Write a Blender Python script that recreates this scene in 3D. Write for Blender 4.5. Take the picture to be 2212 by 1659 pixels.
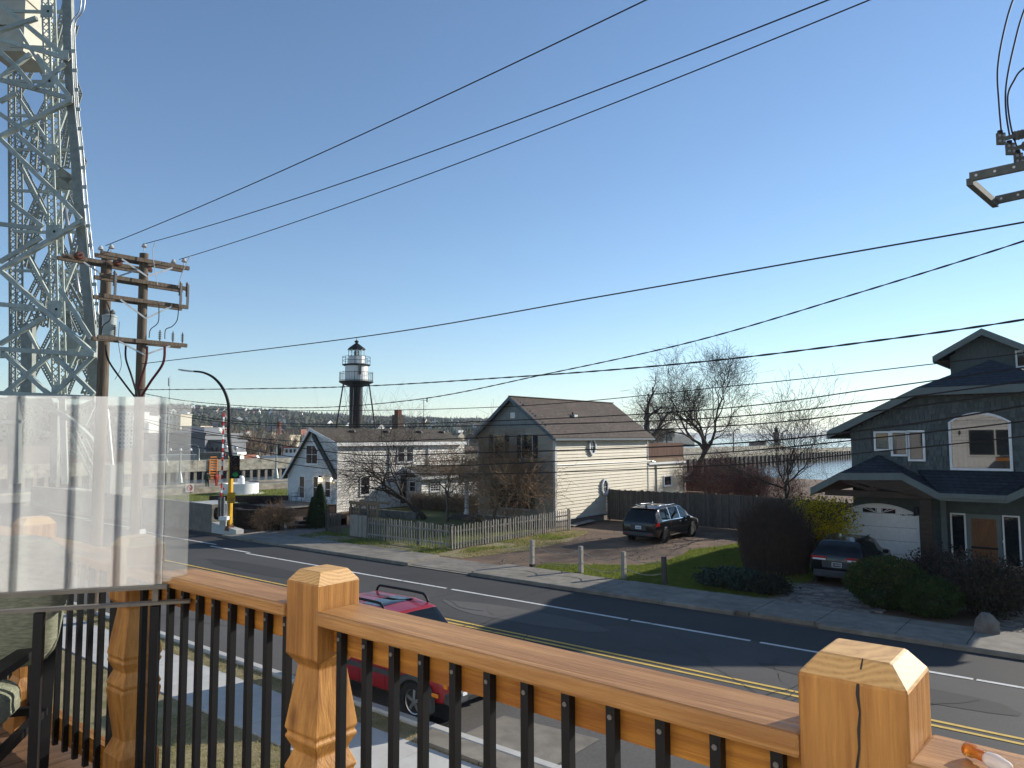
import bpy, bmesh, math, random
from mathutils import Vector as V, Matrix, noise
R = math.radians
random.seed(11)
S = bpy.context.scene
C = S.collection
for _o in list(bpy.data.objects): bpy.data.objects.remove(_o)

# ---------- camera (world: X along the street, Y across it away from the deck, Z up; ground at 0) ----------
IW, IH, FPX = 2212., 1659., 1600.
CAM = V((0, 0, 5.2)); YAW = R(39.2); PITCH = R(4.24); ROLL = -.004
ROT = Matrix.Rotation(YAW, 3, 'Z') @ Matrix.Rotation(R(90) + PITCH, 3, 'X') @ Matrix.Rotation(ROLL, 3, 'Z')
cd = bpy.data.cameras.new('camera'); cam = bpy.data.objects.new('camera', cd); C.objects.link(cam)
cam.matrix_world = Matrix.Translation(CAM) @ ROT.to_4x4()
cd.sensor_width = 36; cd.lens = FPX / IW * 36; cd.clip_start = .05; cd.clip_end = 60000
S.camera = cam
# ---------- sky, sun, exposure ----------
SUN = V((.40, 1, .43)).normalized()
w = bpy.data.worlds.new('World'); S.world = w; w.use_nodes = True
nt = w.node_tree; nt.nodes.clear()
sky = nt.nodes.new('ShaderNodeTexSky'); sky.sky_type = 'NISHITA'; sky.sun_disc = False
sky.sun_elevation = math.asin(SUN.z); sky.sun_rotation = math.atan2(SUN.x, SUN.y)
sky.altitude = 100; sky.air_density = 1.0; sky.dust_density = .0; sky.ozone_density = 3.2
bg = nt.nodes.new('ShaderNodeBackground'); bg.inputs[1].default_value = .115
ow = nt.nodes.new('ShaderNodeOutputWorld')
nt.links.new(sky.outputs[0], bg.inputs[0]); nt.links.new(bg.outputs[0], ow.inputs[0])
sl = bpy.data.lights.new('sun', 'SUN'); sl.energy = 5.0; sl.angle = R(.5); sl.color = (1, .93, .82)
so = bpy.data.objects.new('sun', sl); C.objects.link(so)
so.rotation_euler = SUN.to_track_quat('Z', 'Y').to_euler(); so.location = (20, 20, 60)
vs = S.view_settings; vs.view_transform = 'Standard'; vs.look = 'None'; vs.exposure = .5; vs.gamma = 1
S.cycles.max_bounces = 6; S.cycles.transparent_max_bounces = 12
S.cycles.use_denoising = True

# ---------- layout helpers: a pixel of the 2212x1659 plan to a point at its own place ----------
FW = V((-math.sin(YAW), math.cos(YAW), 0)); RT = V((math.cos(YAW), math.sin(YAW), 0)); UP = V((0, 0, 1))
def ray(x, y): return ROT @ V(((x - 1106) / FPX, -(y - 829.5) / FPX, -1))
def G(x, y, z=0): r = ray(x, y); return CAM + r * ((z - CAM.z) / r.z)
def PV(x, y, v): r = ray(x, y); return CAM + r * (v / r.y)
def PU(x, y, u): r = ray(x, y); return CAM + r * (u / r.x)
def PD(x, y, d): r = ray(x, y); return CAM + r * (d / r.dot(FW))

# ---------- object helpers ----------
ORG = {}
def tag(o, label=None, cat=None, group=None, kind=None):
    if label: o['label'] = label
    if cat: o['category'] = cat
    if group: o['group'] = group
    if kind: o['kind'] = kind
    return o
def thing(name, label, cat, loc=(0, 0, 0), rz=0, group=None, local=False):
    o = bpy.data.objects.new(name, None); C.objects.link(o); o.empty_display_size = .2
    o.location = loc; o.rotation_euler = (0, 0, rz)
    ORG[o.name] = V((0, 0, 0)) if local else V(loc)
    return tag(o, label, cat, group)
def link(name, me, parent=None, loc=(0, 0, 0), rot=(0, 0, 0), sc=(1, 1, 1)):
    o = bpy.data.objects.new(name, me); C.objects.link(o)
    p = V(loc)
    if parent is not None:
        o.parent = parent; p = p - ORG[parent.name]
    o.location = p; o.rotation_euler = rot; o.scale = sc
    ORG[o.name] = V(loc)
    return o
def dup(root, loc=None, rz=None, label=None, parent=None):
    r = root.copy(); C.objects.link(r)
    if parent is not None: r.parent = parent
    if loc is not None: r.location = loc
    if rz is not None: r.rotation_euler = (0, 0, rz)
    if label: r['label'] = label
    for ch in list(root.children):
        c = dup(ch, parent=r)
    return r
class Fr:                                   # a wall frame: origin, horizontal direction, outward normal
    def __init__(s, o, a, n): s.o = V(o); s.a = V(a).normalized(); s.n = V(n).normalized()
    def p(s, x, z, off=0): return s.o + s.a * x + UP * z + s.n * off
class MB:
    def __init__(s): s.v = []; s.f = []
    def add(s, vs, fs):
        b = len(s.v); s.v += [V(x) for x in vs]; s.f += [tuple(i + b for i in f) for f in fs]; return s
    def hexa(s, p):                          # 8 points: bottom ring 0-3, top ring 4-7
        return s.add(p, [(3, 2, 1, 0), (4, 5, 6, 7), (0, 1, 5, 4), (1, 2, 6, 5), (2, 3, 7, 6), (3, 0, 4, 7)])
    def box(s, a, b):
        x0, y0, z0 = a; x1, y1, z1 = b
        return s.hexa([(x0, y0, z0), (x1, y0, z0), (x1, y1, z0), (x0, y1, z0), (x0, y0, z1), (x1, y0, z1), (x1, y1, z1), (x0, y1, z1)])
    def fbox(s, F, x0, x1, z0, z1, o0, o1):
        return s.hexa([F.p(x0, z0, o1), F.p(x1, z0, o1), F.p(x1, z0, o0), F.p(x0, z0, o0), F.p(x0, z1, o1), F.p(x1, z1, o1), F.p(x1, z1, o0), F.p(x0, z1, o0)])
    def beam(s, a, b, w, h=None, up=UP):
        a = V(a); b = V(b); h = h or w; d = (b - a).normalized(); u = V(up)
        if abs(d.dot(u)) > .98: u = V((1, 0, 0)) if abs(d.x) < .9 else V((0, 1, 0))
        x = d.cross(u).normalized() * w / 2; y = x.cross(d).normalized() * h / 2
        return s.hexa([a - x - y, a + x - y, a + x + y, a - x + y, b - x - y, b + x - y, b + x + y, b - x + y])
    def tube(s, pts, r, n=6, cap=True):
        pts = [V(p) for p in pts]; m = len(pts); rs = r if isinstance(r, (list, tuple)) else [r] * m
        b = len(s.v); prev = None
        for i, p in enumerate(pts):
            d = (pts[min(i + 1, m - 1)] - pts[max(i - 1, 0)])
            d = d.normalized() if d.length > 1e-9 else V((0, 0, 1))
            if prev is None:
                u = V((0, 0, 1)) if abs(d.z) < .9 else V((1, 0, 0))
                x = d.cross(u).normalized()
            else:
                x = (prev - d * prev.dot(d)); x = x.normalized() if x.length > 1e-6 else d.orthogonal().normalized()
            prev = x; y = d.cross(x)
            for k in range(n):
                a = 2 * math.pi * k / n; s.v.append(p + (x * math.cos(a) + y * math.sin(a)) * rs[i])
        for i in range(m - 1):
            for k in range(n):
                k2 = (k + 1) % n; s.f.append((b + i * n + k, b + i * n + k2, b + (i + 1) * n + k2, b + (i + 1) * n + k))
        if cap and n > 2:
            s.f.append(tuple(b + k for k in reversed(range(n)))); s.f.append(tuple(b + (m - 1) * n + k for k in range(n)))
        return s
    def lathe(s, prof, c=(0, 0, 0), n=12, sq=False, cap=True):   # prof: (radius, z)
        c = V(c); b = len(s.v); m = len(prof)
        for r, z in prof:
            for k in range(n):
                a = 2 * math.pi * (k + (.5 if sq else 0)) / n; q = r * (math.sqrt(2) if sq and n == 4 else 1)
                s.v.append(c + V((q * math.cos(a), q * math.sin(a), z)))
        for i in range(m - 1):
            for k in range(n):
                k2 = (k + 1) % n; s.f.append((b + i * n + k, b + i * n + k2, b + (i + 1) * n + k2, b + (i + 1) * n + k))
        if cap:
            s.f.append(tuple(b + k for k in reversed(range(n)))); s.f.append(tuple(b + (m - 1) * n + k for k in range(n)))
        return s
    def prism(s, pts, ext):                  # planar polygon pulled along a vector
        pts = [V(p) for p in pts]; ext = V(ext); n = len(pts); b = len(s.v)
        s.v += pts + [p + ext for p in pts]
        s.f.append(tuple(b + i for i in reversed(range(n)))); s.f.append(tuple(b + n + i for i in range(n)))
        for i in range(n):
            j = (i + 1) % n; s.f.append((b + i, b + j, b + n + j, b + n + i))
        return s
    def poly(s, pts): return s.add(pts, [tuple(range(len(pts)))])
    def grid(s, rows):                       # rows of points, same length
        b = len(s.v); n = len(rows[0])
        for r_ in rows: s.v += [V(p) for p in r_]
        for i in range(len(rows) - 1):
            for k in range(n - 1): s.f.append((b + i * n + k, b + i * n + k + 1, b + (i + 1) * n + k + 1, b + (i + 1) * n + k))
        return s
    def me(s, name, m, smooth=False, org=(0, 0, 0), fix=True):
        o = V(org); me = bpy.data.meshes.new(name)
        me.from_pydata([tuple(x - o) for x in s.v], [], s.f); me.validate()
        if fix and len(s.f) < 60000:
            bm = bmesh.new(); bm.from_mesh(me); bmesh.ops.recalc_face_normals(bm, faces=bm.faces); bm.to_mesh(me); bm.free()
        me.materials.append(m)
        if smooth:
            me.shade_smooth()
            if smooth is not True: me.set_sharp_from_angle(angle=R(smooth))
        return me
    def build(s, name, m, parent=None, smooth=False, label=None, cat=None, group=None, kind=None, fix=True):
        if parent is not None: org = ORG[parent.name]
        else:
            xs = [p.x for p in s.v]; ys = [p.y for p in s.v]; zs = [p.z for p in s.v]
            org = V(((min(xs) + max(xs)) / 2, (min(ys) + max(ys)) / 2, min(zs)))
        o = link(name, s.me(name, m, smooth, org, fix), parent, org)
        return tag(o, label, cat, group, kind)

# ---------- materials ----------
MT = {}
def mat(name, c1, c2=None, rough=.8, scale=4, bump=0, bscale=None, metal=0, st=(1, 1, 1), rnd=0, stain=0, sscale=.35, spec=.3, coat=0, emit=None, lo=.35, hi=.65, bst=None, alpha=None, bdist=.02):
    m = bpy.data.materials.new(name); m.use_nodes = True; MT[name] = m
    t = m.node_tree; n = t.nodes; l = t.links; b = n['Principled BSDF']
    c2 = c2 or tuple(x * .75 for x in c1)
    pos = n.new('ShaderNodeNewGeometry').outputs['Position']
    def noise_(sc, stv, det=5, rg=.6):
        mp = n.new('ShaderNodeMapping'); mp.inputs['Scale'].default_value = stv; l.new(pos, mp.inputs[0])
        x = n.new('ShaderNodeTexNoise'); x.inputs['Scale'].default_value = sc; x.inputs['Detail'].default_value = det; x.inputs['Roughness'].default_value = rg
        l.new(mp.outputs[0], x.inputs['Vector']); return x.outputs['Fac']
    rp = n.new('ShaderNodeMapRange'); rp.inputs[1].default_value = lo; rp.inputs[2].default_value = hi; l.new(noise_(scale, st), rp.inputs[0])
    mx = n.new('ShaderNodeMix'); mx.data_type = 'RGBA'; l.new(rp.outputs[0], mx.inputs[0])
    mx.inputs[6].default_value = (*c1, 1); mx.inputs[7].default_value = (*c2, 1); col = mx.outputs[2]
    def darken(fac_socket, amt):
        nonlocal col
        k = n.new('ShaderNodeMapRange'); k.inputs[1].default_value = .3; k.inputs[2].default_value = .7; k.inputs[3].default_value = 1 - amt; k.inputs[4].default_value = 1 + amt * .4
        l.new(fac_socket, k.inputs[0]); q = n.new('ShaderNodeMix'); q.data_type = 'RGBA'; q.blend_type = 'MULTIPLY'; q.inputs[0].default_value = 1
        l.new(col, q.inputs[6]); l.new(k.outputs[0], q.inputs[7]); col = q.outputs[2]
    if stain: darken(noise_(sscale, (1, 1, 1), 4), stain)
    if rnd:
        k = n.new('ShaderNodeMapRange'); k.inputs[3].default_value = 1 - rnd; k.inputs[4].default_value = 1 + rnd * .7
        l.new(n.new('ShaderNodeObjectInfo').outputs['Random'], k.inputs[0])
        q = n.new('ShaderNodeMix'); q.data_type = 'RGBA'; q.blend_type = 'MULTIPLY'; q.inputs[0].default_value = 1
        l.new(col, q.inputs[6]); l.new(k.outputs[0], q.inputs[7]); col = q.outputs[2]
    l.new(col, b.inputs['Base Color']); b.inputs['Roughness'].default_value = rough; b.inputs['Metallic'].default_value = metal
    b.inputs['Specular IOR Level'].default_value = spec; b.inputs['Coat Weight'].default_value = coat
    if bump:
        u = n.new('ShaderNodeBump'); u.inputs['Strength'].default_value = bump; u.inputs['Distance'].default_value = bdist
        l.new(noise_(bscale or scale * 3, bst or st, 6, .65), u.inputs['Height']); l.new(u.outputs[0], b.inputs['Normal'])
    if emit: b.inputs['Emission Color'].default_value = (*emit[:3], 1); b.inputs['Emission Strength'].default_value = emit[3]
    return m
def glass_dark(name, c=(.02, .025, .03), rough=.03):
    m = mat(name, c, c, rough=rough, spec=.7, coat=.0); return m
mat('white_siding', (.80, .78, .72), (.74, .72, .66), .6, 2, stain=.06, rnd=.04)
mat('beige_siding', (.66, .595, .455), (.60, .54, .41), .6, 2, stain=.08, rnd=.05)
mat('white_paint', (.78, .78, .76), (.70, .70, .68), .5, 6, stain=.06)
mat('trim_green', (.03, .045, .042), (.02, .03, .03), .6)
mat('blue_trim', (.10, .14, .16), (.08, .11, .13), .6)
mat('roof_brown', (.105, .085, .072), (.065, .052, .045), .95, 9, bump=.6, bscale=30, stain=.25, sscale=.5)
mat('roof_grey', (.12, .105, .085), (.08, .07, .055), .95, 7, bump=.5, bscale=25, stain=.25, sscale=.4)
mat('roof_blue', (.032, .040, .050), (.018, .022, .028), .95, 9, bump=.5, bscale=25)
mat('shingle_green', (.108, .128, .126), (.078, .094, .094), .85, 8, rnd=.22, bump=.4, bscale=60, st=(3, 3, .6))
mat('fascia_green', (.14, .168, .160), (.115, .14, .133), .6, 3)
mat('stucco_green', (.080, .098, .096), (.066, .082, .080), .9, 5, bump=.3, bscale=60)
mat('timber_dark', (.075, .05, .036), (.045, .03, .022), .8, 3, st=(1, 1, 8), bump=.3)
mat('shutter_black', (.016, .018, .022), (.012, .013, .016), .6)
glass_dark('window_glass', (.012, .016, .02))
mat('curtain', (.45, .45, .42), (.30, .30, .28), .9, 14, st=(8, 8, .3))
mat('concrete', (.255, .23, .19), (.175, .158, .13), .9, 2.5, stain=.22, sscale=.5, bump=.35, bscale=45, rnd=.08)
mat('concrete_new', (.50, .49, .46), (.44, .43, .40), .9, 3, stain=.08, bump=.2, bscale=60, rnd=.05)
mat('concrete_pier', (.44, .40, .31), (.24, .215, .17), .9, 1.1, stain=.45, sscale=.6, bump=.3, st=(1, 1, 1.5))
mat('foundation', (.25, .225, .185), (.19, .17, .14), .95, 5, stain=.3, bump=.4, bscale=30)
mat('pile_dark', (.02, .02, .022), (.012, .012, .013), .8)
mat('wood_grey', (.33, .31, .275), (.19, .175, .155), .9, 5, st=(6, 6, .6), rnd=.25, bump=.4, bscale=30)
mat('wood_grey_dark', (.12, .105, .09), (.065, .057, .05), .9, 5, st=(6, 6, .6), rnd=.25, bump=.4, bscale=30)
mat('pole_wood', (.17, .135, .10), (.085, .066, .05), .9, 5, st=(6, 6, .35), bump=.6, bscale=30)
mat('slat_red', (.15, .070, .042), (.10, .045, .028), .8, 6, st=(4, 4, .5), rnd=.25)
mat('lattice_tan', (.24, .17, .105), (.17, .12, .075), .85, 5, rnd=.15)
mat('metal_black', (.010, .010, .011), (.007, .007, .008), .5, 8, spec=.25)
mat('metal_black_gloss', (.007, .008, .009), (.006, .006, .007), .45, spec=.2)
mat('steel', (.42, .43, .43), (.32, .33, .33), .4, 6, metal=.7)
mat('galvanised', (.30, .33, .31), (.20, .22, .21), .5, 12, metal=.5)
mat('bridge_steel', (.44, .485, .44), (.34, .38, .345), .5, 2, stain=.15, sscale=.8, rnd=.12)
mat('bridge_dark', (.27, .295, .27), (.20, .22, .20), .6, 2, rnd=.12)
mat('wire', (.014, .013, .016), (.012, .011, .013), .7)
mat('cable_red', (.10, .010, .014), (.05, .008, .01), .6)
mat('ceramic', (.55, .55, .54), (.45, .45, .44), .2, spec=.6)
mat('ceramic_brown', (.16, .055, .028), (.10, .035, .02), .25, spec=.6)
mat('insul_grey', (.16, .155, .15), (.12, .115, .11), .5)
mat('yellow_paint', (.70, .40, .012), (.60, .33, .01), .5, 3, stain=.15)
mat('orange_paint', (.60, .19, .02), (.50, .15, .015), .6)
mat('red_paint', (.50, .018, .022), (.42, .015, .02), .5)
mat('red_flag', (.30, .02, .02), (.25, .02, .02), .7)
mat('rubber', (.016, .016, .017), (.012, .012, .012), .8, bump=.2)
mat('brick_dark', (.055, .036, .028), (.035, .024, .02), .9, 6, rnd=.3)
mat('brick_red', (.20, .07, .045), (.13, .045, .03), .9, 6)
mat('stone', (.20, .185, .165), (.12, .11, .10), .9, 3, bump=.6, bscale=12)
mat('paver', (.26, .225, .19), (.16, .135, .115), .9, 6, rnd=.4, bump=.3, bscale=40)
mat('flag_cloth', (.3, .1, .1), (.2, .2, .35), .9)
mat('bark', (.085, .066, .052), (.040, .031, .025), .95, 6, st=(4, 4, .6), bump=.7, bscale=25)
mat('bark_light', (.20, .16, .12), (.11, .085, .065), .95, 6, st=(4, 4, .6), bump=.5)
mat('twig', (.075, .055, .045), (.05, .037, .03), .95)
mat('twig_red', (.115, .055, .048), (.075, .038, .033), .95)
mat('twig_brown', (.30, .195, .115), (.19, .12, .07), .95)
mat('twig_tan', (.22, .17, .12), (.14, .105, .075), .95)
mat('needles', (.035, .065, .025), (.018, .036, .016), .9, 6)
mat('needles_gold', (.10, .085, .02), (.05, .05, .015), .9, 6)
mat('juniper', (.045, .070, .055), (.025, .040, .033), .9, 7)
mat('leaf_dark', (.034, .034, .022), (.020, .020, .016), .9, 5)
def leafy(name, c1, c2, tr=.45):              # thin leaves let some light through
    m = mat(name, c1, c2, .85, 2.5); t = m.node_tree; n = t.nodes; l = t.links; p = n['Principled BSDF']; tb = n.new('ShaderNodeBsdfTranslucent'); mx = n.new('ShaderNodeMixShader'); mx.inputs[0].default_value = tr
    src = p.inputs['Base Color'].links[0].from_socket; l.new(src, tb.inputs[0]); l.new(p.outputs[0], mx.inputs[1]); l.new(tb.outputs[0], mx.inputs[2]); l.new(mx.outputs[0], n['Material Output'].inputs[0]); return m
leafy('grass', (.21, .245, .05), (.15, .18, .04)); leafy('grass_dry', (.42, .35, .19), (.28, .245, .105)); leafy('forsythia', (.78, .56, .01), (.36, .30, .015)); leafy('bud_brown', (.42, .27, .14), (.28, .17, .09)); leafy('bud_red', (.26, .12, .09), (.17, .08, .065)); leafy('boxwood', (.05, .085, .025), (.025, .045, .016), .3); leafy('boxwood_gold', (.12, .12, .03), (.07, .075, .022), .3)
mat('forest', (.045, .060, .034), (.075, .066, .046), .95, .02)
mat('forest_dark', (.020, .040, .026), (.03, .045, .03), .95, .02)
mat('hill_ground', (.075, .068, .05), (.06, .06, .045), .95, .01)
# ================= the setting =================
def sheet(name, pts, m, z=0, kind='structure', cuts=0):
    o = MB().poly([(p[0], p[1], z) for p in pts]).build(name, m, kind=kind); return o
# ground material: dirt, dry grass and trodden earth mixed by position
def ground_mat():
    m = mat('ground_earth', (.20, .130, .084), (.125, .085, .058), .95, .9, bump=.5, bscale=14, stain=.25, sscale=.25, bdist=.04)
    return m
ground_mat()
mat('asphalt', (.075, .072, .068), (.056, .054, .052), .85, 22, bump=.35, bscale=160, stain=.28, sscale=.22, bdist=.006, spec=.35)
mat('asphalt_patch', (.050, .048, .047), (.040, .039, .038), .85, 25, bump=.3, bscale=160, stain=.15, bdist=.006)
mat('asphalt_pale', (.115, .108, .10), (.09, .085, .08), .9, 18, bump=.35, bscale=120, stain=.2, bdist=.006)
mat('tar', (.022, .021, .021), (.018, .018, .018), .6, 20)
mat('line_white', (.60, .60, .57), (.38, .37, .35), .8, 9, lo=.5, hi=.75)
mat('line_yellow', (.62, .42, .09), (.40, .28, .08), .8, 9, lo=.5, hi=.75)
mat('lawn', (.12, .145, .036), (.16, .145, .06), .95, 1.6, stain=.2, bump=.5, bscale=30)
mat('lawn_dry', (.30, .245, .14), (.17, .155, .065), .95, 2.2, stain=.25, bump=.6, bscale=25)
SHORE = 96
sheet('ground', [(-70, -400), (5000, -400), (5000, 200), (300, 130), (60, SHORE), (-30, SHORE), (-48, SHORE + 6), (-66, SHORE + 6), (-70, 60)], MT['ground_earth'])
# lake and canal water
def water():
    m = bpy.data.materials.new('lake_water'); m.use_nodes = True; t = m.node_tree; n = t.nodes; l = t.links; b = n['Principled BSDF']
    b.inputs['Base Color'].default_value = (.16, .20, .22, 1); b.inputs['Roughness'].default_value = .12; b.inputs['IOR'].default_value = 1.33; b.inputs['Specular IOR Level'].default_value = .5
    g = n.new('ShaderNodeNewGeometry'); mp = n.new('ShaderNodeMapping'); mp.inputs['Scale'].default_value = (.35, .9, 1); l.new(g.outputs['Position'], mp.inputs[0])
    x = n.new('ShaderNodeTexNoise'); x.inputs['Scale'].default_value = .9; x.inputs['Detail'].default_value = 7; x.inputs['Roughness'].default_value = .62; l.new(mp.outputs[0], x.inputs['Vector'])
    u = n.new('ShaderNodeBump'); u.inputs['Strength'].default_value = .22; u.inputs['Distance'].default_value = .6; l.new(x.outputs['Fac'], u.inputs['Height']); l.new(u.outputs[0], b.inputs['Normal'])
    return m
sheet('lake', [(-40000, -6000), (40000, -6000), (40000, 45000), (-40000, 45000)], water(), -1.5)
# city land beyond the canal
sheet('city_ground', [(-121, -500), (-121, 95), (-150, 110), (-260, 330), (-2500, 1500), (-2500, -500)], MT['ground_earth'], .4)
# ---- road ----
VK0, VK1 = 9.72, 21.25                        # near and far kerb lines
road = sheet('road', [(-72, VK0), (60, VK0), (60, VK1), (-38, VK1), (-40, 21.7), (-72, 21.7)], MT['asphalt'], .004)
def decal(name, pts, m, z=.008, parent=None): return MB().poly([(p[0], p[1], z) for p in pts]).build(name, m, parent)
def stripe(name, u0, u1, v, w_, m, label, z=.012):
    s = MB(); n = int((u1 - u0) / .8); top = []; bot = []
    for i in range(n + 1):
        u = u0 + (u1 - u0) * i / n; j = noise.noise(V((u * .7, v, 1))) * .012; k = noise.noise(V((u * 2.3, v, 5))) * .012
        top.append((u, v + w_ / 2 + j + k, z)); bot.append((u, v - w_ / 2 + j - k, z))
    s.grid([bot, top]); return s.build(name, m, road)
# broken white edge line: painted lengths with worn gaps, and the double yellow centre line
u = -60
while u < 40:
    L = random.choice([2.2, 3.5, 5, 7]); stripe('edge_line', u, u + L, 18.92 + max(0, (-30 - u)) * .06, .13, MT['line_white'], None); u += L + random.choice([.06, .1, .25])
for dv in (-.13, .13): stripe('centre_line', -60, 50, 15.62 + dv, .10, MT['line_yellow'], None)
# patched surfaces and crack filler with a shape of their own
def blob(cu, cv, ru, rv, seed, n=26):
    return [(cu + ru * math.cos(a) * (1 + .18 * noise.noise(V((math.cos(a) * 2, math.sin(a) * 2, seed)))), cv + rv * math.sin(a) * (1 + .25 * noise.noise(V((math.cos(a) * 2, math.sin(a) * 2, seed + 9))))) for a in [2 * math.pi * i / n for i in range(n)]]
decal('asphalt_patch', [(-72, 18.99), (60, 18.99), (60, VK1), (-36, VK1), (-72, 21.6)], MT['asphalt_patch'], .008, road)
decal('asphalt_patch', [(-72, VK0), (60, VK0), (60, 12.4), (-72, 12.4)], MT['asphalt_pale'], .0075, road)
for i, (cu, cv, ru, rv) in enumerate([(-21, 20.2, 2.6, .55), (-9, 20.4, 3.2, .5), (-14, 17.4, 3, .7), (-27, 17, 4, .6), (-4, 17.2, 2.5, .5), (-8, 13.6, 4, .6)]):
    decal('asphalt_patch', blob(cu, cv, ru, rv, i * 3.1), MT['asphalt_pale'] if i % 3 == 2 else MT['tar'] if i == 0 and False else MT['asphalt_patch'], .0095, road)
rc = random.Random(5)
for i in range(70):
    u = rc.uniform(-34, 4); v = rc.uniform(10.6, 20.8); a = rc.choice([rc.uniform(-.3, .3), rc.uniform(1.2, 1.9)]); s = MB(); pts = []
    for k in range(rc.randint(6, 16)):
        pts.append((u, v)); a += rc.uniform(-.28, .28) + (rc.choice([-.5, .5]) if rc.random() < .15 else 0); u += math.cos(a) * .3; v += math.sin(a) * .3
        if not 10.1 < v < 21.1: break
    if len(pts) < 3: continue
    w_ = rc.uniform(.006, .015); s.grid([[(p[0] - w_ * math.sin(a), p[1] + w_, .0135) for p in pts], [(p[0] + w_ * math.sin(a), p[1] - w_, .0135) for p in pts]]); s.build('crack_filler', MT['tar'], road)
# ---- kerbs: real steps, in lengths ----
def kerb(name, u0, u1, v0, v1, h, step, m, parent=None):
    k = thing(name, None, None, ((u0 + u1) / 2, v0, 0)); k['kind'] = 'structure'; u = u0
    while u < u1 - .05:
        e = min(u + step, u1); j = random.uniform(-.012, .012); s = MB()
        s.prism([(u + .006, v0 + j, -.05), (u + .006, v1 + j, -.05), (u + .006, v1 + j, h), (u + .006, v0 + j + .03, h), (u + .006, v0 + j, h - .03)], (e - u - .012, 0, 0)); s.build('kerb_stone', m, k); u = e
    return k
kerb('kerb_near', -34, 6, VK0 - .18, VK0, .13, 3.0, MT['concrete_new'])
for a, b in ((-37.5, -22.9), (-19.4, -11.3), (-11.3, -9.0), (-6.6, 12)): kerb('kerb_far', a, b, VK1, VK1 + .2, .13, 3.0, MT['concrete'])
# ---- far pavement slabs, each its own, dipping at the driveways ----
pv = thing('pavement_far', None, None, (-12, 22.5, 0)); pv['kind'] = 'structure'
u = -37.2; rs = random.Random(3)
while u < 12:
    L = 1.75 + rs.uniform(-.25, .25); lo = -22.9 < u + L / 2 < -19.4; h = .045 if lo else .12 + rs.uniform(-.008, .008)
    va = VK1 + .2 + rs.uniform(0, .02); vb = 23.55 + rs.uniform(-.06, .06)
    s = MB(); g = .012
    s.hexa([(u + g, va, -.05), (u + L - g, va, -.05), (u + L - g, vb, -.05), (u + g, vb, -.05), (u + g, va, h), (u + L - g, va, h + rs.uniform(-.006, .006)), (u + L - g, vb, h), (u + g, vb, h)])
    s.build('paving_slab', MT['concrete'], pv); u += L
# apron of the driveway
sheet('driveway_apron', [(-22.9, VK1 + .0), (-19.4, VK1 + .0), (-19.4, VK1 + .22), (-22.9, VK1 + .22)], MT['concrete'], .03)
# left forecourt concrete by the gate pole
fc = thing('pavement_forecourt', None, None, (-38, 24, 0)); fc['kind'] = 'structure'
for (a, b, c_, d) in ((-37.4, -35.2, 21.6, 24.6), (-35.2, -32.6, 23.6, 25.2), (-39.6, -37.4, 23.4, 26.6), (-37.4, -35.2, 24.6, 27.4)):
    MB().box((a + .01, c_ + .01, -.05), (b - .01, d - .01, .025 + random.uniform(0, .01))).build('paving_slab', MT['concrete'], fc)
# ---- near pavement: pale new slabs ----
pn = thing('pavement_near', None, None, (-10, 8.3, 0)); pn['kind'] = 'structure'; u = -40
while u < 2:
    MB().box((u + .008, 7.55, -.05), (u + 1.62 - .008, 9.02, .05 + random.uniform(0, .006))).build('paving_slab', MT['concrete_new'], pn); u += 1.62
# driveway pad slab in the near gutter by the red car
for a, b in ((-9.6, -8.1), (-8.1, -6.6)): MB().box((a + .01, 9.06, -.05), (b - .01, 9.53, .12)).build('paving_slab', MT['concrete'], pn)
MB().poly([(-9.2, 9.75, .018), (-7.2, 9.75, .018), (-7.2, 11.2, .018), (-9.2, 11.0, .018)]).build('gutter_slab', MT['concrete'], pn)
dr = thing('storm_drain', 'black iron grate storm drain in gutter beside red car wheel', 'drain', (-10.0, 9.95, .012))
for i in range(9): MB().box((-10.45 + i * .1, 9.76, .01), (-10.40 + i * .1, 10.14, .03)).build('bar', MT['metal_black'], dr)
MB().box((-10.5, 9.74, .008), (-9.55, 10.17, .016)).build('frame', MT['tar'], dr)
# ---- lawns ----
def grass(name, poly, dens, h, m, label, seed=1, z=0, wide=.012, patch=None):
    xs = [p[0] for p in poly]; ys = [p[1] for p in poly]; r_ = random.Random(seed); s = MB(); n = int((max(xs) - min(xs)) * (max(ys) - min(ys)) * dens)
    def inside(x, y):
        c_ = False; j = len(poly) - 1
        for i in range(len(poly)):
            if (poly[i][1] > y) != (poly[j][1] > y) and x < (poly[j][0] - poly[i][0]) * (y - poly[i][1]) / (poly[j][1] - poly[i][1]) + poly[i][0]: c_ = not c_
            j = i
        return c_
    vs_, fs = [], []
    for _ in range(n):
        x = r_.uniform(min(xs), max(xs)); y = r_.uniform(min(ys), max(ys))
        if not inside(x, y): continue
        q = noise.noise(V((x * .55, y * .55, seed)))
        if patch is not None and q + r_.uniform(-.25, .25) < patch: continue
        a = r_.uniform(0, 6.28); hh = h * r_.uniform(.5, 1.25) * (1 + .5 * q); lx, ly = r_.uniform(-.5, .5) * hh, r_.uniform(-.5, .5) * hh; b = len(vs_); ww = wide * r_.uniform(.7, 1.4)
        vs_ += [V((x - ww * math.cos(a), y - ww * math.sin(a), z)), V((x + ww * math.cos(a), y + ww * math.sin(a), z)), V((x + lx, y + ly, z + hh))]; fs.append((b, b + 1, b + 2))
    s.v = vs_; s.f = fs
    return s.build(name, m, kind='stuff', label=label, cat='grass', fix=False)
LA = [(-18.5, 23.7), (-8.9, 23.7), (-8.9, 30.5)] + [tuple(G(x, y).xy) for x, y in ((1610, 1174), (1590, 1176), (1538, 1184), (1488, 1191), (1476, 1200), (1439, 1213), (1377, 1223), (1265, 1221), (1180, 1219))]
sheet('lawn_verge', LA, MT['lawn'], .012)
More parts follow.
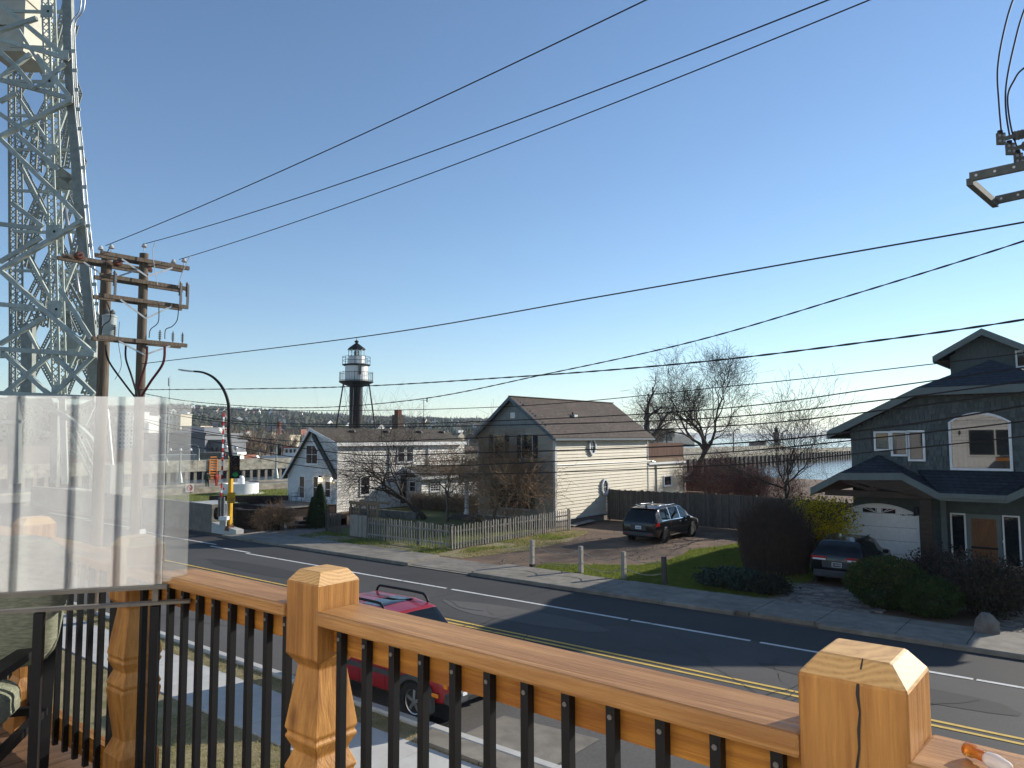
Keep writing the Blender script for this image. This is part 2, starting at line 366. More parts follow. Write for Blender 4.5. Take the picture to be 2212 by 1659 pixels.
grass('grass', LA, 900, .085, MT['grass'], 'bright green lawn grass behind the rope posts', 2, .012, .014)
LB = [(-24.2, 24.0), (-22.4, 24.0), (-21.6, 27.5), (-21.8, 31), (-23.0, 35), (-25.3, 35.4), (-24.7, 28)]
sheet('lawn_strip', LB, MT['lawn_dry'], .010)
grass('grass', LB, 420, .07, MT['grass_dry'], 'patchy dry grass strip outside the picket fence', 3, .01, .014, -.1)
grass('grass', [(-25, 25), (-23.2, 25), (-22.6, 29), (-22.5, 33.5), (-25, 34)], 330, .11, MT['grass'], 'green tufts along the foot of the picket fence', 4, .01, .016, .05)
LC = [(-34.6, 23.8), (-24.3, 23.8), (-24.3, 25.4), (-34.6, 26)]
sheet('lawn_verge', LC, MT['lawn_dry'], .011)
grass('grass', LC, 300, .10, MT['grass'], 'shaded weedy grass verge below the picket fence', 5, .011, .015, .0)
LD = [(-35, 25.6), (-24.6, 25.5), (-25.7, 35.3), (-31.8, 35.3), (-32, 44), (-43, 44), (-43, 36), (-36.5, 31)]
sheet('lawn_yard', LD, MT['lawn'], .012)
grass('grass', [(-31, 26), (-25, 25.6), (-25.8, 35), (-31, 35)], 200, .08, MT['grass'], 'yard grass inside the picket fence', 6, .012, .016)
LE = [(-69.5, 25.5), (-50, 27.5), (-49.6, 33), (-49.6, 75), (-69.5, 75)]
sheet('lawn_park', LE, MT['lawn'], .012)
grass('grass', [(-69, 26), (-50, 28), (-50, 45), (-69, 45)], 45, .09, MT['grass'], 'park lawn beside the canal wall', 7, .012, .035)
LF = [(-34, 9.02), (3, 9.02), (3, 9.54), (-34, 9.54)]
sheet('lawn_boulevard', LF, MT['lawn_dry'], .05)
grass('grass', LF, 500, .05, MT['grass_dry'], 'dry straw coloured boulevard grass by the near kerb', 8, .05, .007)
LG = [(-34, 1.6), (3, 1.6), (3, 7.53), (-34, 7.53)]
sheet('lawn_front', LG, MT['lawn_dry'], .03)
grass('grass', [(-14, 3), (-3, 3), (-3, 7.5), (-14, 7.5)], 420, .05, MT['grass_dry'], 'sparse dry lawn below the deck', 9, .03, .007)
grass('grass', [(-14, 3), (-3, 3), (-3, 7.2), (-14, 7.2)], 300, .06, MT['grass'], 'green patches in the lawn below the deck', 10, .03, .007, .12)
# gravel and clods on the dirt drive
rg = random.Random(9); s = MB(); 
for _ in range(2600):
    x = rg.uniform(-24, -10); y = rg.uniform(24, 40)
    if noise.noise(V((x * .5, y * .5, 3))) < -.05: continue
    q = rg.uniform(.012, .05); a = rg.uniform(0, 6)
    s.add([(x + q * math.cos(a), y + q * math.sin(a), .0), (x + q * math.cos(a + 2.1), y + q * math.sin(a + 2.1), .0), (x + q * math.cos(a + 4.2), y + q * math.sin(a + 4.2), .0), (x, y, q * .9)], [(0, 1, 3), (1, 2, 3), (2, 0, 3)])
s.build('gravel', MT['stone'], kind='stuff', label='loose gravel and clods on the dirt driveway', cat='gravel', fix=False)
# ---- brick paver driveway of the dark house ----
pvd = thing('paver_driveway', None, None, (-8, 26, 0)); pvd['kind'] = 'structure'
MB().poly([(-9.4, 23.6, .006), (-5.9, 23.6, .006), (-5.9, 33, .006), (-9.4, 33, .006)]).build('bedding_sand', MT['ground_earth'], pvd)
for (a0, b0, a1, b1, mx_) in ((-9.3, 23.62, -5.95, 27.2, 260), (-3.2, 23.9, -.8, 26.4, 120)):
    v = b0; row = 0; cnt = 0
    while v < b1 and cnt < mx_:
        u = a0 + (.12 if row % 2 else 0)
        while u < a1 and cnt < mx_:
            L = random.choice([.2, .28, .34]); MB().box((u, v, 0), (u + L - .015, v + .19, .05 + random.uniform(0, .012))).build('paver', MT['paver'], pvd); u += L; cnt += 1
        v += .205; row += 1
# ================= houses =================
def FV(x, y, v): p = PV(x, y, v); return p.x, p.z
def FU(x, y, u): p = PU(x, y, u); return p.y, p.z
def front(v): return Fr((0, v, 0), (1, 0, 0), (0, -1, 0))     # faces the street; x is world X
def side(u): return Fr((u, 0, 0), (0, 1, 0), (1, 0, 0))       # faces along the street; x is world Y
def clap(wall, F, z0, z1, ext, lap, m, holes=()):
    z = z0
    while z < z1 - .01:
        e = min(z + lap, z1); a0, b0 = ext(z); a1, b1 = ext(e)
        spans = [(a0, b0, a1, b1)]
        for (h0, h1, g0, g1) in holes:
            if g0 < z + lap / 2 < g1:
                ns = []
                for (p0, q0, p1, q1) in spans:
                    if h0 > p0 and h1 < q0: ns += [(p0, h0, p1, h0), (h1, q0, h1, q1)]
                    else: ns.append((p0, q0, p1, q1))
                spans = ns
        for (p0, q0, p1, q1) in spans:
            if q1 - p1 < .05: continue
            s = MB(); s.hexa([F.p(p0, z, .052), F.p(q0, z, .052), F.p(q0, z, .002), F.p(p0, z, .002), F.p(p1, e + .004, .008), F.p(q1, e + .004, .008), F.p(q1, e + .012, .002), F.p(p1, e + .012, .002)])
            s.build('siding_board', m, wall)
        z = e
def window(parent, F, x0, x1, z0, z1, mf, cols=1, rows=2, fw=.07, off=.075, glass='window_glass', sill=True, mun=.03, curtain=False):
    s = MB()
    s.fbox(F, x0 - fw, x0, z0 - fw, z1 + fw, 0, off + .02); s.fbox(F, x1, x1 + fw, z0 - fw, z1 + fw, 0, off + .02)
    s.fbox(F, x0 + .001, x1 - .001, z1, z1 + fw, 0, off + .018); s.fbox(F, x0 + .001, x1 - .001, z0 - fw, z0, 0, off + .018)
    for i in range(1, cols): x = x0 + (x1 - x0) * i / cols; s.fbox(F, x - mun / 2, x + mun / 2, z0, z1, 0, off + .008)
    for i in range(1, rows): z = z0 + (z1 - z0) * i / rows; s.fbox(F, x0, x1, z - mun / 2, z + mun / 2, 0, off + .005)
    o = s.build('window', mf, parent)
    for i in range(cols):
        for j in range(rows):
            a = x0 + (x1 - x0) * i / cols + mun / 2; b = x0 + (x1 - x0) * (i + 1) / cols - mun / 2; c_ = z0 + (z1 - z0) * j / rows + mun / 2; d = z0 + (z1 - z0) * (j + 1) / rows - mun / 2
            MB().fbox(F, a, b, c_, d, .002, off - .012 + .004 * (j % 2)).build('pane', MT[glass], o)
    if sill: MB().fbox(F, x0 - fw - .03, x1 + fw + .03, z0 - fw - .05, z0 - fw - .001, 0, off + .06).build('sill', mf, o)
    return o
def slope(parent, name, pts, th, m):           # roof plane with thickness
    pts = [V(p) for p in pts]; return MB().prism(pts, (0, 0, th)).build(name, m, parent)
# shingle courses on a roof plane given by eave a->b and ridge d->c
def roofmat(name, base, c1, c2, sx=.9, sy=.28):
    m = mat(name, c1, c2, .95, 7, stain=.22, sscale=.45); t = m.node_tree; n = t.nodes; l = t.links; b = n['Principled BSDF']
    g = n.new('ShaderNodeNewGeometry'); sp = n.new('ShaderNodeSeparateXYZ'); l.new(g.outputs['Position'], sp.inputs[0])
    ad = n.new('ShaderNodeMath'); ad.operation = 'ADD'; l.new(sp.outputs[0], ad.inputs[0]); l.new(sp.outputs[1], ad.inputs[1])
    cb = n.new('ShaderNodeCombineXYZ'); l.new(ad.outputs[0], cb.inputs[0]); l.new(sp.outputs[2], cb.inputs[1])
    br = n.new('ShaderNodeTexBrick'); br.inputs['Scale'].default_value = 1; br.inputs['Brick Width'].default_value = sx * .33; br.inputs['Row Height'].default_value = sy * .36; br.inputs['Mortar Size'].default_value = .012; br.inputs['Bias'].default_value = -.2
    br.inputs['Color1'].default_value = (1.1, 1.1, 1.1, 1); br.inputs['Color2'].default_value = (.78, .78, .78, 1); br.inputs['Mortar'].default_value = (.45, .45, .45, 1); l.new(cb.outputs[0], br.inputs['Vector'])
    q = n.new('ShaderNodeMix'); q.data_type = 'RGBA'; q.blend_type = 'MULTIPLY'; q.inputs[0].default_value = 1
    src = b.inputs['Base Color'].links[0].from_socket; l.new(src, q.inputs[6]); l.new(br.outputs[0], q.inputs[7]); l.new(q.outputs[2], b.inputs['Base Color'])
    u = n.new('ShaderNodeBump'); u.inputs['Strength'].default_value = .6; u.inputs['Distance'].default_value = .02; l.new(br.outputs['Fac'], u.inputs['Height']); u.invert = True; l.new(u.outputs[0], b.inputs['Normal'])
    return m
roofmat('shingle_brown', 0, (.125, .098, .082), (.085, .066, .056))
roofmat('shingle_blue', 0, (.040, .052, .066), (.024, .030, .040), .9, .30)
roofmat('shingle_tan', 0, (.115, .098, .075), (.08, .068, .052))

# ---------- beige clapboard house ----------
uR, uL, vF, vB, zE, zP, uP = -25.66, -31.66, 35.43, 46.5, 5.42, 7.72, -28.75
H = thing('clapboard_house', 'beige two-storey clapboard house with brown shingle gable roof', 'house', ((uL + uR) / 2, (vF + vB) / 2, 0))
def gx(z): k = max(0, (z - zE) / (zP - zE)); return uL + (uP - uL) * k, uR + (uP - uR) * k
MB().box((uL + .05, vF + .06, -.1), (uR - .06, vB, .46)).build('foundation', MT['foundation'], H)
wf = MB().prism([(uL, vF, .46), (uR, vF, .46), (uR, vF, zE), (uP, vF, zP), (uL, vF, zE)], (0, .15, 0)).build('wall', MT['beige_siding'], H)
ws = MB().box((uR - .15, vF + .151, .46), (uR, vB, zE + .05)).build('wall', MT['beige_siding'], H)
MB().prism([(uL, vB - .15, .46), (uR - .151, vB - .15, .46), (uR - .151, vB - .15, zE), (uP, vB - .15, zP), (uL, vB - .15, zE)], (0, .149, 0)).build('wall', MT['beige_siding'], H)
MB().box((uL, vF + .151, .46), (uL + .15, vB - .151, zE)).build('wall', MT['beige_siding'], H)
F1, F2 = front(vF), side(uR)
mat('beige_siding_shaded', (.335, .31, .255), (.29, .27, .225), .6, 2, stain=.08, rnd=.05)  # front face of the beige house, its shade put into the colour
clap(wf, F1, .47, zE + .45, gx, .2, MT['beige_siding_shaded'])
clap(ws, F2, .47, zE - .02, lambda z: (vF, vB), .2, MT['beige_siding'])
# fish-scale shingles in the gable top: countable rows of rounded tabs
z = zE + .45; row = 0
sc = MB()
while z < zP - .1:
    a, b = gx(z); x = a + .05 + (.08 if row % 2 else 0)
    while x < b - .1:
        sc.prism([F1.p(x, z + .2, .004), F1.p(x, z + .06, .03), F1.p(x + .03, z + .012, .033), F1.p(x + .075, z - .01, .034), F1.p(x + .12, z + .012, .033), F1.p(x + .15, z + .06, .03), F1.p(x + .15, z + .2, .004)], F1.n * .006); x += .16
    z += .14; row += 1
fs_ = sc.build('scallop_shingles', MT['blue_trim'] if False else mat('scallop_blue', (.24, .27, .27), (.20, .23, .23), .7, 3), wf); fs_['kind'] = 'stuff'
# corner boards, skirt, frieze, rake boards
for nm, s in (('corner_board', MB().fbox(F1, uR - .10, uR + .002, .44, zE - .05, 0, .065)), ('corner_board', MB().fbox(F2, vF - .045, vF + .10, .44, zE - .05, .001, .065)), ('corner_board', MB().fbox(F1, uL - .002, uL + .10, .44, zE - .05, 0, .065)), ('corner_board', MB().fbox(F2, vB - .1, vB, .44, zE - .05, 0, .065)), ('skirt_board', MB().fbox(F2, vF + .12, vB - .12, .40, .47, 0, .05)), ('skirt_board', MB().fbox(F1, uL + .12, uR - .12, .40, .47, 0, .05))):
    s.build(nm, mat('trim_beige', (.50, .50, .47), (.45, .45, .42), .6, 3) if 'trim_beige' not in MT else MT['trim_beige'], H)
oh, ov = .30, .45
k = (zP - zE) / (uR - uP)
def rp(u, v): return (u, v, zP - abs(u - uP) * ((zP - zE) / (uR - uP) if u > uP else (zP - zE) / (uP - uL)))
rf = MB().prism([rp(uR + oh, vF - ov), rp(uR + oh, vB + ov), rp(uP, vB + ov), rp(uP, vF - ov)], (0, 0, .09)).build('roof', MT['shingle_brown'], H)
MB().prism([rp(uL - oh, vF - ov), rp(uP - .001, vF - ov), rp(uP - .001, vB + ov), rp(uL - oh, vB + ov)], (0, 0, .09)).build('roof', MT['shingle_brown'], H)
MB().beam((uP, vF - ov - .01, zP + .10), (uP, vB + ov + .01, zP + .10), .22, .05).build('ridge_cap', MT['roof_brown'], rf)
for (a, b) in ((rp(uR + oh, vF - ov - .02), rp(uP, vF - ov - .02)), (rp(uL - oh, vF - ov - .021), rp(uP, vF - ov - .021))):
    a, b = V(a), V(b); MB().prism([a + V((0, 0, -.16)), b + V((0, 0, -.16)), b + V((0, 0, .085)), a + V((0, 0, .085))], (0, -.03, 0)).build('rake_board', MT['blue_trim'], H)
MB().beam(V(rp(uR + oh + .03, vF - ov)) + V((0, 0, -.02)), V(rp(uR + oh + .03, vB + ov)) + V((0, 0, -.02)), .10, .12).build('gutter', MT['blue_trim'], H)
vent = MB().lathe([(.05, 0), (.05, .45), (.055, .45), (.0, .45)], (uP + 1.55, vF + 4.1, 6.45), 8); vent.build('vent_pipe', MT['metal_black'], rf)
MB().box((uP + 1.4, vF + 3.95, 6.58), (uP + 1.8, vF + 4.3, 6.74)).build('vent_flashing', MT['steel'], rf)
x0, z0 = FV(1103.5, 903.7, vF); x1, z1 = FV(1113, 891, vF)
vt = MB().fbox(F1, x0, x1, z0, z1, 0, .05); 
vo = vt.build('gable_vent', MT['white_paint'], H)
for i in range(5): MB().fbox(F1, x0 + .04, x1 - .04, z0 + .05 + i * (z1 - z0 - .08) / 5, z0 + .05 + i * (z1 - z0 - .08) / 5 + .035, .051, .07).build('slat', MT['white_paint'], vo)
def zw(x0, y0, x1, y1, mp, plane, v):          # pixel box on a wall plane -> x0,x1,z0,z1
    f = FV if plane == 'V' else FU
    a = f(mp[0] + x0 * mp[2], mp[1] + y1 * mp[2], v); b = f(mp[0] + x1 * mp[2], mp[1] + y0 * mp[2], v); c_ = f(mp[0] + (x0 + x1) / 2 * mp[2], mp[1] + y1 * mp[2], v); d = f(mp[0] + (x0 + x1) / 2 * mp[2], mp[1] + y0 * mp[2], v)
    return a[0], b[0], c_[1], d[1]
Z7 = (987.5, 795.5, .281)
for (a, b, c_, d, cols) in ((503, 508, 582, 690, 1), (292, 508, 366, 690, 1), (300, 893, 556, 1075, 3)):
    q = zw(a, b, c_, d, Z7, 'V', vF); window(H, F1, *q, MT['trim_beige'], cols, 1 if cols == 1 else 1, .05, curtain=True)
    if cols == 1: MB().fbox(F1, q[0] + .05, q[1] - .05, (q[2] + q[3]) / 2 - .02, (q[2] + q[3]) / 2 + .02, .03, .05).build('sash_rail', MT['trim_beige'], H)
for (a, b, c_, d) in ((466, 512, 499, 692), (587, 512, 621, 692), (250, 512, 287, 692), (369, 512, 401, 692), (562, 893, 597, 1080), (258, 893, 292, 1080)):
    q = zw(a, b, c_, d, Z7, 'V', vF); so_ = MB().fbox(F1, q[0], q[1], q[2], q[3], .03, .08).build('shutter', MT['shutter_black'], H)
    for i in range(14): zz = q[2] + .06 + i * (q[3] - q[2] - .1) / 14; MB().fbox(F1, q[0] + .04, q[1] - .04, zz, zz + .05, .081, .095).build('slat', MT['shutter_black'], so_)
# octagonal windows on the sunlit side
for (cx, cy) in ((1030, 602), (1127, 912)):
    v_, z_ = FU(Z7[0] + cx * .281, Z7[1] + cy * .281, uR); rw, rh = .42, .56
    def octo(r1, r2, o, F=F2): return [F.p(v_ + r1 * math.cos(R(22.5 + 45 * i)), z_ + r2 * math.sin(R(22.5 + 45 * i)), o + .04) for i in range(8)]
    s = MB(); A, B_, C_, D_ = octo(rw, rh, .02), octo(rw, rh, .12), octo(rw * .72, rh * .78, .12), octo(rw * .72, rh * .78, .02)
    s.v = A + B_ + C_ + D_
    for i in range(8):
        j = (i + 1) % 8; s.f += [(i, j, 8 + j, 8 + i), (8 + i, 8 + j, 16 + j, 16 + i), (16 + i, 16 + j, 24 + j, 24 + i)]
    o = s.build('window', MT['white_paint'], H); MB().prism(octo(rw * .74, rh * .8, .02), F2.n * .02).build('pane', MT['window_glass'], o)
    MB().fbox(F2, v_ - .012, v_ + .012, z_ - rh * .75, z_ + rh * .75, .085, .095).build('muntin', MT['white_paint'], o); MB().fbox(F2, v_ - rw * .68, v_ + rw * .68, z_ - .012, z_ + .012, .096, .102).build('muntin', MT['white_paint'], o)
# annex with roof-deck screen
vA = 52.1; zA = 3.35
MB().box((-30.5, vB + .01, -.1), (uR - .06, vA, .4)).build('foundation', MT['foundation'], H)
wa = MB().box((-30.5, vB + .01, .4), (uR - .05, vA, zA)).build('wall', MT['beige_siding'], H)
F3 = side(uR - .05); clap(wa, F3, .42, zA, lambda z: (vB + .02, vA), .2, MT['beige_siding'])
MB().fbox(F3, vA - .08, vA, .4, zA, 0, .065).build('corner_board', MT['trim_beige'], H)
MB().box((-30.7, vB + .02, zA), (uR + .12, vA + .12, zA + .14)).build('annex_fascia', MT['white_paint'], H)
MB().box((-30.6, vB + .03, zA + .141), (uR + .02, vA, zA + .42)).build('deck_kerb', MT['lattice_tan'], H)
n = 46
for i in range(n):
    v_ = vB + .1 + (vA - vB - .15) * i / (n - 1); MB().fbox(F3, v_ - .045, v_ + .045, zA + .43, zA + 1.5 + random.uniform(-.01, .01), .0, .03).build('screen_slat', MT['slat_red'], H)
MB().fbox(F3, vB + .05, vA, zA + 1.42, zA + 1.5, -.06, -.005).build('screen_rail', MT['slat_red'], H)
MB().fbox(F3, vB + .05, vA, zA + .55, zA + .63, -.06, -.005).build('screen_rail', MT['slat_red'], H)
q = zw(1586, 832, 1637, 897, Z7, 'U', uR - .05); window(H, F3, *q, MT['white_paint'], 1, 1, .07)
# conduit, meter and downspout
p0 = F2.p(*FU(Z7[0] + 757 * .281, Z7[1] + 745 * .281, uR), .06); p1 = F2.p(*FU(Z7[0] + 1480 * .281, Z7[1] + 712 * .281, uR), .06)
MB().tube([p0, p1], .03, 6).build('conduit', MT['white_paint'], H)
p1 = F3.p(vB + .5, p1.z, .07); MB().tube([p1, p1 + V((0, .5, -.1)), V((p1.x, p1.y + .7, p1.z - .4)), V((p1.x, p1.y + .7, 1.1))], .045, 8).build('conduit', MT['steel'], H)
MB().box((uR + .02, p1.y + .5, .75), (uR + .2, p1.y + .9, 1.15)).build('meter_box', MT['insul_grey'], H)
MB().box((uR + .05, vF - .14, .5), (uR + .1, vF - .06, 4.6)).build('downspout', MT['trim_beige'], H)
MB().prism([(uR + .1, vF + 1.1, .05), (uR + .6, vF + 1.0, .05), (uR + .55, vF + 3.4, .16), (uR + .1, vF + 3.4, .18)], (0, 0, .04)).build('plank', MT['wood_grey'], None, label='weathered plank leaning on the beige house foundation', cat='plank')
# porch column and steps on the far side of the front
pc = thing('porch_column', 'slender white porch column beside the beige house', 'column', (*G(1008, 1115, .2).xy, 0))
b = V((*G(1008, 1115, .2).xy, 0))
MB().lathe([(.19, .32), (.19, .42), (.15, .46), (.14, .52), (.12, 2.4), (.15, 2.5), (.18, 2.55), (.18, 2.65)], b, 12).build('shaft', MT['white_paint'], pc, smooth=35)
for i in range(2): MB().box((b.x - .8 - i * .2, b.y - .5 - i * .3, i * -.0 + (.16 if i == 0 else 0)), (b.x + 1.5, b.y + 1.6, .32 if i == 0 else .16)).build('step', MT['wood_grey_dark'], pc)
MB().box((b.x - .5, b.y - .25, 2.65), (b.x + 1.6, b.y + 1.6, 2.85)).build('porch_roof', MT['roof_grey'], pc)

# ---------- white house ----------
wR, wL, wF, wB = -43.33, -49.25, 33.33, 46.6; pz, pu = 5.95, -46.2; ez = 2.62; sz = 4.98
Hw = thing('white_house', 'white clapboard house with steep front gable and flat tan roof', 'house', ((wL + wR) / 2, (wF + wB) / 2, 0))
Z2 = (647.4, 899.7, .1736)
def wx(z): a = wL + (pu - wL) * max(0, (z - ez) / (pz - ez)); b = wR if z < sz else wR + (pu - wR) * min(1, (z - sz) / (pz - sz)); return a, b
mat('white_siding_shaded', (.60, .61, .60), (.54, .55, .54), .6, 2, stain=.05, rnd=.04)  # street-facing walls: their shade is painted into this white
wf2 = MB().prism([(wL, wF, 0), (wR, wF, 0), (wR, wF, sz), (pu, wF, pz), (wL, wF, ez)], (0, .15, 0)).build('wall', MT['white_siding_shaded'], Hw)
ws2 = MB().box((wR - .15, wF + .151, 0), (wR, wB, sz)).build('wall', MT['white_siding'], Hw)
MB().box((wL, wF + .151, 0), (wL + .15, wB, ez)).build('wall', MT['white_siding'], Hw)
MB().prism([(wL + .01, wB - .1, 0), (wR - .16, wB - .1, 0), (wR - .16, wB - .1, sz), (pu, wB - .1, pz), (wL + .01, wB - .1, ez)], (0, .1, 0)).build('wall', MT['white_siding'], Hw)
F4, F5 = front(wF), side(wR)
clap(wf2, F4, .05, pz - .1, wx, .19, MT['white_siding_shaded'])
clap(ws2, F5, .05, sz, lambda z: (wF, wB), .19, MT['white_siding'])
MB().fbox(F4, wR - .08, wR, 0, sz, 0, .065).build('corner_board', MT['white_paint'], Hw); MB().fbox(F5, wF - .045, wF + .08, 0, sz, .001, .065).build('corner_board', MT['white_paint'], Hw); MB().fbox(F4, wL, wL + .08, 0, ez, 0, .065).build('corner_board', MT['white_paint'], Hw)
o_ = .35
kL = (pz - ez) / (pu - wL); kR = (pz - sz) / (wR - pu)
rw_ = MB().prism([(pu, wF - o_, pz + .02), (wR + o_, wF - o_, sz - kR * o_ + .02), (wR + o_, wB, sz - kR * o_ + .02), (pu, wB, pz + .02)], (0, 0, .1)).build('roof', MT['shingle_tan'], Hw)
MB().prism([(wL - o_, wF - o_, ez - kL * o_ + .02), (pu - .001, wF - o_, pz + .02), (pu - .001, wB, pz + .02), (wL - o_, wB, ez - kL * o_ + .02)], (0, 0, .1)).build('roof', MT['shingle_tan'], Hw)
def fas(par, a, b, h, m, nm='rake_board', ex=(0, -.035, 0)):
    a, b = V(a), V(b); return MB().prism([a + V((0, 0, -h)), b + V((0, 0, -h)), b, a], ex).build(nm, m, par)
fas(Hw, (wL - o_, wF - o_ - .01, ez - kL * o_ + .13), (pu, wF - o_ - .01, pz + .13), .22, MT['white_paint'])
fas(Hw, (pu, wF - o_ - .012, pz + .13), (wR + o_, wF - o_ - .012, sz - kR * o_ + .13), .22, MT['white_paint'])
fas(Hw, (wR + o_ + .01, wF - o_, sz - kR * o_ + .13), (wR + o_ + .01, wB, sz - kR * o_ + .13), .26, MT['white_paint'], 'fascia_board', (.03, 0, 0))
# the old gable's right slope: dark green gutter strip with a white board under it
fas(Hw, (pu + .1, wF - .045, pz - .12), (wR + .02, wF - .045, ez + .14), .42, MT['trim_green'], 'gable_flashing', (0, -.16, 0))
fas(Hw, (pu + .05, wF - .05, pz - .55), (wR - .02, wF - .05, ez - .28), .16, MT['white_paint'], 'rake_board', (0, -.2, 0))
MB().box((wR - .28, wF - .3, ez - .42), (wR + .06, wF - .06, ez - .26)).build('eave_return', MT['white_paint'], Hw)
MB().lathe([(.16, -.02), (.16, .02)], (0, 0, 0), 12)
for (a, b, c_, d, cc, rr) in ((92, 362, 232, 583, 2, 2), (8, 748, 70, 1008, 1, 2), (178, 752, 238, 1010, 1, 2)):
    window(Hw, F4, *zw(a, b, c_, d, Z2, 'V', wF), MT['white_paint'], cc, rr, .09)
q = zw(305, 800, 408, 1160, Z2, 'V', wF); dr_ = MB().fbox(F4, q[0], q[1], .25, q[3], .0, .08).build('door', MT['white_paint'], Hw)
q2 = zw(330, 812, 390, 998, Z2, 'V', wF)
MB().fbox(F4, q2[0], q2[1], q2[2], q2[3], .081, .088).build('pane', MT['window_glass'], dr_); MB().fbox(F4, q2[0], q2[1], (q2[2] + q2[3]) / 2 - .02, (q2[2] + q2[3]) / 2 + .02, .089, .1).build('door_rail', MT['white_paint'], dr_)
MB().lathe([(.03, 0), (.035, .03), (.0, .05)], F4.p(q[1] - .1, 1.1, .08), 8).build('handle', MT['steel'], dr_)
mat('lamp_glow', (1, .8, .5), (1, .8, .5), .3, emit=(1, .72, .38, 14))
for cx in (268, 418):
    u_, z_ = FV(Z2[0] + cx * Z2[2], Z2[1] + 785 * Z2[2], wF); la = MB().box((u_ - .05, wF - .06, z_ - .05), (u_ + .05, wF - .031, z_ + .2)); la.box((u_ - .09, wF - .24, z_ + .14), (u_ + .09, wF - .06, z_ + .18)); la.lathe([(.1, .18), (.02, .32)], (u_, wF - .15, z_), 6); la.lathe([(.06, -.18), (.08, -.14)], (u_, wF - .15, z_), 6)
    lo_ = la.build('wall_lantern', MT['metal_black'], Hw); MB().lathe([(.055, -.13), (.07, .0), (.06, .13)], (u_, wF - .15, z_), 8).build('bulb_glass', MT['lamp_glow'], lo_)
    pl = bpy.data.lights.new('lantern_light', 'POINT'); pl.energy = 3; pl.color = (1, .75, .45); pl.shadow_soft_size = .08; po = bpy.data.objects.new('lantern_light', pl); C.objects.link(po); po.parent = lo_; po.location = V((u_, wF - .36, z_)) - ORG[lo_.name]
for (a, b, c_, d, cc, rr) in ((752, 760, 858, 965, 1, 2), (1215, 345, 1295, 555, 1, 2), (1325, 345, 1400, 555, 1, 2)):
    window(Hw, F5, *zw(a, b, c_, d, Z2, 'U', wR), MT['white_paint'], cc, rr, .08)
q = zw(1245, 730, 1320, 1040, Z2, 'U', wR); d_ = MB().fbox(F5, q[0] - .1, q[1] + .1, .2, q[3] + .1, 0, .07).build('door', MT['white_paint'], Hw); MB().fbox(F5, q[0], q[1], .25, q[3], .071, .09).build('pane', MT['trim_green'], d_)
for (a, b, c_, d) in ((1098, 355, 1122, 1000), (1580, 342, 1606, 700)):
    q = zw(a, b, c_, d, Z2, 'U', wR); MB().fbox(F5, q[0], q[0] + .14, q[2], q[3], .03, .13).build('downspout', MT['trim_beige'], Hw)
q = zw(1612, 350, 1985, 545, Z2, 'U', wR); MB().fbox(F5, q[0], q[1], q[2] - .06, q[2], .03, .07).build('ledger', MT['timber_dark'], Hw)
# side annex with its own low roof
aU = wR + 1.7; a0 = PU(910, 1050, aU).y; a1 = 48.5
MB().box((wR + .05, a0, 0), (aU, a1, 2.25)).build('wall', MT['white_siding'], Hw)
F6, F7 = side(aU), front(a0)
wz = MB().fbox(F6, a0, a1, 0, .04, 0, .02).build('wall_base', MT['white_siding'], Hw); clap(wz, F6, .05, 2.2, lambda z: (a0, a1), .19, MT['white_siding']); clap(wz, F7, .05, 2.2, lambda z: (wR + .06, aU), .19, MT['white_siding_shaded'])
MB().prism([(wR + .02, a0 - .3, 3.0), (aU + .4, a0 - .3, 2.24), (aU + .4, a1, 2.24), (wR + .02, a1, 3.0)], (0, 0, .09)).build('roof', MT['roof_grey'], Hw)
fas(Hw, (aU + .41, a0 - .3, 2.33), (aU + .41, a1, 2.33), .2, MT['white_paint'], 'fascia_board', (.03, 0, 0)); fas(Hw, (wR + .05, a0 - .31, 3.08), (aU + .44, a0 - .31, 2.33), .2, MT['white_paint'])
window(Hw, F6, *zw(1622, 808, 1744, 922, Z2, 'U', aU), MT['white_paint'], 4, 4, .07, mun=.04); 
q = zw(1818, 750, 1888, 1000, Z2, 'U', aU); d_ = MB().fbox(F6, q[0], q[1], .3, q[3], 0, .08).build('door', MT['white_paint'], Hw); MB().fbox(F6, q[0] + .15, q[1] - .15, 1.3, q[3] - .15, .081, .09).build('pane', MT['curtain'], d_)
window(Hw, F7, wR + .5, wR + 1.1, 1.2, 1.9, MT['white_paint'], 1, 2, .06)
# chimney, roof vents and wind vane
c0 = V((-46.9, 42.3, 5.2)); ch = MB().box((c0.x - .35, c0.y - .35, 5.0), (c0.x + .35, c0.y + .35, 7.25)).build('chimney', mat('chimney_brick', (.13, .10, .08), (.08, .062, .05), .95, 6, bump=.5), rw_)
MB().box((c0.x - .22, c0.y - .22, 7.25), (c0.x + .22, c0.y + .22, 7.65)).build('chimney_pot', MT['brick_red'], rw_)
for v_ in (36.2, 39.6, 43.2, 45.9): MB().lathe([(.3, 0), (.26, .12), (.0, .14)], (pu + .9, v_, pz - kR * .9 + .12), 10).build('roof_vent', MT['metal_black'], rw_)
wv = V((pu - .2, 44.8, pz + .1)); s = MB(); s.tube([wv + V((0, 0, .3)), wv + V((0, 0, 2.6))], .025, 5)
for a in range(3): s.tube([wv + V((.35 * math.cos(a * 2.1), .35 * math.sin(a * 2.1), 0)), wv + V((0, 0, 1.1))], .018, 4)
s.beam(wv + V((-.3, -.1, 2.5)), wv + V((.35, .1, 2.5)), .02, .03); s.beam(wv + V((.3, .1, 2.35)), wv + V((.3, .1, 2.75)), .03, .12)
s.build('wind_vane', MT['metal_black'], rw_)
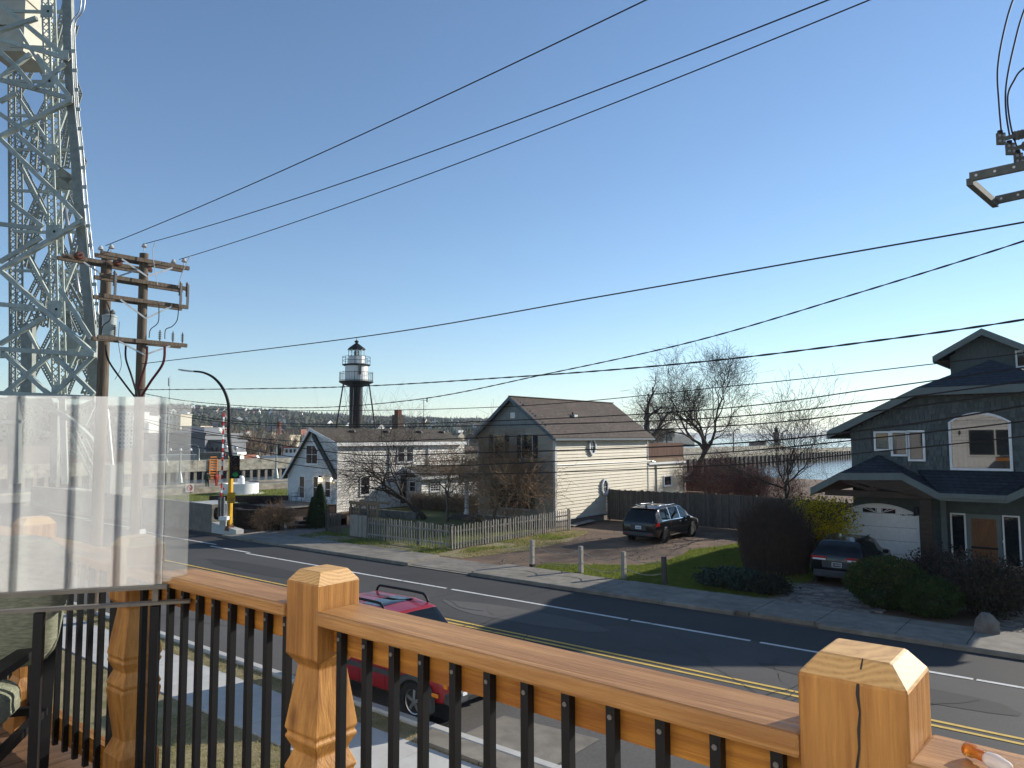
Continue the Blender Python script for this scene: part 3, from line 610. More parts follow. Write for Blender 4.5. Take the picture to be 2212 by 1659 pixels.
# ---------- dark green shingled house on the right ----------
hv, fv, pvv = 33.0, 32.35, 31.3
Hd = thing('shingled_house', 'dark green shingled house with arched window and white garage door', 'house', (-4, 37, 0))
Z1 = (1700.7, 685.8, .2811); ZB = (1700.7, 1042.3, .23146)
FH = front(hv)
def q1(x, y, v): return FV(Z1[0] + x * Z1[2], Z1[1] + y * Z1[2], v)
def q2_(x, y, v): return FV(ZB[0] + x * ZB[2], ZB[1] + y * ZB[2], v)
eL = q1(310, 893, fv); cL = q1(990, 562, fv); eh = .0
uc = -3.75; sl_ = (cL[1] - eL[1]) / (cL[0] - eL[0]); cz = cL[1]; rz_ = cz + (uc - cL[0]) * sl_
eR = (2 * uc - eL[0], eL[1]); cR = (2 * uc - cL[0], cz); vH = fv + (rz_ - cz) / .5; vE = 46
wl = q1(487, 900, hv)[0]; wr = 2 * uc - wl
# walls
MB().prism([(wl, hv, 0), (wr, hv, 0), (wr, hv, eL[1]), (cR[0], hv, cz - .2), (cL[0], hv, cz - .2), (wl, hv, eL[1])], (0, .2, 0)).build('wall', MT['stucco_green'], Hd)
MB().box((wl, hv + .201, 0), (wl + .2, vE - .5, eL[1] + .2)).build('wall', MT['stucco_green'], Hd)
MB().box((wr - .2, hv + .201, 0), (wr, vE - .5, eL[1] + .2)).build('wall', MT['stucco_green'], Hd)
MB().prism([(wl + .2, vE - .6, 0), (wr - .2, vE - .6, 0), (wr - .2, vE - .6, eL[1]), (uc, vE - .6, rz_ - .2), (wl + .2, vE - .6, eL[1])], (0, .1, 0)).build('wall', MT['stucco_green'], Hd)
def T(p, v): return V((p[0], v, p[1]))
# roof planes
def rpl(pts, m='shingle_blue', th=.12): return MB().prism([V(p) for p in pts], (0, 0, th)).build('roof', MT[m], Hd)
rpl([T(eL, fv), T(cL, fv), (uc, vH, rz_), (uc, vE, rz_), T(eL, vE)])
rpl([T(eR, fv), T(eR, vE), (uc + .001, vE, rz_), (uc + .001, vH, rz_), T(cR, fv)])
rpl([T(cL, fv), T(cR, fv), (uc, vH, rz_)])
def board(pts, h, v, m='fascia_green', nm='fascia', th=.05):
    for i in range(len(pts) - 1):
        a, b = pts[i], pts[i + 1]; vv = v - .002 * i
        MB().prism([(a[0], vv, a[1] - h), (b[0], vv, b[1] - h), (b[0], vv, b[1] + .1), (a[0], vv, a[1] + .1)], (0, -th, 0)).build(nm, MT[m], Hd)
board([eL, cL, cR, eR], .20, fv - .005)
MB().prism([(eL[0], fv, eL[1] - .22), (eL[0], fv, eL[1] + .1), (eL[0], vE, eL[1] + .1), (eL[0], vE, eL[1] - .22)], (-.05, 0, 0)).build('fascia', MT['fascia_green'], Hd)
MB().prism([(eL[0], fv, eL[1] - .21), (wl, fv, eL[1] - .19), (wl, vE, eL[1] - .19), (eL[0], vE, eL[1] - .21)], (0, 0, .02)).build('soffit', MT['timber_dark'], Hd)
MB().prism([(eL[0], fv, eL[1] - .18), (cL[0], fv, cL[1] - .18), (cL[0], hv, cL[1] - .18), (eL[0], hv, eL[1] - .18)], (0, 0, .02)).build('soffit', MT['timber_dark'], Hd)
# cupola
cv = 36.0
k0 = q1(1255, 420, cv); kl = q1(1125, 315, cv - .5); kp = q1(1493, 105, cv - .5); kr = (2 * kp[0] - kl[0], kl[1]); kw = (2 * kp[0] - k0[0])
MB().prism([(k0[0], cv, rz_ - 1.4), (kw, cv, rz_ - 1.4), (kw, cv, kl[1] + .1), (kp[0], cv, kp[1] - .2), (k0[0], cv, kl[1] + .1)], (0, 4, 0)).build('cupola', MT['stucco_green'], Hd)
cu = [o for o in Hd.children if o.name.startswith('cupola')][0]
rpl([T(kl, cv - .5), T(kp, cv - .5), T(kp, cv + 4.5), T(kl, cv + 4.5)]); rpl([T(kr, cv - .5), T(kr, cv + 4.5), T((kp[0] + .001, kp[1]), cv + 4.5), T((kp[0] + .001, kp[1]), cv - .5)])
board([kl, kp, kr], .16, cv - .505)
MB().prism([(kl[0], cv - .5, kl[1] - .17), (kl[0], cv - .5, kl[1] + .1), (kl[0], cv + 4.5, kl[1] + .1), (kl[0], cv + 4.5, kl[1] - .17)], (-.05, 0, 0)).build('fascia', MT['fascia_green'], Hd)
MB().prism([(kl[0], cv - .5, kl[1] - .15), (k0[0], cv - .5, kl[1] - .13), (k0[0], cv + 4.5, kl[1] - .13), (kl[0], cv + 4.5, kl[1] - .15)], (0, 0, .02)).build('soffit', MT['timber_dark'], Hd)
FC = front(cv); q = q1(1758, 375, cv); qq = q1(1819, 262, cv); window(Hd, FC, q[0] + .06, qq[0] + .9, q[1], qq[1], MT['white_paint'], 2, 1, .06)
# lower roof: clipped gable over the garage, eave over the porch, second gable over the door
P0, P1, P2, P3, P4 = q1(180, 1330, pvv), q1(400, 1215, pvv), q1(880, 1215, pvv), q1(1170, 1370, pvv), q1(1690, 1385, pvv)
P4 = (P4[0], P3[1]); P5 = (P4[0] + (P2[0] - P3[0]) * -1 * 1.0, P2[1]); P6 = (P5[0] + (P2[0] - P1[0]), P5[1]); gm = (P1[0] + P2[0]) / 2; rise = .62
zt = q1(740, 1080, hv)[1]
rpl([T(P0, pvv), T(P1, pvv), (gm, hv - .3, zt), (gm, hv, zt), (P0[0], hv, P0[1])]); rpl([T(P1, pvv), T(P2, pvv), (gm, hv - .3, zt)])
rpl([T(P2, pvv), T(P3, pvv), (P3[0], hv, P3[1] + .0), (P3[0] - .02, hv, P3[1] + .01), (gm, hv, zt), (gm, hv - .3, zt)])
zs = q1(1300, 1195, hv)[1]
rpl([T(P3, pvv), T(P4, pvv), (P4[0] + 1.0, hv, zs), (P3[0] - 1.0, hv, zs)])
rpl([T(P4, pvv), T(P5, pvv), (P5[0] + .5, hv - .3, zt), (P5[0] + .5, hv, zt), (P4[0], hv, P4[1] + .02)]); rpl([T(P5, pvv), T(P6, pvv), (P5[0] + .5, hv - .3, zt)])
board([P0, P1, P2, P3, P4, P5, P6], .17, pvv - .005)
MB().fbox(front(pvv - .06), P3[0] + .05, P4[0] - .05, P3[1] - .05, P3[1] + .07, .0, .1).build('gutter', MT['fascia_green'], Hd)
MB().prism([(P0[0], pvv, P0[1] - .16), (P1[0], pvv, P1[1] - .16), (P2[0], pvv, P2[1] - .16), (P3[0], pvv, P3[1] - .16), (P3[0], hv, P3[1] - .16), (P2[0], hv, P2[1] - .16), (P1[0], hv, P1[1] - .16), (P0[0], hv, P0[1] - .16)], (0, 0, .02)).build('soffit', MT['timber_dark'], Hd)
# timber truss and posts
tv = pvv + .25
def tb(a, b, w_=.16, v=tv, nm='truss_beam'): MB().beam(T(a, v), T(b, v), .14, w_).build(nm, MT['timber_dark'], Hd)
tb((P0[0] + .5, P3[1] - .05), (P3[0] - .3, P3[1] - .05), .24); tb((gm, P3[1] + .05), (gm, P2[1] - .2), .2, tv - .02); tb((gm, P3[1] + .1), (gm + 1.1, P2[1] - .25), .13, tv - .04); tb((gm, P3[1] + .1), (gm - 1.1, P2[1] - .25), .13, tv - .045)
a_ = q2_(1240, 160, tv)[0]; b_ = q2_(1345, 160, tv)[0]
MB().box((a_, tv - .1, 0), (b_, tv + .15, P3[1] - .18)).build('timber_post', MT['timber_dark'], Hd)
MB().box((b_ + .1, hv - .35, 0), (b_ + .28, hv - .2, 2.8)).build('timber_post', MT['fascia_green'], Hd)
MB().lathe([(.06, 0), (.1, .05), (.1, .28), (.03, .36)], (a_ - .14, tv - .05, 2.25), 8).build('wall_lantern', MT['metal_black'], Hd)
# shingles: every one on the upper facade; the three hundred that show largest are parts, the rest one part
holes = []
A0 = q1(1268, 1160, hv); A1 = q1(1700, 735, hv); holes.append((A0[0] - .12, A1[0] + .12, A0[1] - .12, A1[1] + .1))
W3 = [(q1(678, 1020, hv), q1(790, 880, hv)), (q1(808, 1060, hv), q1(922, 876, hv)), (q1(938, 1098, hv), q1(1050, 872, hv))]
for a, b in W3: holes.append((a[0] - .08, b[0] + .08, a[1] - .08, b[1] + .08))
shs = []; z = P2[1] - .5; row = 0; rr = random.Random(2)
while z < cz - .2:
    k = max(0, (z - (eL[1] - .2)) / sl_); a = max(wl, eL[0] + k + .1); b = min(.5, eR[0] - k - .1); x = a
    while x < b:
        wd = rr.uniform(.12, .26); e = min(x + wd, b)
        if not any(h[0] < (x + e) / 2 < h[1] and h[2] < z + .1 < h[3] for h in holes): shs.append((x, e, z, rr.uniform(-.008, .008)))
        x = e
    z += .205; row += 1
shs.sort(key=lambda t: ((t[0] + 4.6) / 2.6) ** 2 + ((t[2] - 5.0) / 1.4) ** 2)
wsh = [o for o in Hd.children if o.name.startswith('wall')][0]; rest = MB()
for i, (x, e, z, j) in enumerate(shs):
    t_ = MB() if i < 300 else rest
    t_.hexa([FH.p(x + .009, z + j, .055), FH.p(e - .009, z + j, .055), FH.p(e - .009, z + j, .004), FH.p(x + .009, z + j, .004), FH.p(x + .009, z + .215, .012), FH.p(e - .009, z + .215, .012), FH.p(e - .009, z + .215, .004), FH.p(x + .009, z + .215, .004)])
    if i < 300: t_.build('shingle', MT['shingle_green'], wsh)
o = rest.build('shingles', MT['shingle_green'], wsh); o['kind'] = 'stuff'
# same cladding on the left return wall and the cupola front, one part each
for nm, Fx, za, zb, xa, xb in (('shingles', side(wl), 0, 0, 0, 0), ('shingles', FC, rz_ - .9, kp[1] - .2, k0[0], kw)):
    if xa == xb: continue
    s = MB(); z = za
    while z < zb:
        x = xa; lim = max(0, (z - kl[1])) / ((kp[1] - kl[1]) / (kp[0] - kl[0])); lo_, hi_ = max(xa, kl[0] + lim + .15), min(xb, kr[0] - lim - .15)
        while x < xb:
            wd = rr.uniform(.12, .26)
            if lo_ < x and x + wd < hi_ and not (q[0] - .05 < x + wd / 2 and q[1] - .1 < z < qq[1] + .05): s.hexa([Fx.p(x + .005, z, .034), Fx.p(x + wd - .005, z, .034), Fx.p(x + wd - .005, z, .004), Fx.p(x + .005, z, .004), Fx.p(x + .005, z + .23, .012), Fx.p(x + wd - .005, z + .23, .012), Fx.p(x + wd - .005, z + .23, .004), Fx.p(x + .005, z + .23, .004)])
            x += wd
        z += .205
    o = s.build('shingles', MT['shingle_green'], cu); o['kind'] = 'stuff'
# windows of the upper facade
for i, (a, b) in enumerate(W3): window(Hd, FH, a[0] + .05, b[0] - .05, a[1] + .05, b[1] - .05, MT['white_paint'], 1, 1, .08, off=.09, sill=False)
mat('reflective_glass', (.006, .008, .01), (.006, .008, .01), .012, spec=1.0, coat=1)
ax0, ax1, az0, az1 = A0[0], A1[0], A0[1], q1(1262, 805, hv)[1]; azt = A1[1]
def arch(in_, off):
    pts = [FH.p(ax0 + in_, az0 + in_, off), FH.p(ax1 - in_, az0 + in_, off)]
    for i in range(13):
        t_ = i / 12; x = ax1 - in_ + (ax0 - ax1 + 2 * in_) * t_; pts.append(FH.p(x, az1 + (azt - az1 - in_) * (1 - (2 * t_ - 1) ** 2), off))
    return pts
s = MB(); rings = [arch(-.06, .0), arch(-.06, .10), arch(.03, .10), arch(.03, .05)]; n = len(rings[0])
for r_ in rings: s.v += r_
for j in range(3):
    for i in range(n): s.f.append((j * n + i, j * n + (i + 1) % n, (j + 1) * n + (i + 1) % n, (j + 1) * n + i))
aw = s.build('window', MT['white_paint'], Hd); MB().prism(arch(.02, .05), FH.n * .015).build('pane', MT['reflective_glass'], aw)
# garage door: arched, four columns of raised panels, sunburst lights on top
GF = FH; gx0 = q2_(527, 500, hv)[0]; gx1 = q2_(1228, 500, hv)[0]; gzt = q2_(860, 203, hv)[1]; gze = q2_(1222, 305, hv)[1]
def garch(i_, off):
    pts = [GF.p(gx0 + i_, .02, off), GF.p(gx1 - i_, .02, off)]
    for i in range(13):
        t_ = i / 12; x = gx1 - i_ + (gx0 - gx1 + 2 * i_) * t_; pts.append(GF.p(x, gze + (gzt - gze - i_) * (1 - (2 * t_ - 1) ** 2), off))
    return pts
gd = MB().prism(garch(0, .01), GF.n * .03).build('garage_door', MT['white_paint'], Hd)
s = MB(); rings = [garch(-.04, .0), garch(-.04, .09), garch(.03, .09), garch(.03, .03)]; n = len(rings[0])
for r_ in rings: s.v += r_
for j in range(3):
    for i in range(n): s.f.append((j * n + i, j * n + (i + 1) % n, (j + 1) * n + (i + 1) % n, (j + 1) * n + i))
s.build('door_frame', MT['white_paint'], gd)
gw = (gx1 - gx0) / 4; gh = gze / 4.0
for i in range(4):
    for j in range(4):
        a = gx0 + i * gw; MB().fbox(GF, a + .09, a + gw - .09, j * gh + .1, (j + 1) * gh - .07, .04, .055).build('panel', MT['white_paint'], gd)
    a = gx0 + i * gw; top = gzt - .16 - (.24 if i in (0, 3) else 0)
    pn_ = MB().fbox(GF, a + .09, a + gw - .09, gze + .02, top, .041, .05).build('pane', MT['window_glass'], gd)
    for k in range(3):
        c_ = (gx0 + gx1) / 2; px_ = a + .1 + (gw - .2) * (k + .5) / 3; dx = (px_ - c_)
        MB().beam(GF.p(a + (gw - .12 if i < 2 else .12), gze + .03, .06), GF.p(a + .12 + (gw - .24) * k / 2, top, .06), .02, .03, GF.n).build('muntin', MT['white_paint'], gd)
for j in range(1, 5): MB().fbox(GF, gx0 + .02, gx1 - .02, j * gh - .006, j * gh + .006, .04, .043).build('panel_joint', MT['insul_grey'], gd)
# entrance: door with storm glass between two sidelights
for (a, b, c_, d) in ((1555, 300, 1650, 712), (2045, 325, 2155, 772)):
    p_, r_ = q2_(a, d, hv), q2_(b * 0 + c_, b, hv); window(Hd, FH, p_[0], r_[0], p_[1], r_[1], MT['white_paint'], 1, 1, .05)
p_, r_ = q2_(1735, 760, hv), q2_(1950, 345, hv)
dd = MB().fbox(FH, p_[0] - .16, r_[0] + .16, .1, r_[1] + .16, 0, .05).build('door', MT['fascia_green'], Hd)
wd_ = mat('door_wood', (.20, .085, .032), (.12, .05, .02), .5, 4, st=(5, 5, .6))
dl = MB().fbox(FH, p_[0], r_[0], .2, r_[1], .051, .06).build('door_leaf', wd_, dd)
for i in range(2):
    for j in range(3):
        w2 = (r_[0] - p_[0]) / 2; h2 = (r_[1] - .3) / 3; MB().fbox(FH, p_[0] + i * w2 + .06, p_[0] + (i + 1) * w2 - .06, .28 + j * h2, .2 + (j + 1) * h2, .061, .075).build('panel', wd_, dl) if False else MB().fbox(FH, p_[0] + i * w2 + .06, p_[0] + (i + 1) * w2 - .06, .28 + j * h2, .2 + (j + 1) * h2, .061, .075).build('panel', wd_, dd)
MB().fbox(FH, p_[0] - .02, r_[0] + .02, 1.02, 1.1, .08, .1).build('push_bar', MT['metal_black'], dd)
c_ = q2_(2020, 552, hv); MB().lathe([(.04, 0), (.04, .02)], (0, 0, 0), 10); MB().fbox(FH, c_[0] - .035, c_[0] + .035, c_[1] - .05, c_[1] + .05, .0, .03).build('doorbell', MT['white_paint'], Hd)
c_ = q2_(1603, 430, hv); MB().fbox(FH, c_[0] - .14, c_[0] + .14, c_[1] - .16, c_[1] + .16, .036, .04).build('paper_notice', MT['curtain'], Hd)
# barrel planter
bp = q2_(2165, 885, 31.9); br = thing('barrel_planter', 'wooden half barrel planter with dark hoops by the front door', 'planter', (bp[0], 31.9, 0))
MB().lathe([(.26, 0), (.33, .3), (.34, .42), (.31, .6), (.28, .6), (.28, .5)], (bp[0], 31.9, 0), 16).build('staves', MT['lattice_tan'], br, smooth=40)
for zz in (.12, .3, .5): MB().lathe([(.31 + .03 * (zz > .2) , zz - .02), (.31 + .035 * (zz > .2), zz + .02)], (bp[0], 31.9, 0), 16, cap=False).build('hoop', MT['metal_black'], br)
g = G(2133, 1375); s = MB()
rk = random.Random(4); b = bmesh.new(); bmesh.ops.create_icosphere(b, subdivisions=2, radius=1)
for v_ in b.verts:
    q_ = v_.co * (1 + .28 * noise.noise(v_.co * 1.7 + V((3, 1, 2)))); s.v.append(g + V((q_.x * .28, q_.y * .25, max(-.05, q_.z * .55 + .12))))
s.f = [tuple(x.index for x in f.verts) for f in b.faces]; b.free()
s.build('garden_rock', MT['stone'], None, label='pointed grey garden rock at the pavement edge', cat='rock')
# the deck's own house: white board-and-batten wall behind the camera
Hs = thing('deck_house', 'white board and batten house wall behind the deck', 'house', (0, -.8, 0))
mat('batten_white', (.72, .71, .71), (.66, .65, .65), .55, 6, bump=.5, bscale=18, bst=(6, 6, .8))
FB = Fr((0, -.75, 0), (-1, 0, 0), (0, 1, 0))
bw = MB().fbox(FB, -12, 14, 0, 9.2, -.3, 0).build('wall', MT['batten_white'], Hs)
for i in range(72): MB().fbox(FB, -12 + i * .36, -12 + i * .36 + .06, 0, 9.2, .001, .045).build('batten', MT['white_paint'], bw)
MB().prism([(-9.5, -.9, 9.15), (12.5, -.9, 9.15), (12.5, -5, 12), (-9.5, -5, 12)], (0, 0, .2)).build('roof', MT['roof_grey'], Hs)

pd_ = MB().fbox(FB, 5.4, 9.0, 3.74, 5.85, .05, .09).build('patio_door', MT['white_paint'], Hs)
for k in range(2): MB().fbox(FB, 5.5 + k * 1.75, 7.15 + k * 1.75, 3.84, 5.75, .0905, .10).build('pane', MT['window_glass'], pd_)
MB().lathe([(.05, 0), (.08, .05), (.08, .25), (.03, .32)], FB.p(9.5, 5.4, .12), 8).build('wall_lantern', MT['metal_black'], Hs)
MB().fbox(FB, 10.3, 12.2, 4.5, 6.0, .05, .08).build('window', MT['window_glass'], Hs)
# ================= the deck =================
def woodmat(name, c1, c2, ax=2, rough=.5, sc=13, knots=True, spec=.35):
    m = bpy.data.materials.new(name); m.use_nodes = True; MT[name] = m; t = m.node_tree; n = t.nodes; l = t.links; b = n['Principled BSDF']
    g = n.new('ShaderNodeTexCoord'); mp = n.new('ShaderNodeMapping'); s3 = [1, 1, 1]; s3[ax] = .045; mp.inputs['Scale'].default_value = s3; l.new(g.outputs['Object'], mp.inputs[0])
    oi = n.new('ShaderNodeObjectInfo'); cbv = n.new('ShaderNodeVectorMath'); cbv.operation = 'SCALE'; cbv.inputs[0].default_value = (3, 7, 5); l.new(oi.outputs['Random'], cbv.inputs['Scale']); l.new(cbv.outputs[0], mp.inputs['Location'])
    nz = n.new('ShaderNodeTexNoise'); nz.inputs['Scale'].default_value = sc; nz.inputs['Detail'].default_value = 3; nz.inputs['Distortion'].default_value = .35; l.new(mp.outputs[0], nz.inputs['Vector'])
    ml = n.new('ShaderNodeMath'); ml.operation = 'MULTIPLY'; ml.inputs[1].default_value = 8; l.new(nz.outputs['Fac'], ml.inputs[0])
    fr = n.new('ShaderNodeMath'); fr.operation = 'PINGPONG'; fr.inputs[1].default_value = 1; l.new(ml.outputs[0], fr.inputs[0])
    n2 = n.new('ShaderNodeTexNoise'); n2.inputs['Scale'].default_value = 120; n2.inputs['Detail'].default_value = 6; n2.inputs['Roughness'].default_value = .7; l.new(mp.outputs[0], n2.inputs['Vector'])
    n3 = n.new('ShaderNodeTexNoise'); n3.inputs['Scale'].default_value = 2.6; n3.inputs['Detail'].default_value = 3; l.new(g.outputs['Object'], n3.inputs['Vector'])
    ad = n.new('ShaderNodeMath'); ad.operation = 'MULTIPLY_ADD'; ad.inputs[1].default_value = .42; l.new(fr.outputs[0], ad.inputs[0]); l.new(n2.outputs['Fac'], ad.inputs[2])
    a2 = n.new('ShaderNodeMath'); a2.operation = 'ADD'; l.new(ad.outputs[0], a2.inputs[0]); l.new(n3.outputs['Fac'], a2.inputs[1])
    rg = n.new('ShaderNodeMapRange'); rg.inputs[1].default_value = .72; rg.inputs[2].default_value = 1.5; l.new(a2.outputs[0], rg.inputs[0])
    mx = n.new('ShaderNodeMix'); mx.data_type = 'RGBA'; mx.inputs[6].default_value = (*c1, 1); mx.inputs[7].default_value = (*c2, 1); l.new(rg.outputs[0], mx.inputs[0]); col = mx.outputs[2]
    if knots:
        vm = n.new('ShaderNodeMapping'); v3 = [1, 1, 1]; v3[ax] = .55; vm.inputs['Scale'].default_value = v3; l.new(g.outputs['Object'], vm.inputs[0]); l.new(cbv.outputs[0], vm.inputs['Location'])
        vo = n.new('ShaderNodeTexVoronoi'); vo.inputs['Scale'].default_value = 4.2; l.new(vm.outputs[0], vo.inputs['Vector'])
        kr = n.new('ShaderNodeMapRange'); kr.inputs[1].default_value = .05; kr.inputs[2].default_value = .13; kr.inputs[3].default_value = .75; kr.inputs[4].default_value = 0; l.new(vo.outputs['Distance'], kr.inputs[0])
        m2 = n.new('ShaderNodeMix'); m2.data_type = 'RGBA'; m2.inputs[7].default_value = (c2[0] * .4, c2[1] * .32, c2[2] * .3, 1); l.new(kr.outputs[0], m2.inputs[0]); l.new(col, m2.inputs[6]); col = m2.outputs[2]
    l.new(col, b.inputs['Base Color']); b.inputs['Roughness'].default_value = rough; b.inputs['Specular IOR Level'].default_value = spec
    u = n.new('ShaderNodeBump'); u.inputs['Strength'].default_value = .6; u.inputs['Distance'].default_value = .005; l.new(ad.outputs[0], u.inputs['Height']); l.new(u.outputs[0], b.inputs['Normal'])
    return m
woodmat('cedar_post', (.52, .255, .065), (.25, .105, .024), 2, .5)
woodmat('cedar_rail', (.49, .26, .092), (.28, .13, .038), 0, .42, knots=False)
woodmat('cedar_fascia', (.55, .25, .035), (.27, .095, .012), 0, .5)
woodmat('deck_board', (.19, .105, .055), (.10, .055, .03), 1, .6)
def endgrain(name, c1, c2, cen):
    m = bpy.data.materials.new(name); m.use_nodes = True; t = m.node_tree; n = t.nodes; l = t.links; b = n['Principled BSDF']; MT[name] = m
    g = n.new('ShaderNodeTexCoord'); mp = n.new('ShaderNodeMapping'); mp.inputs['Location'].default_value = cen; mp.inputs['Scale'].default_value = (1, 1, .6); l.new(g.outputs['Object'], mp.inputs[0])
    nz = n.new('ShaderNodeTexNoise'); nz.inputs['Scale'].default_value = 9; l.new(mp.outputs[0], nz.inputs['Vector']); vl_ = n.new('ShaderNodeVectorMath'); vl_.operation = 'LENGTH'; l.new(mp.outputs[0], vl_.inputs[0])
    a = n.new('ShaderNodeMath'); a.operation = 'MULTIPLY_ADD'; a.inputs[1].default_value = .035; l.new(nz.outputs['Fac'], a.inputs[0]); l.new(vl_.outputs['Value'], a.inputs[2]); k = n.new('ShaderNodeMath'); k.operation = 'MULTIPLY'; k.inputs[1].default_value = 260; l.new(a.outputs[0], k.inputs[0]); p = n.new('ShaderNodeMath'); p.operation = 'PINGPONG'; p.inputs[1].default_value = 1; l.new(k.outputs[0], p.inputs[0])
    n2 = n.new('ShaderNodeTexNoise'); n2.inputs['Scale'].default_value = 160; l.new(g.outputs['Object'], n2.inputs['Vector']); q = n.new('ShaderNodeMath'); q.operation = 'MULTIPLY'; l.new(p.outputs[0], q.inputs[0]); l.new(n2.outputs['Fac'], q.inputs[1])
    mx = n.new('ShaderNodeMix'); mx.data_type = 'RGBA'; mx.inputs[6].default_value = (*c1, 1); mx.inputs[7].default_value = (*c2, 1); l.new(q.outputs[0], mx.inputs[0]); l.new(mx.outputs[2], b.inputs['Base Color']); b.inputs['Roughness'].default_value = .6; return m
endgrain('cedar_end', (.56, .34, .13), (.27, .13, .04), (.05, -.03, -1.0))
ZD = 3.74; VR = 1.44; ZR = 4.70                # deck floor, rail line, top of the cap board
posts = ((-.357, 1.387), (-1.92, 1.43), (-3.17, 1.43), (-4.40, 1.45), (-6.0, 1.47))
hw = .078
prof = [(.052, 0), (.078, -.034), (.078, -.25), (.052, -.285), (.078, -.47), (.071, -.482), (.078, -.494), (.058, -.535), (.078, -.585), (.071, -.597), (.078, -.609), (.054, -.80), (.078, -.86), (.078, -1.1)]
def carved(p, top, k=1):
    s = MB(); s.lathe([(r_ * k, top + z) for r_, z in reversed(prof)], p, 4, sq=True); return s
lab = ['chunky carved cedar deck post with a long drying crack, nearest the camera', 'carved cedar deck post rising above the rail in front of the red car', 'carved cedar deck post beside the added reflection screen', 'carved cedar deck post behind the added reflection screen', 'carved cedar deck post at the far end of the rail']
for i, (u, VR) in enumerate(posts):
    t = thing('deck_post', lab[i], 'post', (u, VR, ZD), 0, 'carved posts of the deck rail'); o = carved((u, VR, 0), ZR + .105 + .032 * (i == 0), 1.08 if i == 0 else 1).build('shaft', MT['cedar_post'], t)
    o.data.materials.append(MT['cedar_end'])
    for f in o.data.polygons:
        if f.normal.z > .3 and f.center.z > .9: f.material_index = 1
    bv = o.modifiers.new('b', 'BEVEL'); bv.width = .003; bv.segments = 1
    if i == 0:                                   # the drying crack: a dark wedge let into the camera-side face
        kk = hw * 1.08; zt0 = ZR + .137; pts = [(u + .014, VR - .052 * 1.08 - .002, zt0 + .001), (u + .012, VR - kk + .010, zt0 - .024), (u + .012, VR - kk - .0012, zt0 - .036)]
        for k in range(14): pts.append((u + .011 + .003 * math.sin(k * .9) + .0015 * math.sin(k * 2.3) - .0008 * k, VR - kk - .0012, zt0 - .05 - k * .028))
        pts = [p for p in pts if p[2] > zt0 - .27]; wv_ = [.001, .0018, .0024] + [.0028 - .0012 * abs(math.sin(k * 1.7)) for k in range(20)]
        s = MB(); s.grid([[(p[0] - wv_[k], p[1], p[2]) for k, p in enumerate(pts)], [(p[0] + wv_[k], p[1], p[2]) for k, p in enumerate(pts)]]); s.build('crack', MT['tar'], t)
rail_lab = ['cedar deck railing bay holding the small glass ornament', 'cedar deck railing bay with black balusters in front of the road', 'cedar deck railing bay with black balusters over the pale pavement', 'cedar deck railing bay behind the patio armchair', 'cedar deck railing bay at the far end of the deck']
def bay(p0, p1, lb):
    p0, p1 = V((*p0, 0)), V((*p1, 0)); d = (p0 - p1).normalized(); F = Fr(p1, d, V((d.y, -d.x, 0))); L = (p0 - p1).length; a, b = hw + .004, L - hw - .004; m_ = (p0 + p1) / 2
    t = thing('deck_railing', lb, 'railing', (m_.x, m_.y, ZD), 0, 'railing bays of the deck')
    o = MB().fbox(F, a, b, ZR - .042, ZR, -.075, .085).build('cap_board', MT['cedar_rail'], t); bv = o.modifiers.new('b', 'BEVEL'); bv.width = .008; bv.segments = 2
    MB().fbox(F, a, b, ZR - .128, ZR - .0425, -.022, .018).build('sub_rail', MT['cedar_fascia'], t)
    MB().fbox(F, a, b, ZD + .07, ZD + .17, -.022, .020).build('bottom_rail', MT['cedar_fascia'], t)
    n = int((b - a) / .108); st = (b - a) / n
    for i in range(n):
        x = a + st * (i + .5); o = MB().fbox(F, x - .011, x + .011, ZD + .05, ZR - .046, .0205, .042).build('baluster', MT['metal_black'], t)
        for zz in (ZR - .078, ZD + .12): MB().tube([F.p(x, zz, .0425), F.p(x, zz, .0455)], .0055, 8).build('screw', MT['insul_grey'], o)
PP = [(1.25, 1.30)] + list(posts)
for i in range(5): bay(PP[i], PP[i + 1], rail_lab[i])
# deck floor boards
VR = 1.43
dk = thing('deck_floor', None, None, (-2, .4, ZD)); dk['kind'] = 'structure'
for i in range(62):
    x = -7 + i * .145; MB().box((x + .004, -.74, ZD - .035), (x + .141, VR + .12 - max(0, x + 2) * .03, ZD)).build('deck_board', MT['deck_board'], dk)
MB().hexa([(-7, 1.43, ZD - .28), (-1.9, 1.43, ZD - .28), (-1.9, 1.5, ZD - .28), (-7, 1.5, ZD - .28), (-7, 1.43, ZD - .036), (-1.9, 1.43, ZD - .036), (-1.9, 1.5, ZD - .036), (-7, 1.5, ZD - .036)]).build('rim_joist', MT['cedar_fascia'], dk)
for u in (-6.5, -3.4, -.3):
    MB().box((u - .08, VR - .1, 0), (u + .08, VR + .06, ZD - .28)).build('deck_support', MT['wood_grey_dark'], dk)
VR = 1.43
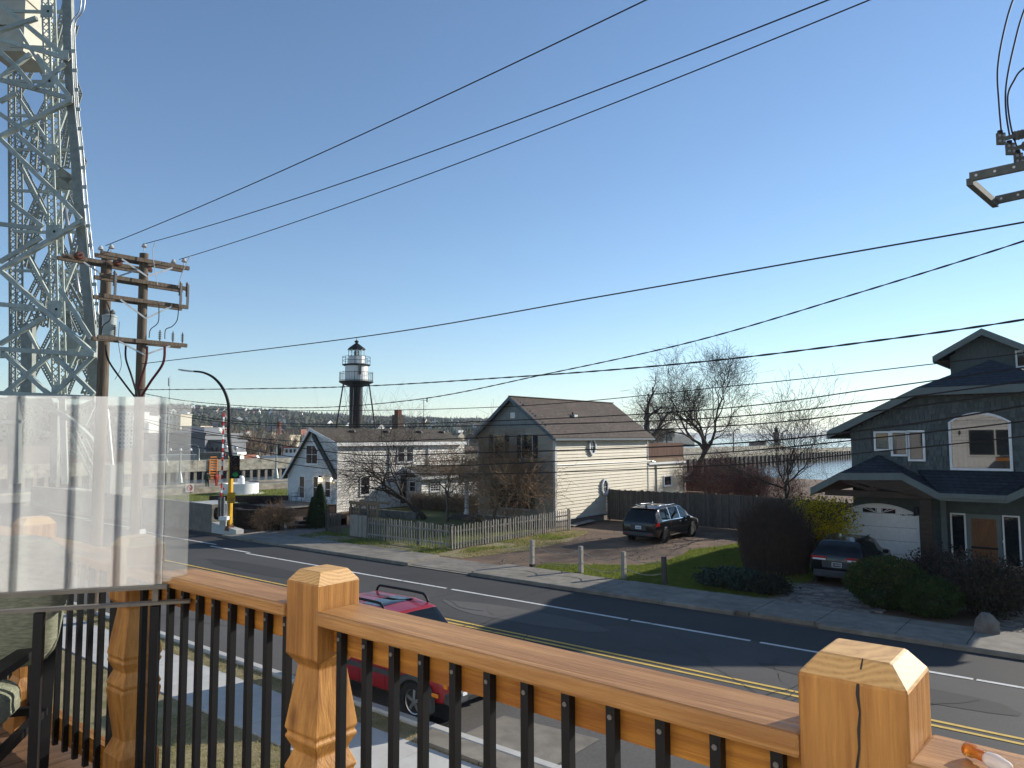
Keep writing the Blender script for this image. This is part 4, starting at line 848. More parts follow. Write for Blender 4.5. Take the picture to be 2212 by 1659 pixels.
# glass ornament on the rail
g0 = G(2128, 1636, ZR + .013); go = thing('glass_ornament', 'small amber and clear glass ornament lying on the rail', 'ornament', g0)
def clear(name, c, tr):
    m = bpy.data.materials.new(name); m.use_nodes = True; b = m.node_tree.nodes['Principled BSDF']; b.inputs['Base Color'].default_value = (*c, 1); b.inputs['Roughness'].default_value = .06; b.inputs['Transmission Weight'].default_value = tr; b.inputs['IOR'].default_value = 1.45; MT[name] = m; return m
clear('amber_glass', (.75, .28, .05), .6); clear('milk_glass', (.8, .72, .68), .35)
dr2 = V((.80, -.60, 0)).normalized()
s = MB(); s.tube([g0 + dr2 * x for x in (-.036, -.033, -.022, -.014, -.008, 0)], [.006, .011, .0105, .0075, .0085, .007], 14); s.build('stem', MT['amber_glass'], go, smooth=True)
s = MB(); s.tube([g0 + dr2 * x for x in (0, .006, .02, .033, .04, .043)], [.007, .011, .0125, .0105, .009, .006], 14); s.build('bowl', MT['milk_glass'], go, smooth=True)
# added half-mirror screen in place of the window pane's reflection of the white wall
def added_screen_glass():
    m = bpy.data.materials.new('added_screen_glass'); m.use_nodes = True; t = m.node_tree; n = t.nodes; l = t.links; n.remove(n['Principled BSDF'])
    tr = n.new('ShaderNodeBsdfTransparent'); tr.inputs[0].default_value = (.93, .95, .94, 1); gl = n.new('ShaderNodeBsdfGlossy'); gl.inputs['Roughness'].default_value = .035
    mx = n.new('ShaderNodeMixShader'); 
    g = n.new('ShaderNodeTexCoord'); nz = n.new('ShaderNodeTexNoise'); nz.inputs['Scale'].default_value = 2.2; nz.inputs['Detail'].default_value = 6; l.new(g.outputs['Object'], nz.inputs['Vector']); r1 = n.new('ShaderNodeMapRange'); r1.inputs[1].default_value = .3; r1.inputs[2].default_value = .75; r1.inputs[3].default_value = .25; r1.inputs[4].default_value = .40; l.new(nz.outputs['Fac'], r1.inputs[0]); l.new(r1.outputs[0], mx.inputs[0])
    l.new(tr.outputs[0], mx.inputs[1]); l.new(gl.outputs[0], mx.inputs[2]); l.new(mx.outputs[0], n['Material Output'].inputs[0]); MT['added_screen_glass'] = m; return m
added_screen_glass()
A = PD(362, 858, 2.75); B = PD(-120, 850, 2.75 * .93); top = A.z; bot = PD(362, 1262, 2.75).z; A.z = B.z = 0
dgl = (A - B).normalized(); nrm = V((dgl.y, -dgl.x, 0))
ws_ = thing('reflection_screen', 'added glass screen standing in for a window reflection of white siding', 'screen', (A.x, A.y, ZD))
FS = Fr(B, dgl, nrm); Ls = (A - B).length
MB().fbox(FS, 0, Ls, bot, top, -.004, .004).build('pane', MT['added_screen_glass'], ws_)
m2_ = MT['added_screen_glass'].copy(); m2_.name = 'added_screen_fade'; [setattr(x.inputs[3], 'default_value', .07) or setattr(x.inputs[4], 'default_value', .16) for x in m2_.node_tree.nodes if x.type == 'MAP_RANGE']
MB().fbox(FS, Ls + .002, Ls + .085, bot + .01, top - .012, -.004, .004).build('pane', m2_, ws_)  # weaker added strip that fades out the edge of the reflection
MB().fbox(FS, 0, Ls + .02, bot - .014, bot - .001, -.02, .02).build('bottom_rail', mat('alu_grey', (.20, .18, .15), (.14, .125, .105), .6, 5), ws_)  # made-up frame, ledge and legs of the added screen
MB().fbox(FS, 0, Ls + .1, bot - .070, bot - .06, -.02, .02).build('ledge', MT['alu_grey'], ws_)
for x in (Ls - .02, Ls * .45): MB().fbox(FS, x - .015, x + .015, ZD, bot - .076, -.015, .015).build('leg', MT['metal_black'], ws_)
for x in (Ls - .03,): MB().fbox(FS, x, x + .02, bot - .0595, bot - .0145, -.01, .01).build('bracket', MT['alu_grey'], ws_)
# patio armchair
ch = thing('patio_armchair', 'black framed patio armchair with grey green cushion', 'chair', (*PD(-5, 1500, 3.15).xy, ZD))
mat('cushion_cloth', (.27, .28, .20), (.15, .16, .115), .95, 26, st=(1, 1, 7), bump=.5, bscale=60)
def pillow(c, ax, ay, az, rx, ry, rz_, nm, m):
    s = MB(); n1, n2 = 18, 24
    rows = []
    for i in range(n1 + 1):
        ph = math.pi * i / n1 - math.pi / 2; r_ = []
        for j in range(n2 + 1):
            th = 2 * math.pi * j / n2
            def sp(w_, e): return math.copysign(abs(w_) ** e, w_)
            x = sp(math.cos(ph), .35) * sp(math.cos(th), .4); y = sp(math.cos(ph), .35) * sp(math.sin(th), .4); z = sp(math.sin(ph), .55)
            wob = 1 + .05 * noise.noise(V((x * 2.2, y * 2.2, z * 3 + ax * 9)))
            r_.append(c + ax_[0] * x * rx * wob + ax_[1] * y * ry * wob + ax_[2] * z * rz_ * wob)
        rows.append(r_)
    s.grid(rows); return s.build(nm, m, ch, smooth=True)
cpos = V((*PD(-5, 1500, 3.15).xy, 0))
rgt = RT * .95 + FW * .25; rgt.normalize(); dep = V((-rgt.y, rgt.x, 0)); tilt = (UP * .96 - dep * -.22).normalized()
ax_ = (rgt, tilt, rgt.cross(tilt)); pillow(cpos + UP * (ZD + .79) - rgt * .13, 0, 0, 0, .36, .27, .09, 'back_cushion', MT['cushion_cloth'])
ax_ = (rgt, dep, UP); pillow(cpos + UP * (ZD + .42) - rgt * .22 - dep * .3, 1, 0, 0, .34, .33, .075, 'seat_cushion', MT['cushion_cloth'])
def cb(a, b, w_, nm): MB().beam(cpos + rgt * a[0] + dep * a[1] + UP * (ZD + a[2]), cpos + rgt * b[0] + dep * b[1] + UP * (ZD + b[2]), w_, .03).build(nm, MT['metal_black'], ch)
for sx in (.14, -.6):
    cb((sx, .10, 0), (sx, .17, .95), .045, 'leg'); cb((sx, -.62, 0), (sx, -.62, .60), .045, 'leg'); cb((sx, .14, .60), (sx, -.66, .62), .07, 'armrest'); cb((sx, .10, .30), (sx, -.6, .30), .035, 'side_rail')
cb((.14, .12, .30), (-.6, .12, .30), .035, 'seat_rail'); cb((.14, -.6, .30), (-.6, -.6, .30), .035, 'seat_rail'); cb((.14, .16, .9), (-.6, .16, .9), .035, 'back_rail')
mat('zinc_dull', (.12, .13, .125), (.08, .09, .085), .85, 10, spec=.15)
# ================= power poles and lines =================
D1 = 22.0; B1 = PD(298, 948, D1); B1.z = 0; B2 = PD(216, 948, 22.6); B2.z = 0
def zat(y, d=D1): return PD(298, y, d).z
ph = zat(548)
def pole(nm, lb, b, h, r0, r1): 
    t = thing(nm, lb, 'utility pole', b); MB().tube([b, b + V((.01, 0, h * .3)), b + V((-.01, .02, h * .65)), b + V((0, 0, h))], [r0, r0 * .9, r1 * 1.1, r1], 14).build('shaft', MT['pole_wood'], t, smooth=40); return t
pt1 = pole('utility_pole', 'weathered wooden utility pole carrying five stacked crossarms', B1, ph, .17, .125)
pt2 = pole('utility_pole', 'dark wooden utility pole with transformer can, next to the bridge', B2, zat(560, 22.6), .19, .15)
def arm(t, b, z, h=.115, L=1.3, off=.2, dbl=True, w_=.09):
    for k, sx in enumerate((-off, off) if dbl else (off,)): MB().box((b.x + sx - w_ / 2, b.y - L, z - h / 2), (b.x + sx + w_ / 2, b.y + L, z + h / 2)).build('crossarm', MT['pole_wood'], t)
def brace(t, b, z0, z1, L=.75, off=.26):
    for sy in (-1, 1): MB().beam(b + V((off, 0, z0)), b + V((off, sy * L, z1)), .05, .012, V((1, 0, 0))).build('brace', MT['steel'], t)
for y in (566, 612, 653, 739): arm(pt1, B1, zat(y))
arm(pt2, B2, zat(571, 22.6))
brace(pt1, B1, zat(600), zat(572)); brace(pt1, B1, zat(690), zat(657)); brace(pt1, B1, zat(768), zat(744)); brace(pt2, B2, zat(606, 22.6), zat(578, 22.6))
def insulator(t, p, up=True, m='ceramic', sc=1.):
    MB().lathe([(.015 * sc, -.1), (.015 * sc, 0), (.06 * sc, .01), (.085 * sc, .035), (.06 * sc, .06), (.07 * sc, .075), (.04 * sc, .12), (.03 * sc, .14)], p, 10).build('insulator', MT[m], t, smooth=40)
zt = zat(566) + .16
tops = []
for dy in (-1.15, -1.02, 1.0, 1.14): p = B1 + V((-.2 if dy in (-1.15, 1.0) else .2, dy, zt)); insulator(pt1, p); 
insulator(pt1, B1 + V((0, .0, ph + .18)))
tops = [B1 + V((0, -1.1, zt + .12)), B1 + V((0, 0, ph + .3)), B1 + V((0, 1.08, zt + .12))]
for dy in (-.95, 0.15, 1.05):                 # brown disc insulators strung on the second pole
    p = B2 + V((.3, dy, zat(571, 22.6) + .02)); s = MB()
    for k in range(4): s.tube([p + V((.05 + k * .055, 0, 0)), p + V((.08 + k * .055, 0, 0))], [.12, .09], 12)
    s.tube([p, p + V((.35, 0, 0))], .02, 6); s.build('disc_insulator', MT['ceramic_brown'], pt2)
for dy, yt in ((-.95, 612), (.98, 616), (1.2, 620)):
    p = B1 + V((.32, dy, 0)); s = MB(); s.tube([p + V((0, 0, zat(600))), p + V((0, 0, zat(628)))], .035, 8); 
    for k in range(6): s.tube([p + V((.02, 0, zat(604 + k * 5))), p + V((.02, 0, zat(606 + k * 5)))], .06, 8)
    s.box((p.x + .03, p.y - .03, zat(650)), (p.x + .08, p.y + .03, zat(606))); s.build('fuse_cutout', MT['insul_grey'], pt1)
for dy in (-.85, .45, .85, 1.15):
    p = B1 + V((.22, dy, zat(736))); s = MB(); s.tube([p, p + V((0, 0, .35))], .02, 6)
    for k in range(4): s.tube([p + V((0, 0, .08 + k * .06)), p + V((0, 0, .10 + k * .06))], .05, 8)
    s.build('surge_arrester', MT['insul_grey'], pt1)
# transformer can on the darker pole
tc = B2 + V((.42, -.02, 0)); s = MB().lathe([(.19, zat(722)), (.2, zat(720)), (.2, zat(682)), (.215, zat(681)), (.215, zat(678)), (.12, zat(675))], tc, 18); s.build('transformer_can', mat('can_grey', (.36, .42, .42), (.30, .35, .35), .4, 5), pt2, smooth=40)
for dy in (-.07, .08): insulator(pt2, tc + V((0, dy, zat(674))), m='insul_grey')
def bez(pts, n=10):
    P = [V(p) for p in pts]; out = []
    for i in range(len(P) - 1):
        a = P[max(i - 1, 0)]; b = P[i]; c_ = P[i + 1]; d = P[min(i + 2, len(P) - 1)]
        for k in range(n):
            t = k / n; out.append(.5 * ((2 * b) + (c_ - a) * t + (2 * a - 5 * b + 4 * c_ - d) * t * t + (3 * b - a - 3 * c_ + d) * t ** 3))
    return out + [P[-1]]
def bx(x, y, d=21.8): return PD(x, y, d)
for pts, m, r_ in (([(228, 745), (235, 780), (270, 830), (300, 868)], 'wire', .03), ([(272, 745), (272, 775), (285, 815), (298, 860)], 'wire', .03), ([(318, 748), (316, 780), (306, 815), (300, 840)], 'cable_red', .035), ([(356, 748), (352, 785), (325, 825), (306, 856)], 'cable_red', .04),
                   ([(244, 527), (232, 545), (228, 580), (225, 612)], 'wire', .012), ([(335, 524), (330, 545), (336, 590), (341, 616)], 'ceramic', .012), ([(411, 552), (402, 570), (390, 600), (386, 622)], 'ceramic', .012),
                   ([(343, 655), (343, 690), (337, 702), (325, 712), (322, 730)], 'wire', .014), ([(386, 660), (383, 690), (372, 705), (358, 712), (356, 732)], 'wire', .014), ([(225, 645), (236, 665), (238, 690), (222, 705), (218, 735)], 'wire', .014),
                   ([(258, 695), (256, 740), (262, 790), (248, 820)], 'wire', .008)):
    MB().tube(bez([bx(*p) for p in pts], 6), r_, 6).build('jumper_cable', MT[m], pt1)
MB().box((B1.x + .1, B1.y + .05, 2.1), (B1.x + .22, B1.y + .22, 2.6)).build('meter_box', MT['white_paint'], pt1)
MB().tube([B1 + V((.15, .1, 0)), B1 + V((.15, .1, 3.2))], .03, 6).build('riser_conduit', MT['zinc_dull'], pt1)
# overhead lines
def span(A, B, sag, label, r_=.011, tmax=1.3, twist=False, n=60):
    pts = []
    for i in range(n + 1):
        t = tmax * i / n; p = A.lerp(B, 0) + (B - A) * t; p.z -= sag * 4 * t * (1.3 - t) / 1.69; pts.append(p)
    return MB().tube(pts, r_, 6).build('power_line', MT['wire'], None, smooth=True, label=label, cat='cable', group='overhead lines along the street')
def B_at(x, y, v, tmax=1.3): return PV(x, y, v)
for A, (ex, ey), sg, lb in ((tops[0], (1354, 0), .55, 'highest of the three power lines rising across the sky'), (tops[1], (1694, 0), 1.0, 'middle one of the three power lines rising across the sky'), (tops[2], (1800, 0), .9, 'lowest of the three power lines rising across the sky')):
    E_ = PV(ex, ey, A.y); span(A, E_, sg * .35, lb, .0105)
def cable(px, v, r_, label, twist=0):
    r_ *= .85
    pts = bez([PV(x, y, v) for x, y in px], 22)
    if twist:
        L = 0; s = MB(); a1, a2 = [], []
        for i, p in enumerate(pts):
            if i: L += (p - pts[i - 1]).length
            o = V((0, math.cos(L * twist), math.sin(L * twist))) * r_ * .8; a1.append(p + o); a2.append(p - o)
        s.tube(a1, r_, 5); s.tube(a2, r_, 5); ob = s.build('twisted_cable', MT['wire'], None, smooth=True, label=label, cat='cable', group='overhead lines along the street')
    else: ob = MB().tube(pts, r_, 6).build('telephone_line', MT['wire'], None, smooth=True, label=label, cat='cable', group='overhead lines along the street')
    return ob
vl = B1.y
cable([(300, 786), (330, 783), (800, 725), (1300, 640), (1800, 552), (2250, 473), (2700, 385)], vl, .013, 'straight black line crossing the whole sky above the lighthouse roof')
cable([(300, 842), (700, 837), (1100, 815), (1500, 783), (1900, 735), (2250, 684), (2700, 600)], vl - .1, .0095, 'thick twisted black cable crossing just below the lighthouse gallery', 9)
cable([(300, 848), (420, 868), (640, 881), (900, 863), (1180, 808), (1500, 737), (1850, 634), (2250, 508), (2700, 350)], vl + .1, .008, 'thin wavy service cable swooping up to the upper right', 12)
cable([(300, 880), (640, 887), (1100, 878), (1600, 832), (2000, 788), (2250, 757), (2700, 690)], vl, .008, 'thin line passing just above the beige roof ridge')
cable([(300, 875), (490, 908), (760, 917), (1100, 908), (1540, 884), (1900, 838), (2250, 788), (2700, 715)], vl + .05, .010, 'upper of two close cables over the brown shingle roof')
cable([(300, 882), (490, 913), (760, 922), (1100, 918), (1540, 903), (1900, 865), (2250, 818), (2700, 750)], vl - .06, .011, 'lower of two close cables over the brown shingle roof')
cable([(300, 903), (490, 939), (700, 955), (1000, 947), (1540, 922), (1850, 893), (2250, 841), (2700, 770)], vl + .03, .011, 'cable running level with the beige house gutter')
cable([(300, 905), (360, 923), (490, 943), (760, 981), (1000, 979), (1540, 960), (1900, 925), (2250, 870), (2700, 790)], vl - .02, .013, 'heaviest low cable crossing the beige house upper windows')
cable([(300, 925), (420, 945), (620, 985), (900, 1005), (1100, 1001), (1540, 979), (1900, 945), (2250, 905), (2700, 840)], vl + .07, .011, 'cable crossing the beige house between its two storeys')
cable([(300, 945), (480, 975), (700, 1012), (1000, 1024), (1540, 1006), (1900, 975), (2250, 938), (2700, 880)], vl - .09, .010, 'lowest cable, crossing the bare tree and beige side wall')
# near pole hardware at the upper right
zc = 7.83; nf = thing('crossarm_frame', 'galvanised steel crossarm frame hanging in the upper right sky', 'bracket', G(2150, 395, zc))
c1, c2_, c3, c4 = G(2094, 382, zc), G(2300, 338, zc), G(2150, 432, zc - .0), G(2330, 392, zc)
for a, b in ((c1, c2_), (c3, c4)):
    s = MB(); s.beam(a, b, .012, .085); d_ = (b - a).normalized(); 
    o = s.build('channel', MT['zinc_dull'], nf)
    side_ = V((-d_.y, d_.x, 0))
    for zz in (-.04, .04): MB().beam(a + side_ * .02 + UP * zz, b + side_ * .02 + UP * zz, .04, .008).build('flange', MT['zinc_dull'], nf)
    L = (b - a).length
    for k in range(5):
        p = a + d_ * (.06 + k * .16); MB().tube([p - side_ * .010, p - side_ * .0066], .013, 8).build('slot_hole', MT['ceramic'], nf)
MB().beam(c1 + V((0, 0, -.05)), c3 + V((0, 0, -.05)), .06, .07).build('end_angle', MT['zinc_dull'], nf)
MB().tube([V((c2_.x + .15, c2_.y + .1, 0)), V((c2_.x + .15, c2_.y + .1, 13))], .15, 12).build('pole_shaft', MT['pole_wood'], nf)
for (x, y, ux) in ((2161, 300, [(2163, 284), (2158, 225), (2155, 150), (2168, 70), (2190, -5), (2230, -90)]), (2181, 322, [(2182, 300), (2173, 240), (2174, 180), (2190, 100), (2213, 20), (2260, -80)]), (2199, 343, [(2196, 316), (2183, 270), (2177, 210), (2190, 175), (2215, 145), (2300, 100)])):
    dd_ = 7.3; c_ = PD(x, y, dd_); s = MB(); s.beam(c_ - RT * .035, c_ + RT * .045, .03, .12); s.beam(c_ + RT * .04 + UP * .0, c_ + RT * .14 + UP * .03, .025, .04)
    cl = s.build('dead_end_clamp', MT['zinc_dull'], nf)
    for i in range(2):
        for j in range(2): q_ = c_ + RT * (-.02 + i * .045) + UP * (-.03 + j * .055) - FW * .016; MB().tube([q_, q_ - FW * .012], .013, 8).build('bolt', MT['steel'], cl)
    s = MB()
    for k in range(6): s.tube([c_ + RT * (.15 + k * .035) + UP * (.03 + k * .008), c_ + RT * (.165 + k * .035) + UP * (.033 + k * .008)], [.05, .03], 10)
    s.build('insulator', MT['insul_grey'], nf)
    s = MB().tube([c_ + UP * .05, c_ + UP * .085], .025, 8); s.build('connector', MT['metal_black'], nf)
    MB().tube(bez([PD(a, b, dd_) for a, b in ux], 8), .009, 6).build('jumper_cable', MT['wire'], nf, smooth=True)

# ================= gate pole, gate arm, traffic signal =================
gp = V((-38.15, 22.19, 0)); dg = gp.dot(FW)
def gz(y): return PD(498, y, dg).z
def gpt(x, y, dd=0): return PD(x, y, dg + dd)
base_top = gz(1136)
bar = thing('concrete_barrier', 'long grey concrete parapet running from the bridge to the gate pole', 'barrier', (-54, 22.4, 0))
bz = PV(458, 1090, 22.0).z; be = PV(458, 1100, 22.0).x
for i in range(5):
    a = be - (i + 1) * 5.6; MB().box((a + .01, 22.0, -.1), (a + 5.59, 22.5, bz)).build('panel', MT['concrete'], bar)
e2 = PV(510, 1150, 22.0).x
MB().hexa([(be + .005, 22.0, -.1), (e2, 22.0, -.1), (e2, 22.45, -.1), (be + .005, 22.45, -.1), (be + .005, 22.0, base_top + .1), (e2, 22.0, base_top - .15), (e2, 22.45, base_top - .15), (be + .005, 22.45, base_top + .1)]).build('plinth', MT['concrete_new'], bar)
MB().prism([(be - .02, 22.0, bz - .02), (be - 2.5, 22.0, bz - .0), (be - 2.5, 23.6, bz), (be - .02, 23.6, bz)], (0, 0, .03)).build('coping', MT['concrete_new'], bar)
lp = thing('gate_light_pole', 'tall curved street light on a yellow post with traffic signal', 'street light', gp)
pb = gpt(496, 1135); pb.z = base_top - .1
MB().hexa([pb + V((-.2, -.2, -.15)), pb + V((.2, -.2, -.15)), pb + V((.2, .2, -.15)), pb + V((-.2, .2, -.15)), pb + V((-.12, -.12, .25)), pb + V((.12, -.12, .25)), pb + V((.12, .12, .25)), pb + V((-.12, .12, .25))]).build('base', mat('rust', (.22, .11, .05), (.14, .07, .035), .9), lp)
a_ = gpt(495, 987); MB().tube([pb, V((pb.x, pb.y, a_.z))], [.14, .13], 12).build('post', MT['yellow_paint'], lp, smooth=40)
MB().tube([pb + V((.14, -.1, .2)), V((pb.x + .14, pb.y - .1, gz(1031)))], .07, 8).build('conduit_post', MT['yellow_paint'], lp, smooth=40)
arc = bez([V((pb.x, pb.y, a_.z))] + [gpt(x, y) for x, y in ((494.5, 940), (495, 905), (493, 870), (482, 840), (463, 817), (440, 805), (417, 802))], 8)
MB().tube(arc, [.12 - .07 * i / (len(arc) - 1) for i in range(len(arc))], 10).build('mast_arm', MT['metal_black'], lp, smooth=True)
h0, h1 = gpt(419, 802.5), gpt(387, 798.5); s = MB(); d_ = (h1 - h0).normalized(); s.beam(h0, h1, .28, .07); o = s.build('lamp_head', MT['steel'], lp); MB().beam(h0 + UP * -.045 + d_ * .2, h1 + UP * -.045 - d_ * .1, .22, .015).build('lens', MT['ceramic'], o)
MB().beam(gpt(494, 955) , gpt(520, 955.5), .05, .05).build('signal_bracket', MT['metal_black'], lp) if False else None
# traffic signal head
tc_ = gpt(508, 1007, -.4); ts = thing('traffic_signal', 'black traffic light with dim green lens on the yellow post', 'traffic light', tc_ - UP * .6)
fx = (CAM - tc_); fx.z = 0; fx.normalize(); fx = (fx + V((.35, .0, 0))).normalized(); FT = Fr(V((tc_.x, tc_.y, 0)), V((-fx.y, fx.x, 0)), fx)
zT0, zT1 = gz(1031), gz(986); MB().fbox(FT, -.21, .21, zT0, zT1, -.15, .08).build('housing', MT['metal_black'], ts); MB().fbox(FT, -.26, .26, zT0 - .05, zT1 + .05, -.16, -.13).build('backplate', MT['metal_black'], ts)
MB().beam(V((pb.x, pb.y, (zT0 + zT1) / 2)), V((tc_.x, tc_.y, (zT0 + zT1) / 2)), .06).build('bracket', MT['metal_black'], ts)
mat('lens_red', (.03, .008, .008), (.025, .006, .006), .3); mat('lens_amber', (.10, .035, .008), (.09, .03, .008), .3); mat('lens_green', (.01, .16, .05), (.01, .14, .045), .3, emit=(.02, .45, .14, .06))
zs_ = (zT1 - zT0) / 3
for i, m in enumerate(('lens_green', 'lens_amber', 'lens_red')):
    c_ = FT.p(0, zT0 + zs_ * (i + .5), .08); MB().tube([c_, c_ + FT.n * .03], [.15, .12], 14).build('lens', MT[m], ts)
    vis = []; 
    for k in range(9): a = math.pi * k / 8; vis.append(a)
    s = MB(); s.grid([[c_ + FT.a * .17 * math.cos(a) + UP * .17 * math.sin(a) for a in vis], [c_ + FT.a * .17 * math.cos(a) + UP * (.17 * math.sin(a) - .02) + FT.n * .28 for a in vis]]); o = s.build('visor', MT['metal_black'], ts); sm = o.modifiers.new('s', 'SOLIDIFY'); sm.thickness = .012
# sign with its lines of lettering
sg = thing('yellow_sign', 'yellow rectangular warning sign with lines of brown lettering on the post', 'sign', gpt(499, 1085, -.35))
sc_ = gpt(499.3, 1074, -.38); zz0, zz1 = gz(1085.5), gz(1062.5); FG = Fr(V((sc_.x, sc_.y, 0)), FT.a, FT.n); MB().fbox(FG, -.21, .21, zz0, zz1, 0, .02).build('plate', MT['yellow_paint'], sg)
def text(parent, body, p, a, n, size, m, name='lettering', ext=.002):
    cu = bpy.data.curves.new(name, 'FONT'); cu.body = body; cu.size = size; cu.align_x = 'CENTER'; cu.align_y = 'CENTER'; cu.extrude = ext
    o = bpy.data.objects.new(name, cu); me = None; C.objects.link(o); bpy.context.view_layer.update(); dg_ = bpy.context.evaluated_depsgraph_get(); me = bpy.data.meshes.new_from_object(o.evaluated_get(dg_)); bpy.data.objects.remove(o)
    me.materials.clear(); me.materials.append(m); k = bpy.data.objects.new(name, me); C.objects.link(k); a = V(a).normalized(); n = V(n).normalized(); up = n.cross(a)
    if up.z < 0 and abs(up.z) > .3: a = -a; up = n.cross(a)
    M = Matrix((a, up, n)).transposed().to_4x4(); M.translation = V(p) - (ORG[parent.name] if parent else V((0, 0, 0))); k.parent = parent; k.matrix_local = M; ORG[k.name] = V(p); return k
for i, ln in enumerate(('WALK', 'BICYCLES', 'ON')): text(sg, ln, FG.p(0, zz1 - .07 - i * (zz1 - zz0 - .1) / 5.2, .022), FG.a, FG.n, .085 if len(ln) < 8 else .07, MT['rust'])
sx_ = -1 if FG.a.dot(RT) < 0 else 1
for i, ws in enumerate((((-.15, .17),), ((-.14, -.08), (-.05, .15)), ((-.14, -.06), (-.03, .15)))):      # lower lines too blurred to read: worn strips of print
    for a, b in ws: zc_ = zz1 - .07 - (i + 3) * (zz1 - zz0 - .1) / 5.2; a, b = sorted((a * sx_, b * sx_)); MB().fbox(FG, a, b, zc_ - .025, zc_ + .025, .0205, .023).build('lettering', MT['rust'], sg)
# gate arm raised, in red and white lengths
ga = thing('barrier_gate', 'raised red and white striped bridge gate arm with grey drive cabinet', 'barrier gate', gpt(478, 1133, -.6) * 1.0)
t0, t1 = gpt(478, 1074, -.6), gpt(483.6, 891, -.6); n = 19
for i in range(n):
    a, b = t0.lerp(t1, i / n), t0.lerp(t1, (i + 1) / n - .001); MB().beam(a, b, .085, .05, V((1, 0, 0))).build('stripe', MT['red_paint' if i % 2 == 0 else 'white_paint'], ga)
for f in (.1, .3, .5, .8): p = t0.lerp(t1, f) + FT.a * .0 + RT * .1; MB().tube([p, p + RT * .06], .06, 8).build('arm_light', MT['red_flag'], ga)
def gb(x0, y0, x1, y1, d0, m, nm, dep_=.5):
    p, q_ = gpt(x0, y1, d0), gpt(x1, y0, d0); s = MB(); f2 = FW * dep_; wv2 = (q_ - p); wv2.z = 0; h_ = q_.z - p.z; s.hexa([p, p + wv2, p + wv2 + f2, p + f2, p + UP * h_, p + wv2 + UP * h_, p + wv2 + f2 + UP * h_, p + f2 + UP * h_]); return s.build(nm, m, ga)
gb(477, 1089, 491, 1128, -.3, MT['white_paint'], 'cabinet'); gb(470, 1074, 477, 1124, -.5, MT['insul_grey'], 'stand', .3); gb(478, 1074, 484, 1122, -.75, MT['zinc_dull'], 'arm_channel', .15); gb(472, 1116, 490, 1124, -.85, MT['white_paint'], 'motor_cover', .4)
gb(474, 1124, 488, 1137, -.4, MT['concrete_new'], 'pad', .8)
p = gpt(468.5, 1109, -.6); MB().tube([p - RT * .05, p + RT * .08], .33, 14).build('counterweight', MT['metal_black'], ga)
# ================= lift bridge tower =================
DB = 62.
bt = thing('bridge_tower', 'tall pale green steel lattice lift bridge tower', 'bridge', (*PD(150, 1040, DB).xy, 0))
def q(z1, x, y): return (x * .2646, (0 if z1 == 1 else 439) + y * .2646)
def bp_(p, d): return PD(p[0], p[1], d)
def bm(nm, p0, p1, w_, d=DB, m='bridge_steel', dep_=.3, parent=None): a, b = bp_(p0, d), bp_(p1, d); return MB().beam(a, b, w_ / 1600 * d, dep_, FW if False else (b - a).cross(FW)).build(nm, MT[m], parent or bt)
def lattice(nm, pts, w0, d, m='bridge_steel', n=None, box=.9, lace=.09, chord=.16):
    s = MB(); P3 = [bp_(p, d) for p in pts]; hw_ = w0 / 1600 * d / 2; lc = MB()
    for i in range(len(P3) - 1):
        a, b = P3[i], P3[i + 1]; ax = (b - a).normalized(); sd = ax.cross(FW).normalized()
        for sx in (-1, 1):
            for dz in (0, box): s.beam(a + sd * sx * hw_ + FW * dz, b + sd * sx * hw_ + FW * dz, chord, chord * .6, FW)
        L = (b - a).length; k = max(2, int(L / (hw_ * 2)))
        for j in range(k):
            p0, p1 = a.lerp(b, j / k), a.lerp(b, (j + 1) / k)
            for dz in (-.05, box + .05):
                lc.beam(p0 - sd * hw_ + FW * dz, p1 + sd * hw_ + FW * dz, lace, .03, FW); lc.beam(p0 + sd * hw_ + FW * (dz + .04), p1 - sd * hw_ + FW * (dz + .04), lace, .03, FW)
    o = s.build(nm, MT[m], bt); l_ = lc.build('lacing', MT[m], o); l_['kind'] = 'stuff'; o['kind'] = 'stuff'; return o
# main members of the near face
lattice('column', [(97, -40), (104, 175), (108, 323), (113, 500), (118, 700), (122, 850)], 15, DB)
bm('column', (146, -40), (150, 130), 11, DB + .1, 'bridge_dark', .8)
for a, b in (((150, 130), (160, 270)), ((160, 270), (172, 439)), ((172, 439), (188, 610)), ((188, 610), (201, 750)), ((201, 750), (207, 862))): bm('column', a, b, 10, DB + .1, 'bridge_dark', .8)
for off, w_ in ((11, 3), (19, 3)):
    pts = [(150 + off + (14 if True else 0), -30), (152 + off + 10, 20), (143 + off, 52), (144 + off, 120), (150 + off, 230), (161 + off, 330), (170 + off, 440), (183 + off, 560), (190 + off, 640), (196 + off, 700)]
    MB().tube([bp_(p, DB - .3) for p in bez([V((*p, 0)) for p in pts], 4) and [(v_.x, v_.y) for v_ in bez([V((*p, 0)) for p in pts], 4)]], w_ / 1600 * DB / 2, 8).build('guide_rail', MT['steel'], bt, smooth=True)
for k in range(14): y = 110 + k * 42; x0 = 144 + (y - 120) * .083 if y < 440 else 170 + (y - 440) * .108; bm('rail_tie', (x0 + 11, y), (x0 + 20, y), 2, DB - .35)
lattice('column', [(24, 120), (29, 439), (27, 850)], 13, DB + 6, 'bridge_dark'); bm('column', (20, 120), (24, 850), 3, DB + 7, 'bridge_dark', .3)
NY = [24, 175, 323, 500, 668, 842]; NB = [148, 155, 165, 178, 194, 206]; NA = [100, 103, 108, 113, 117, 122]; NC = [22, 24, 27, 29, 28, 27]
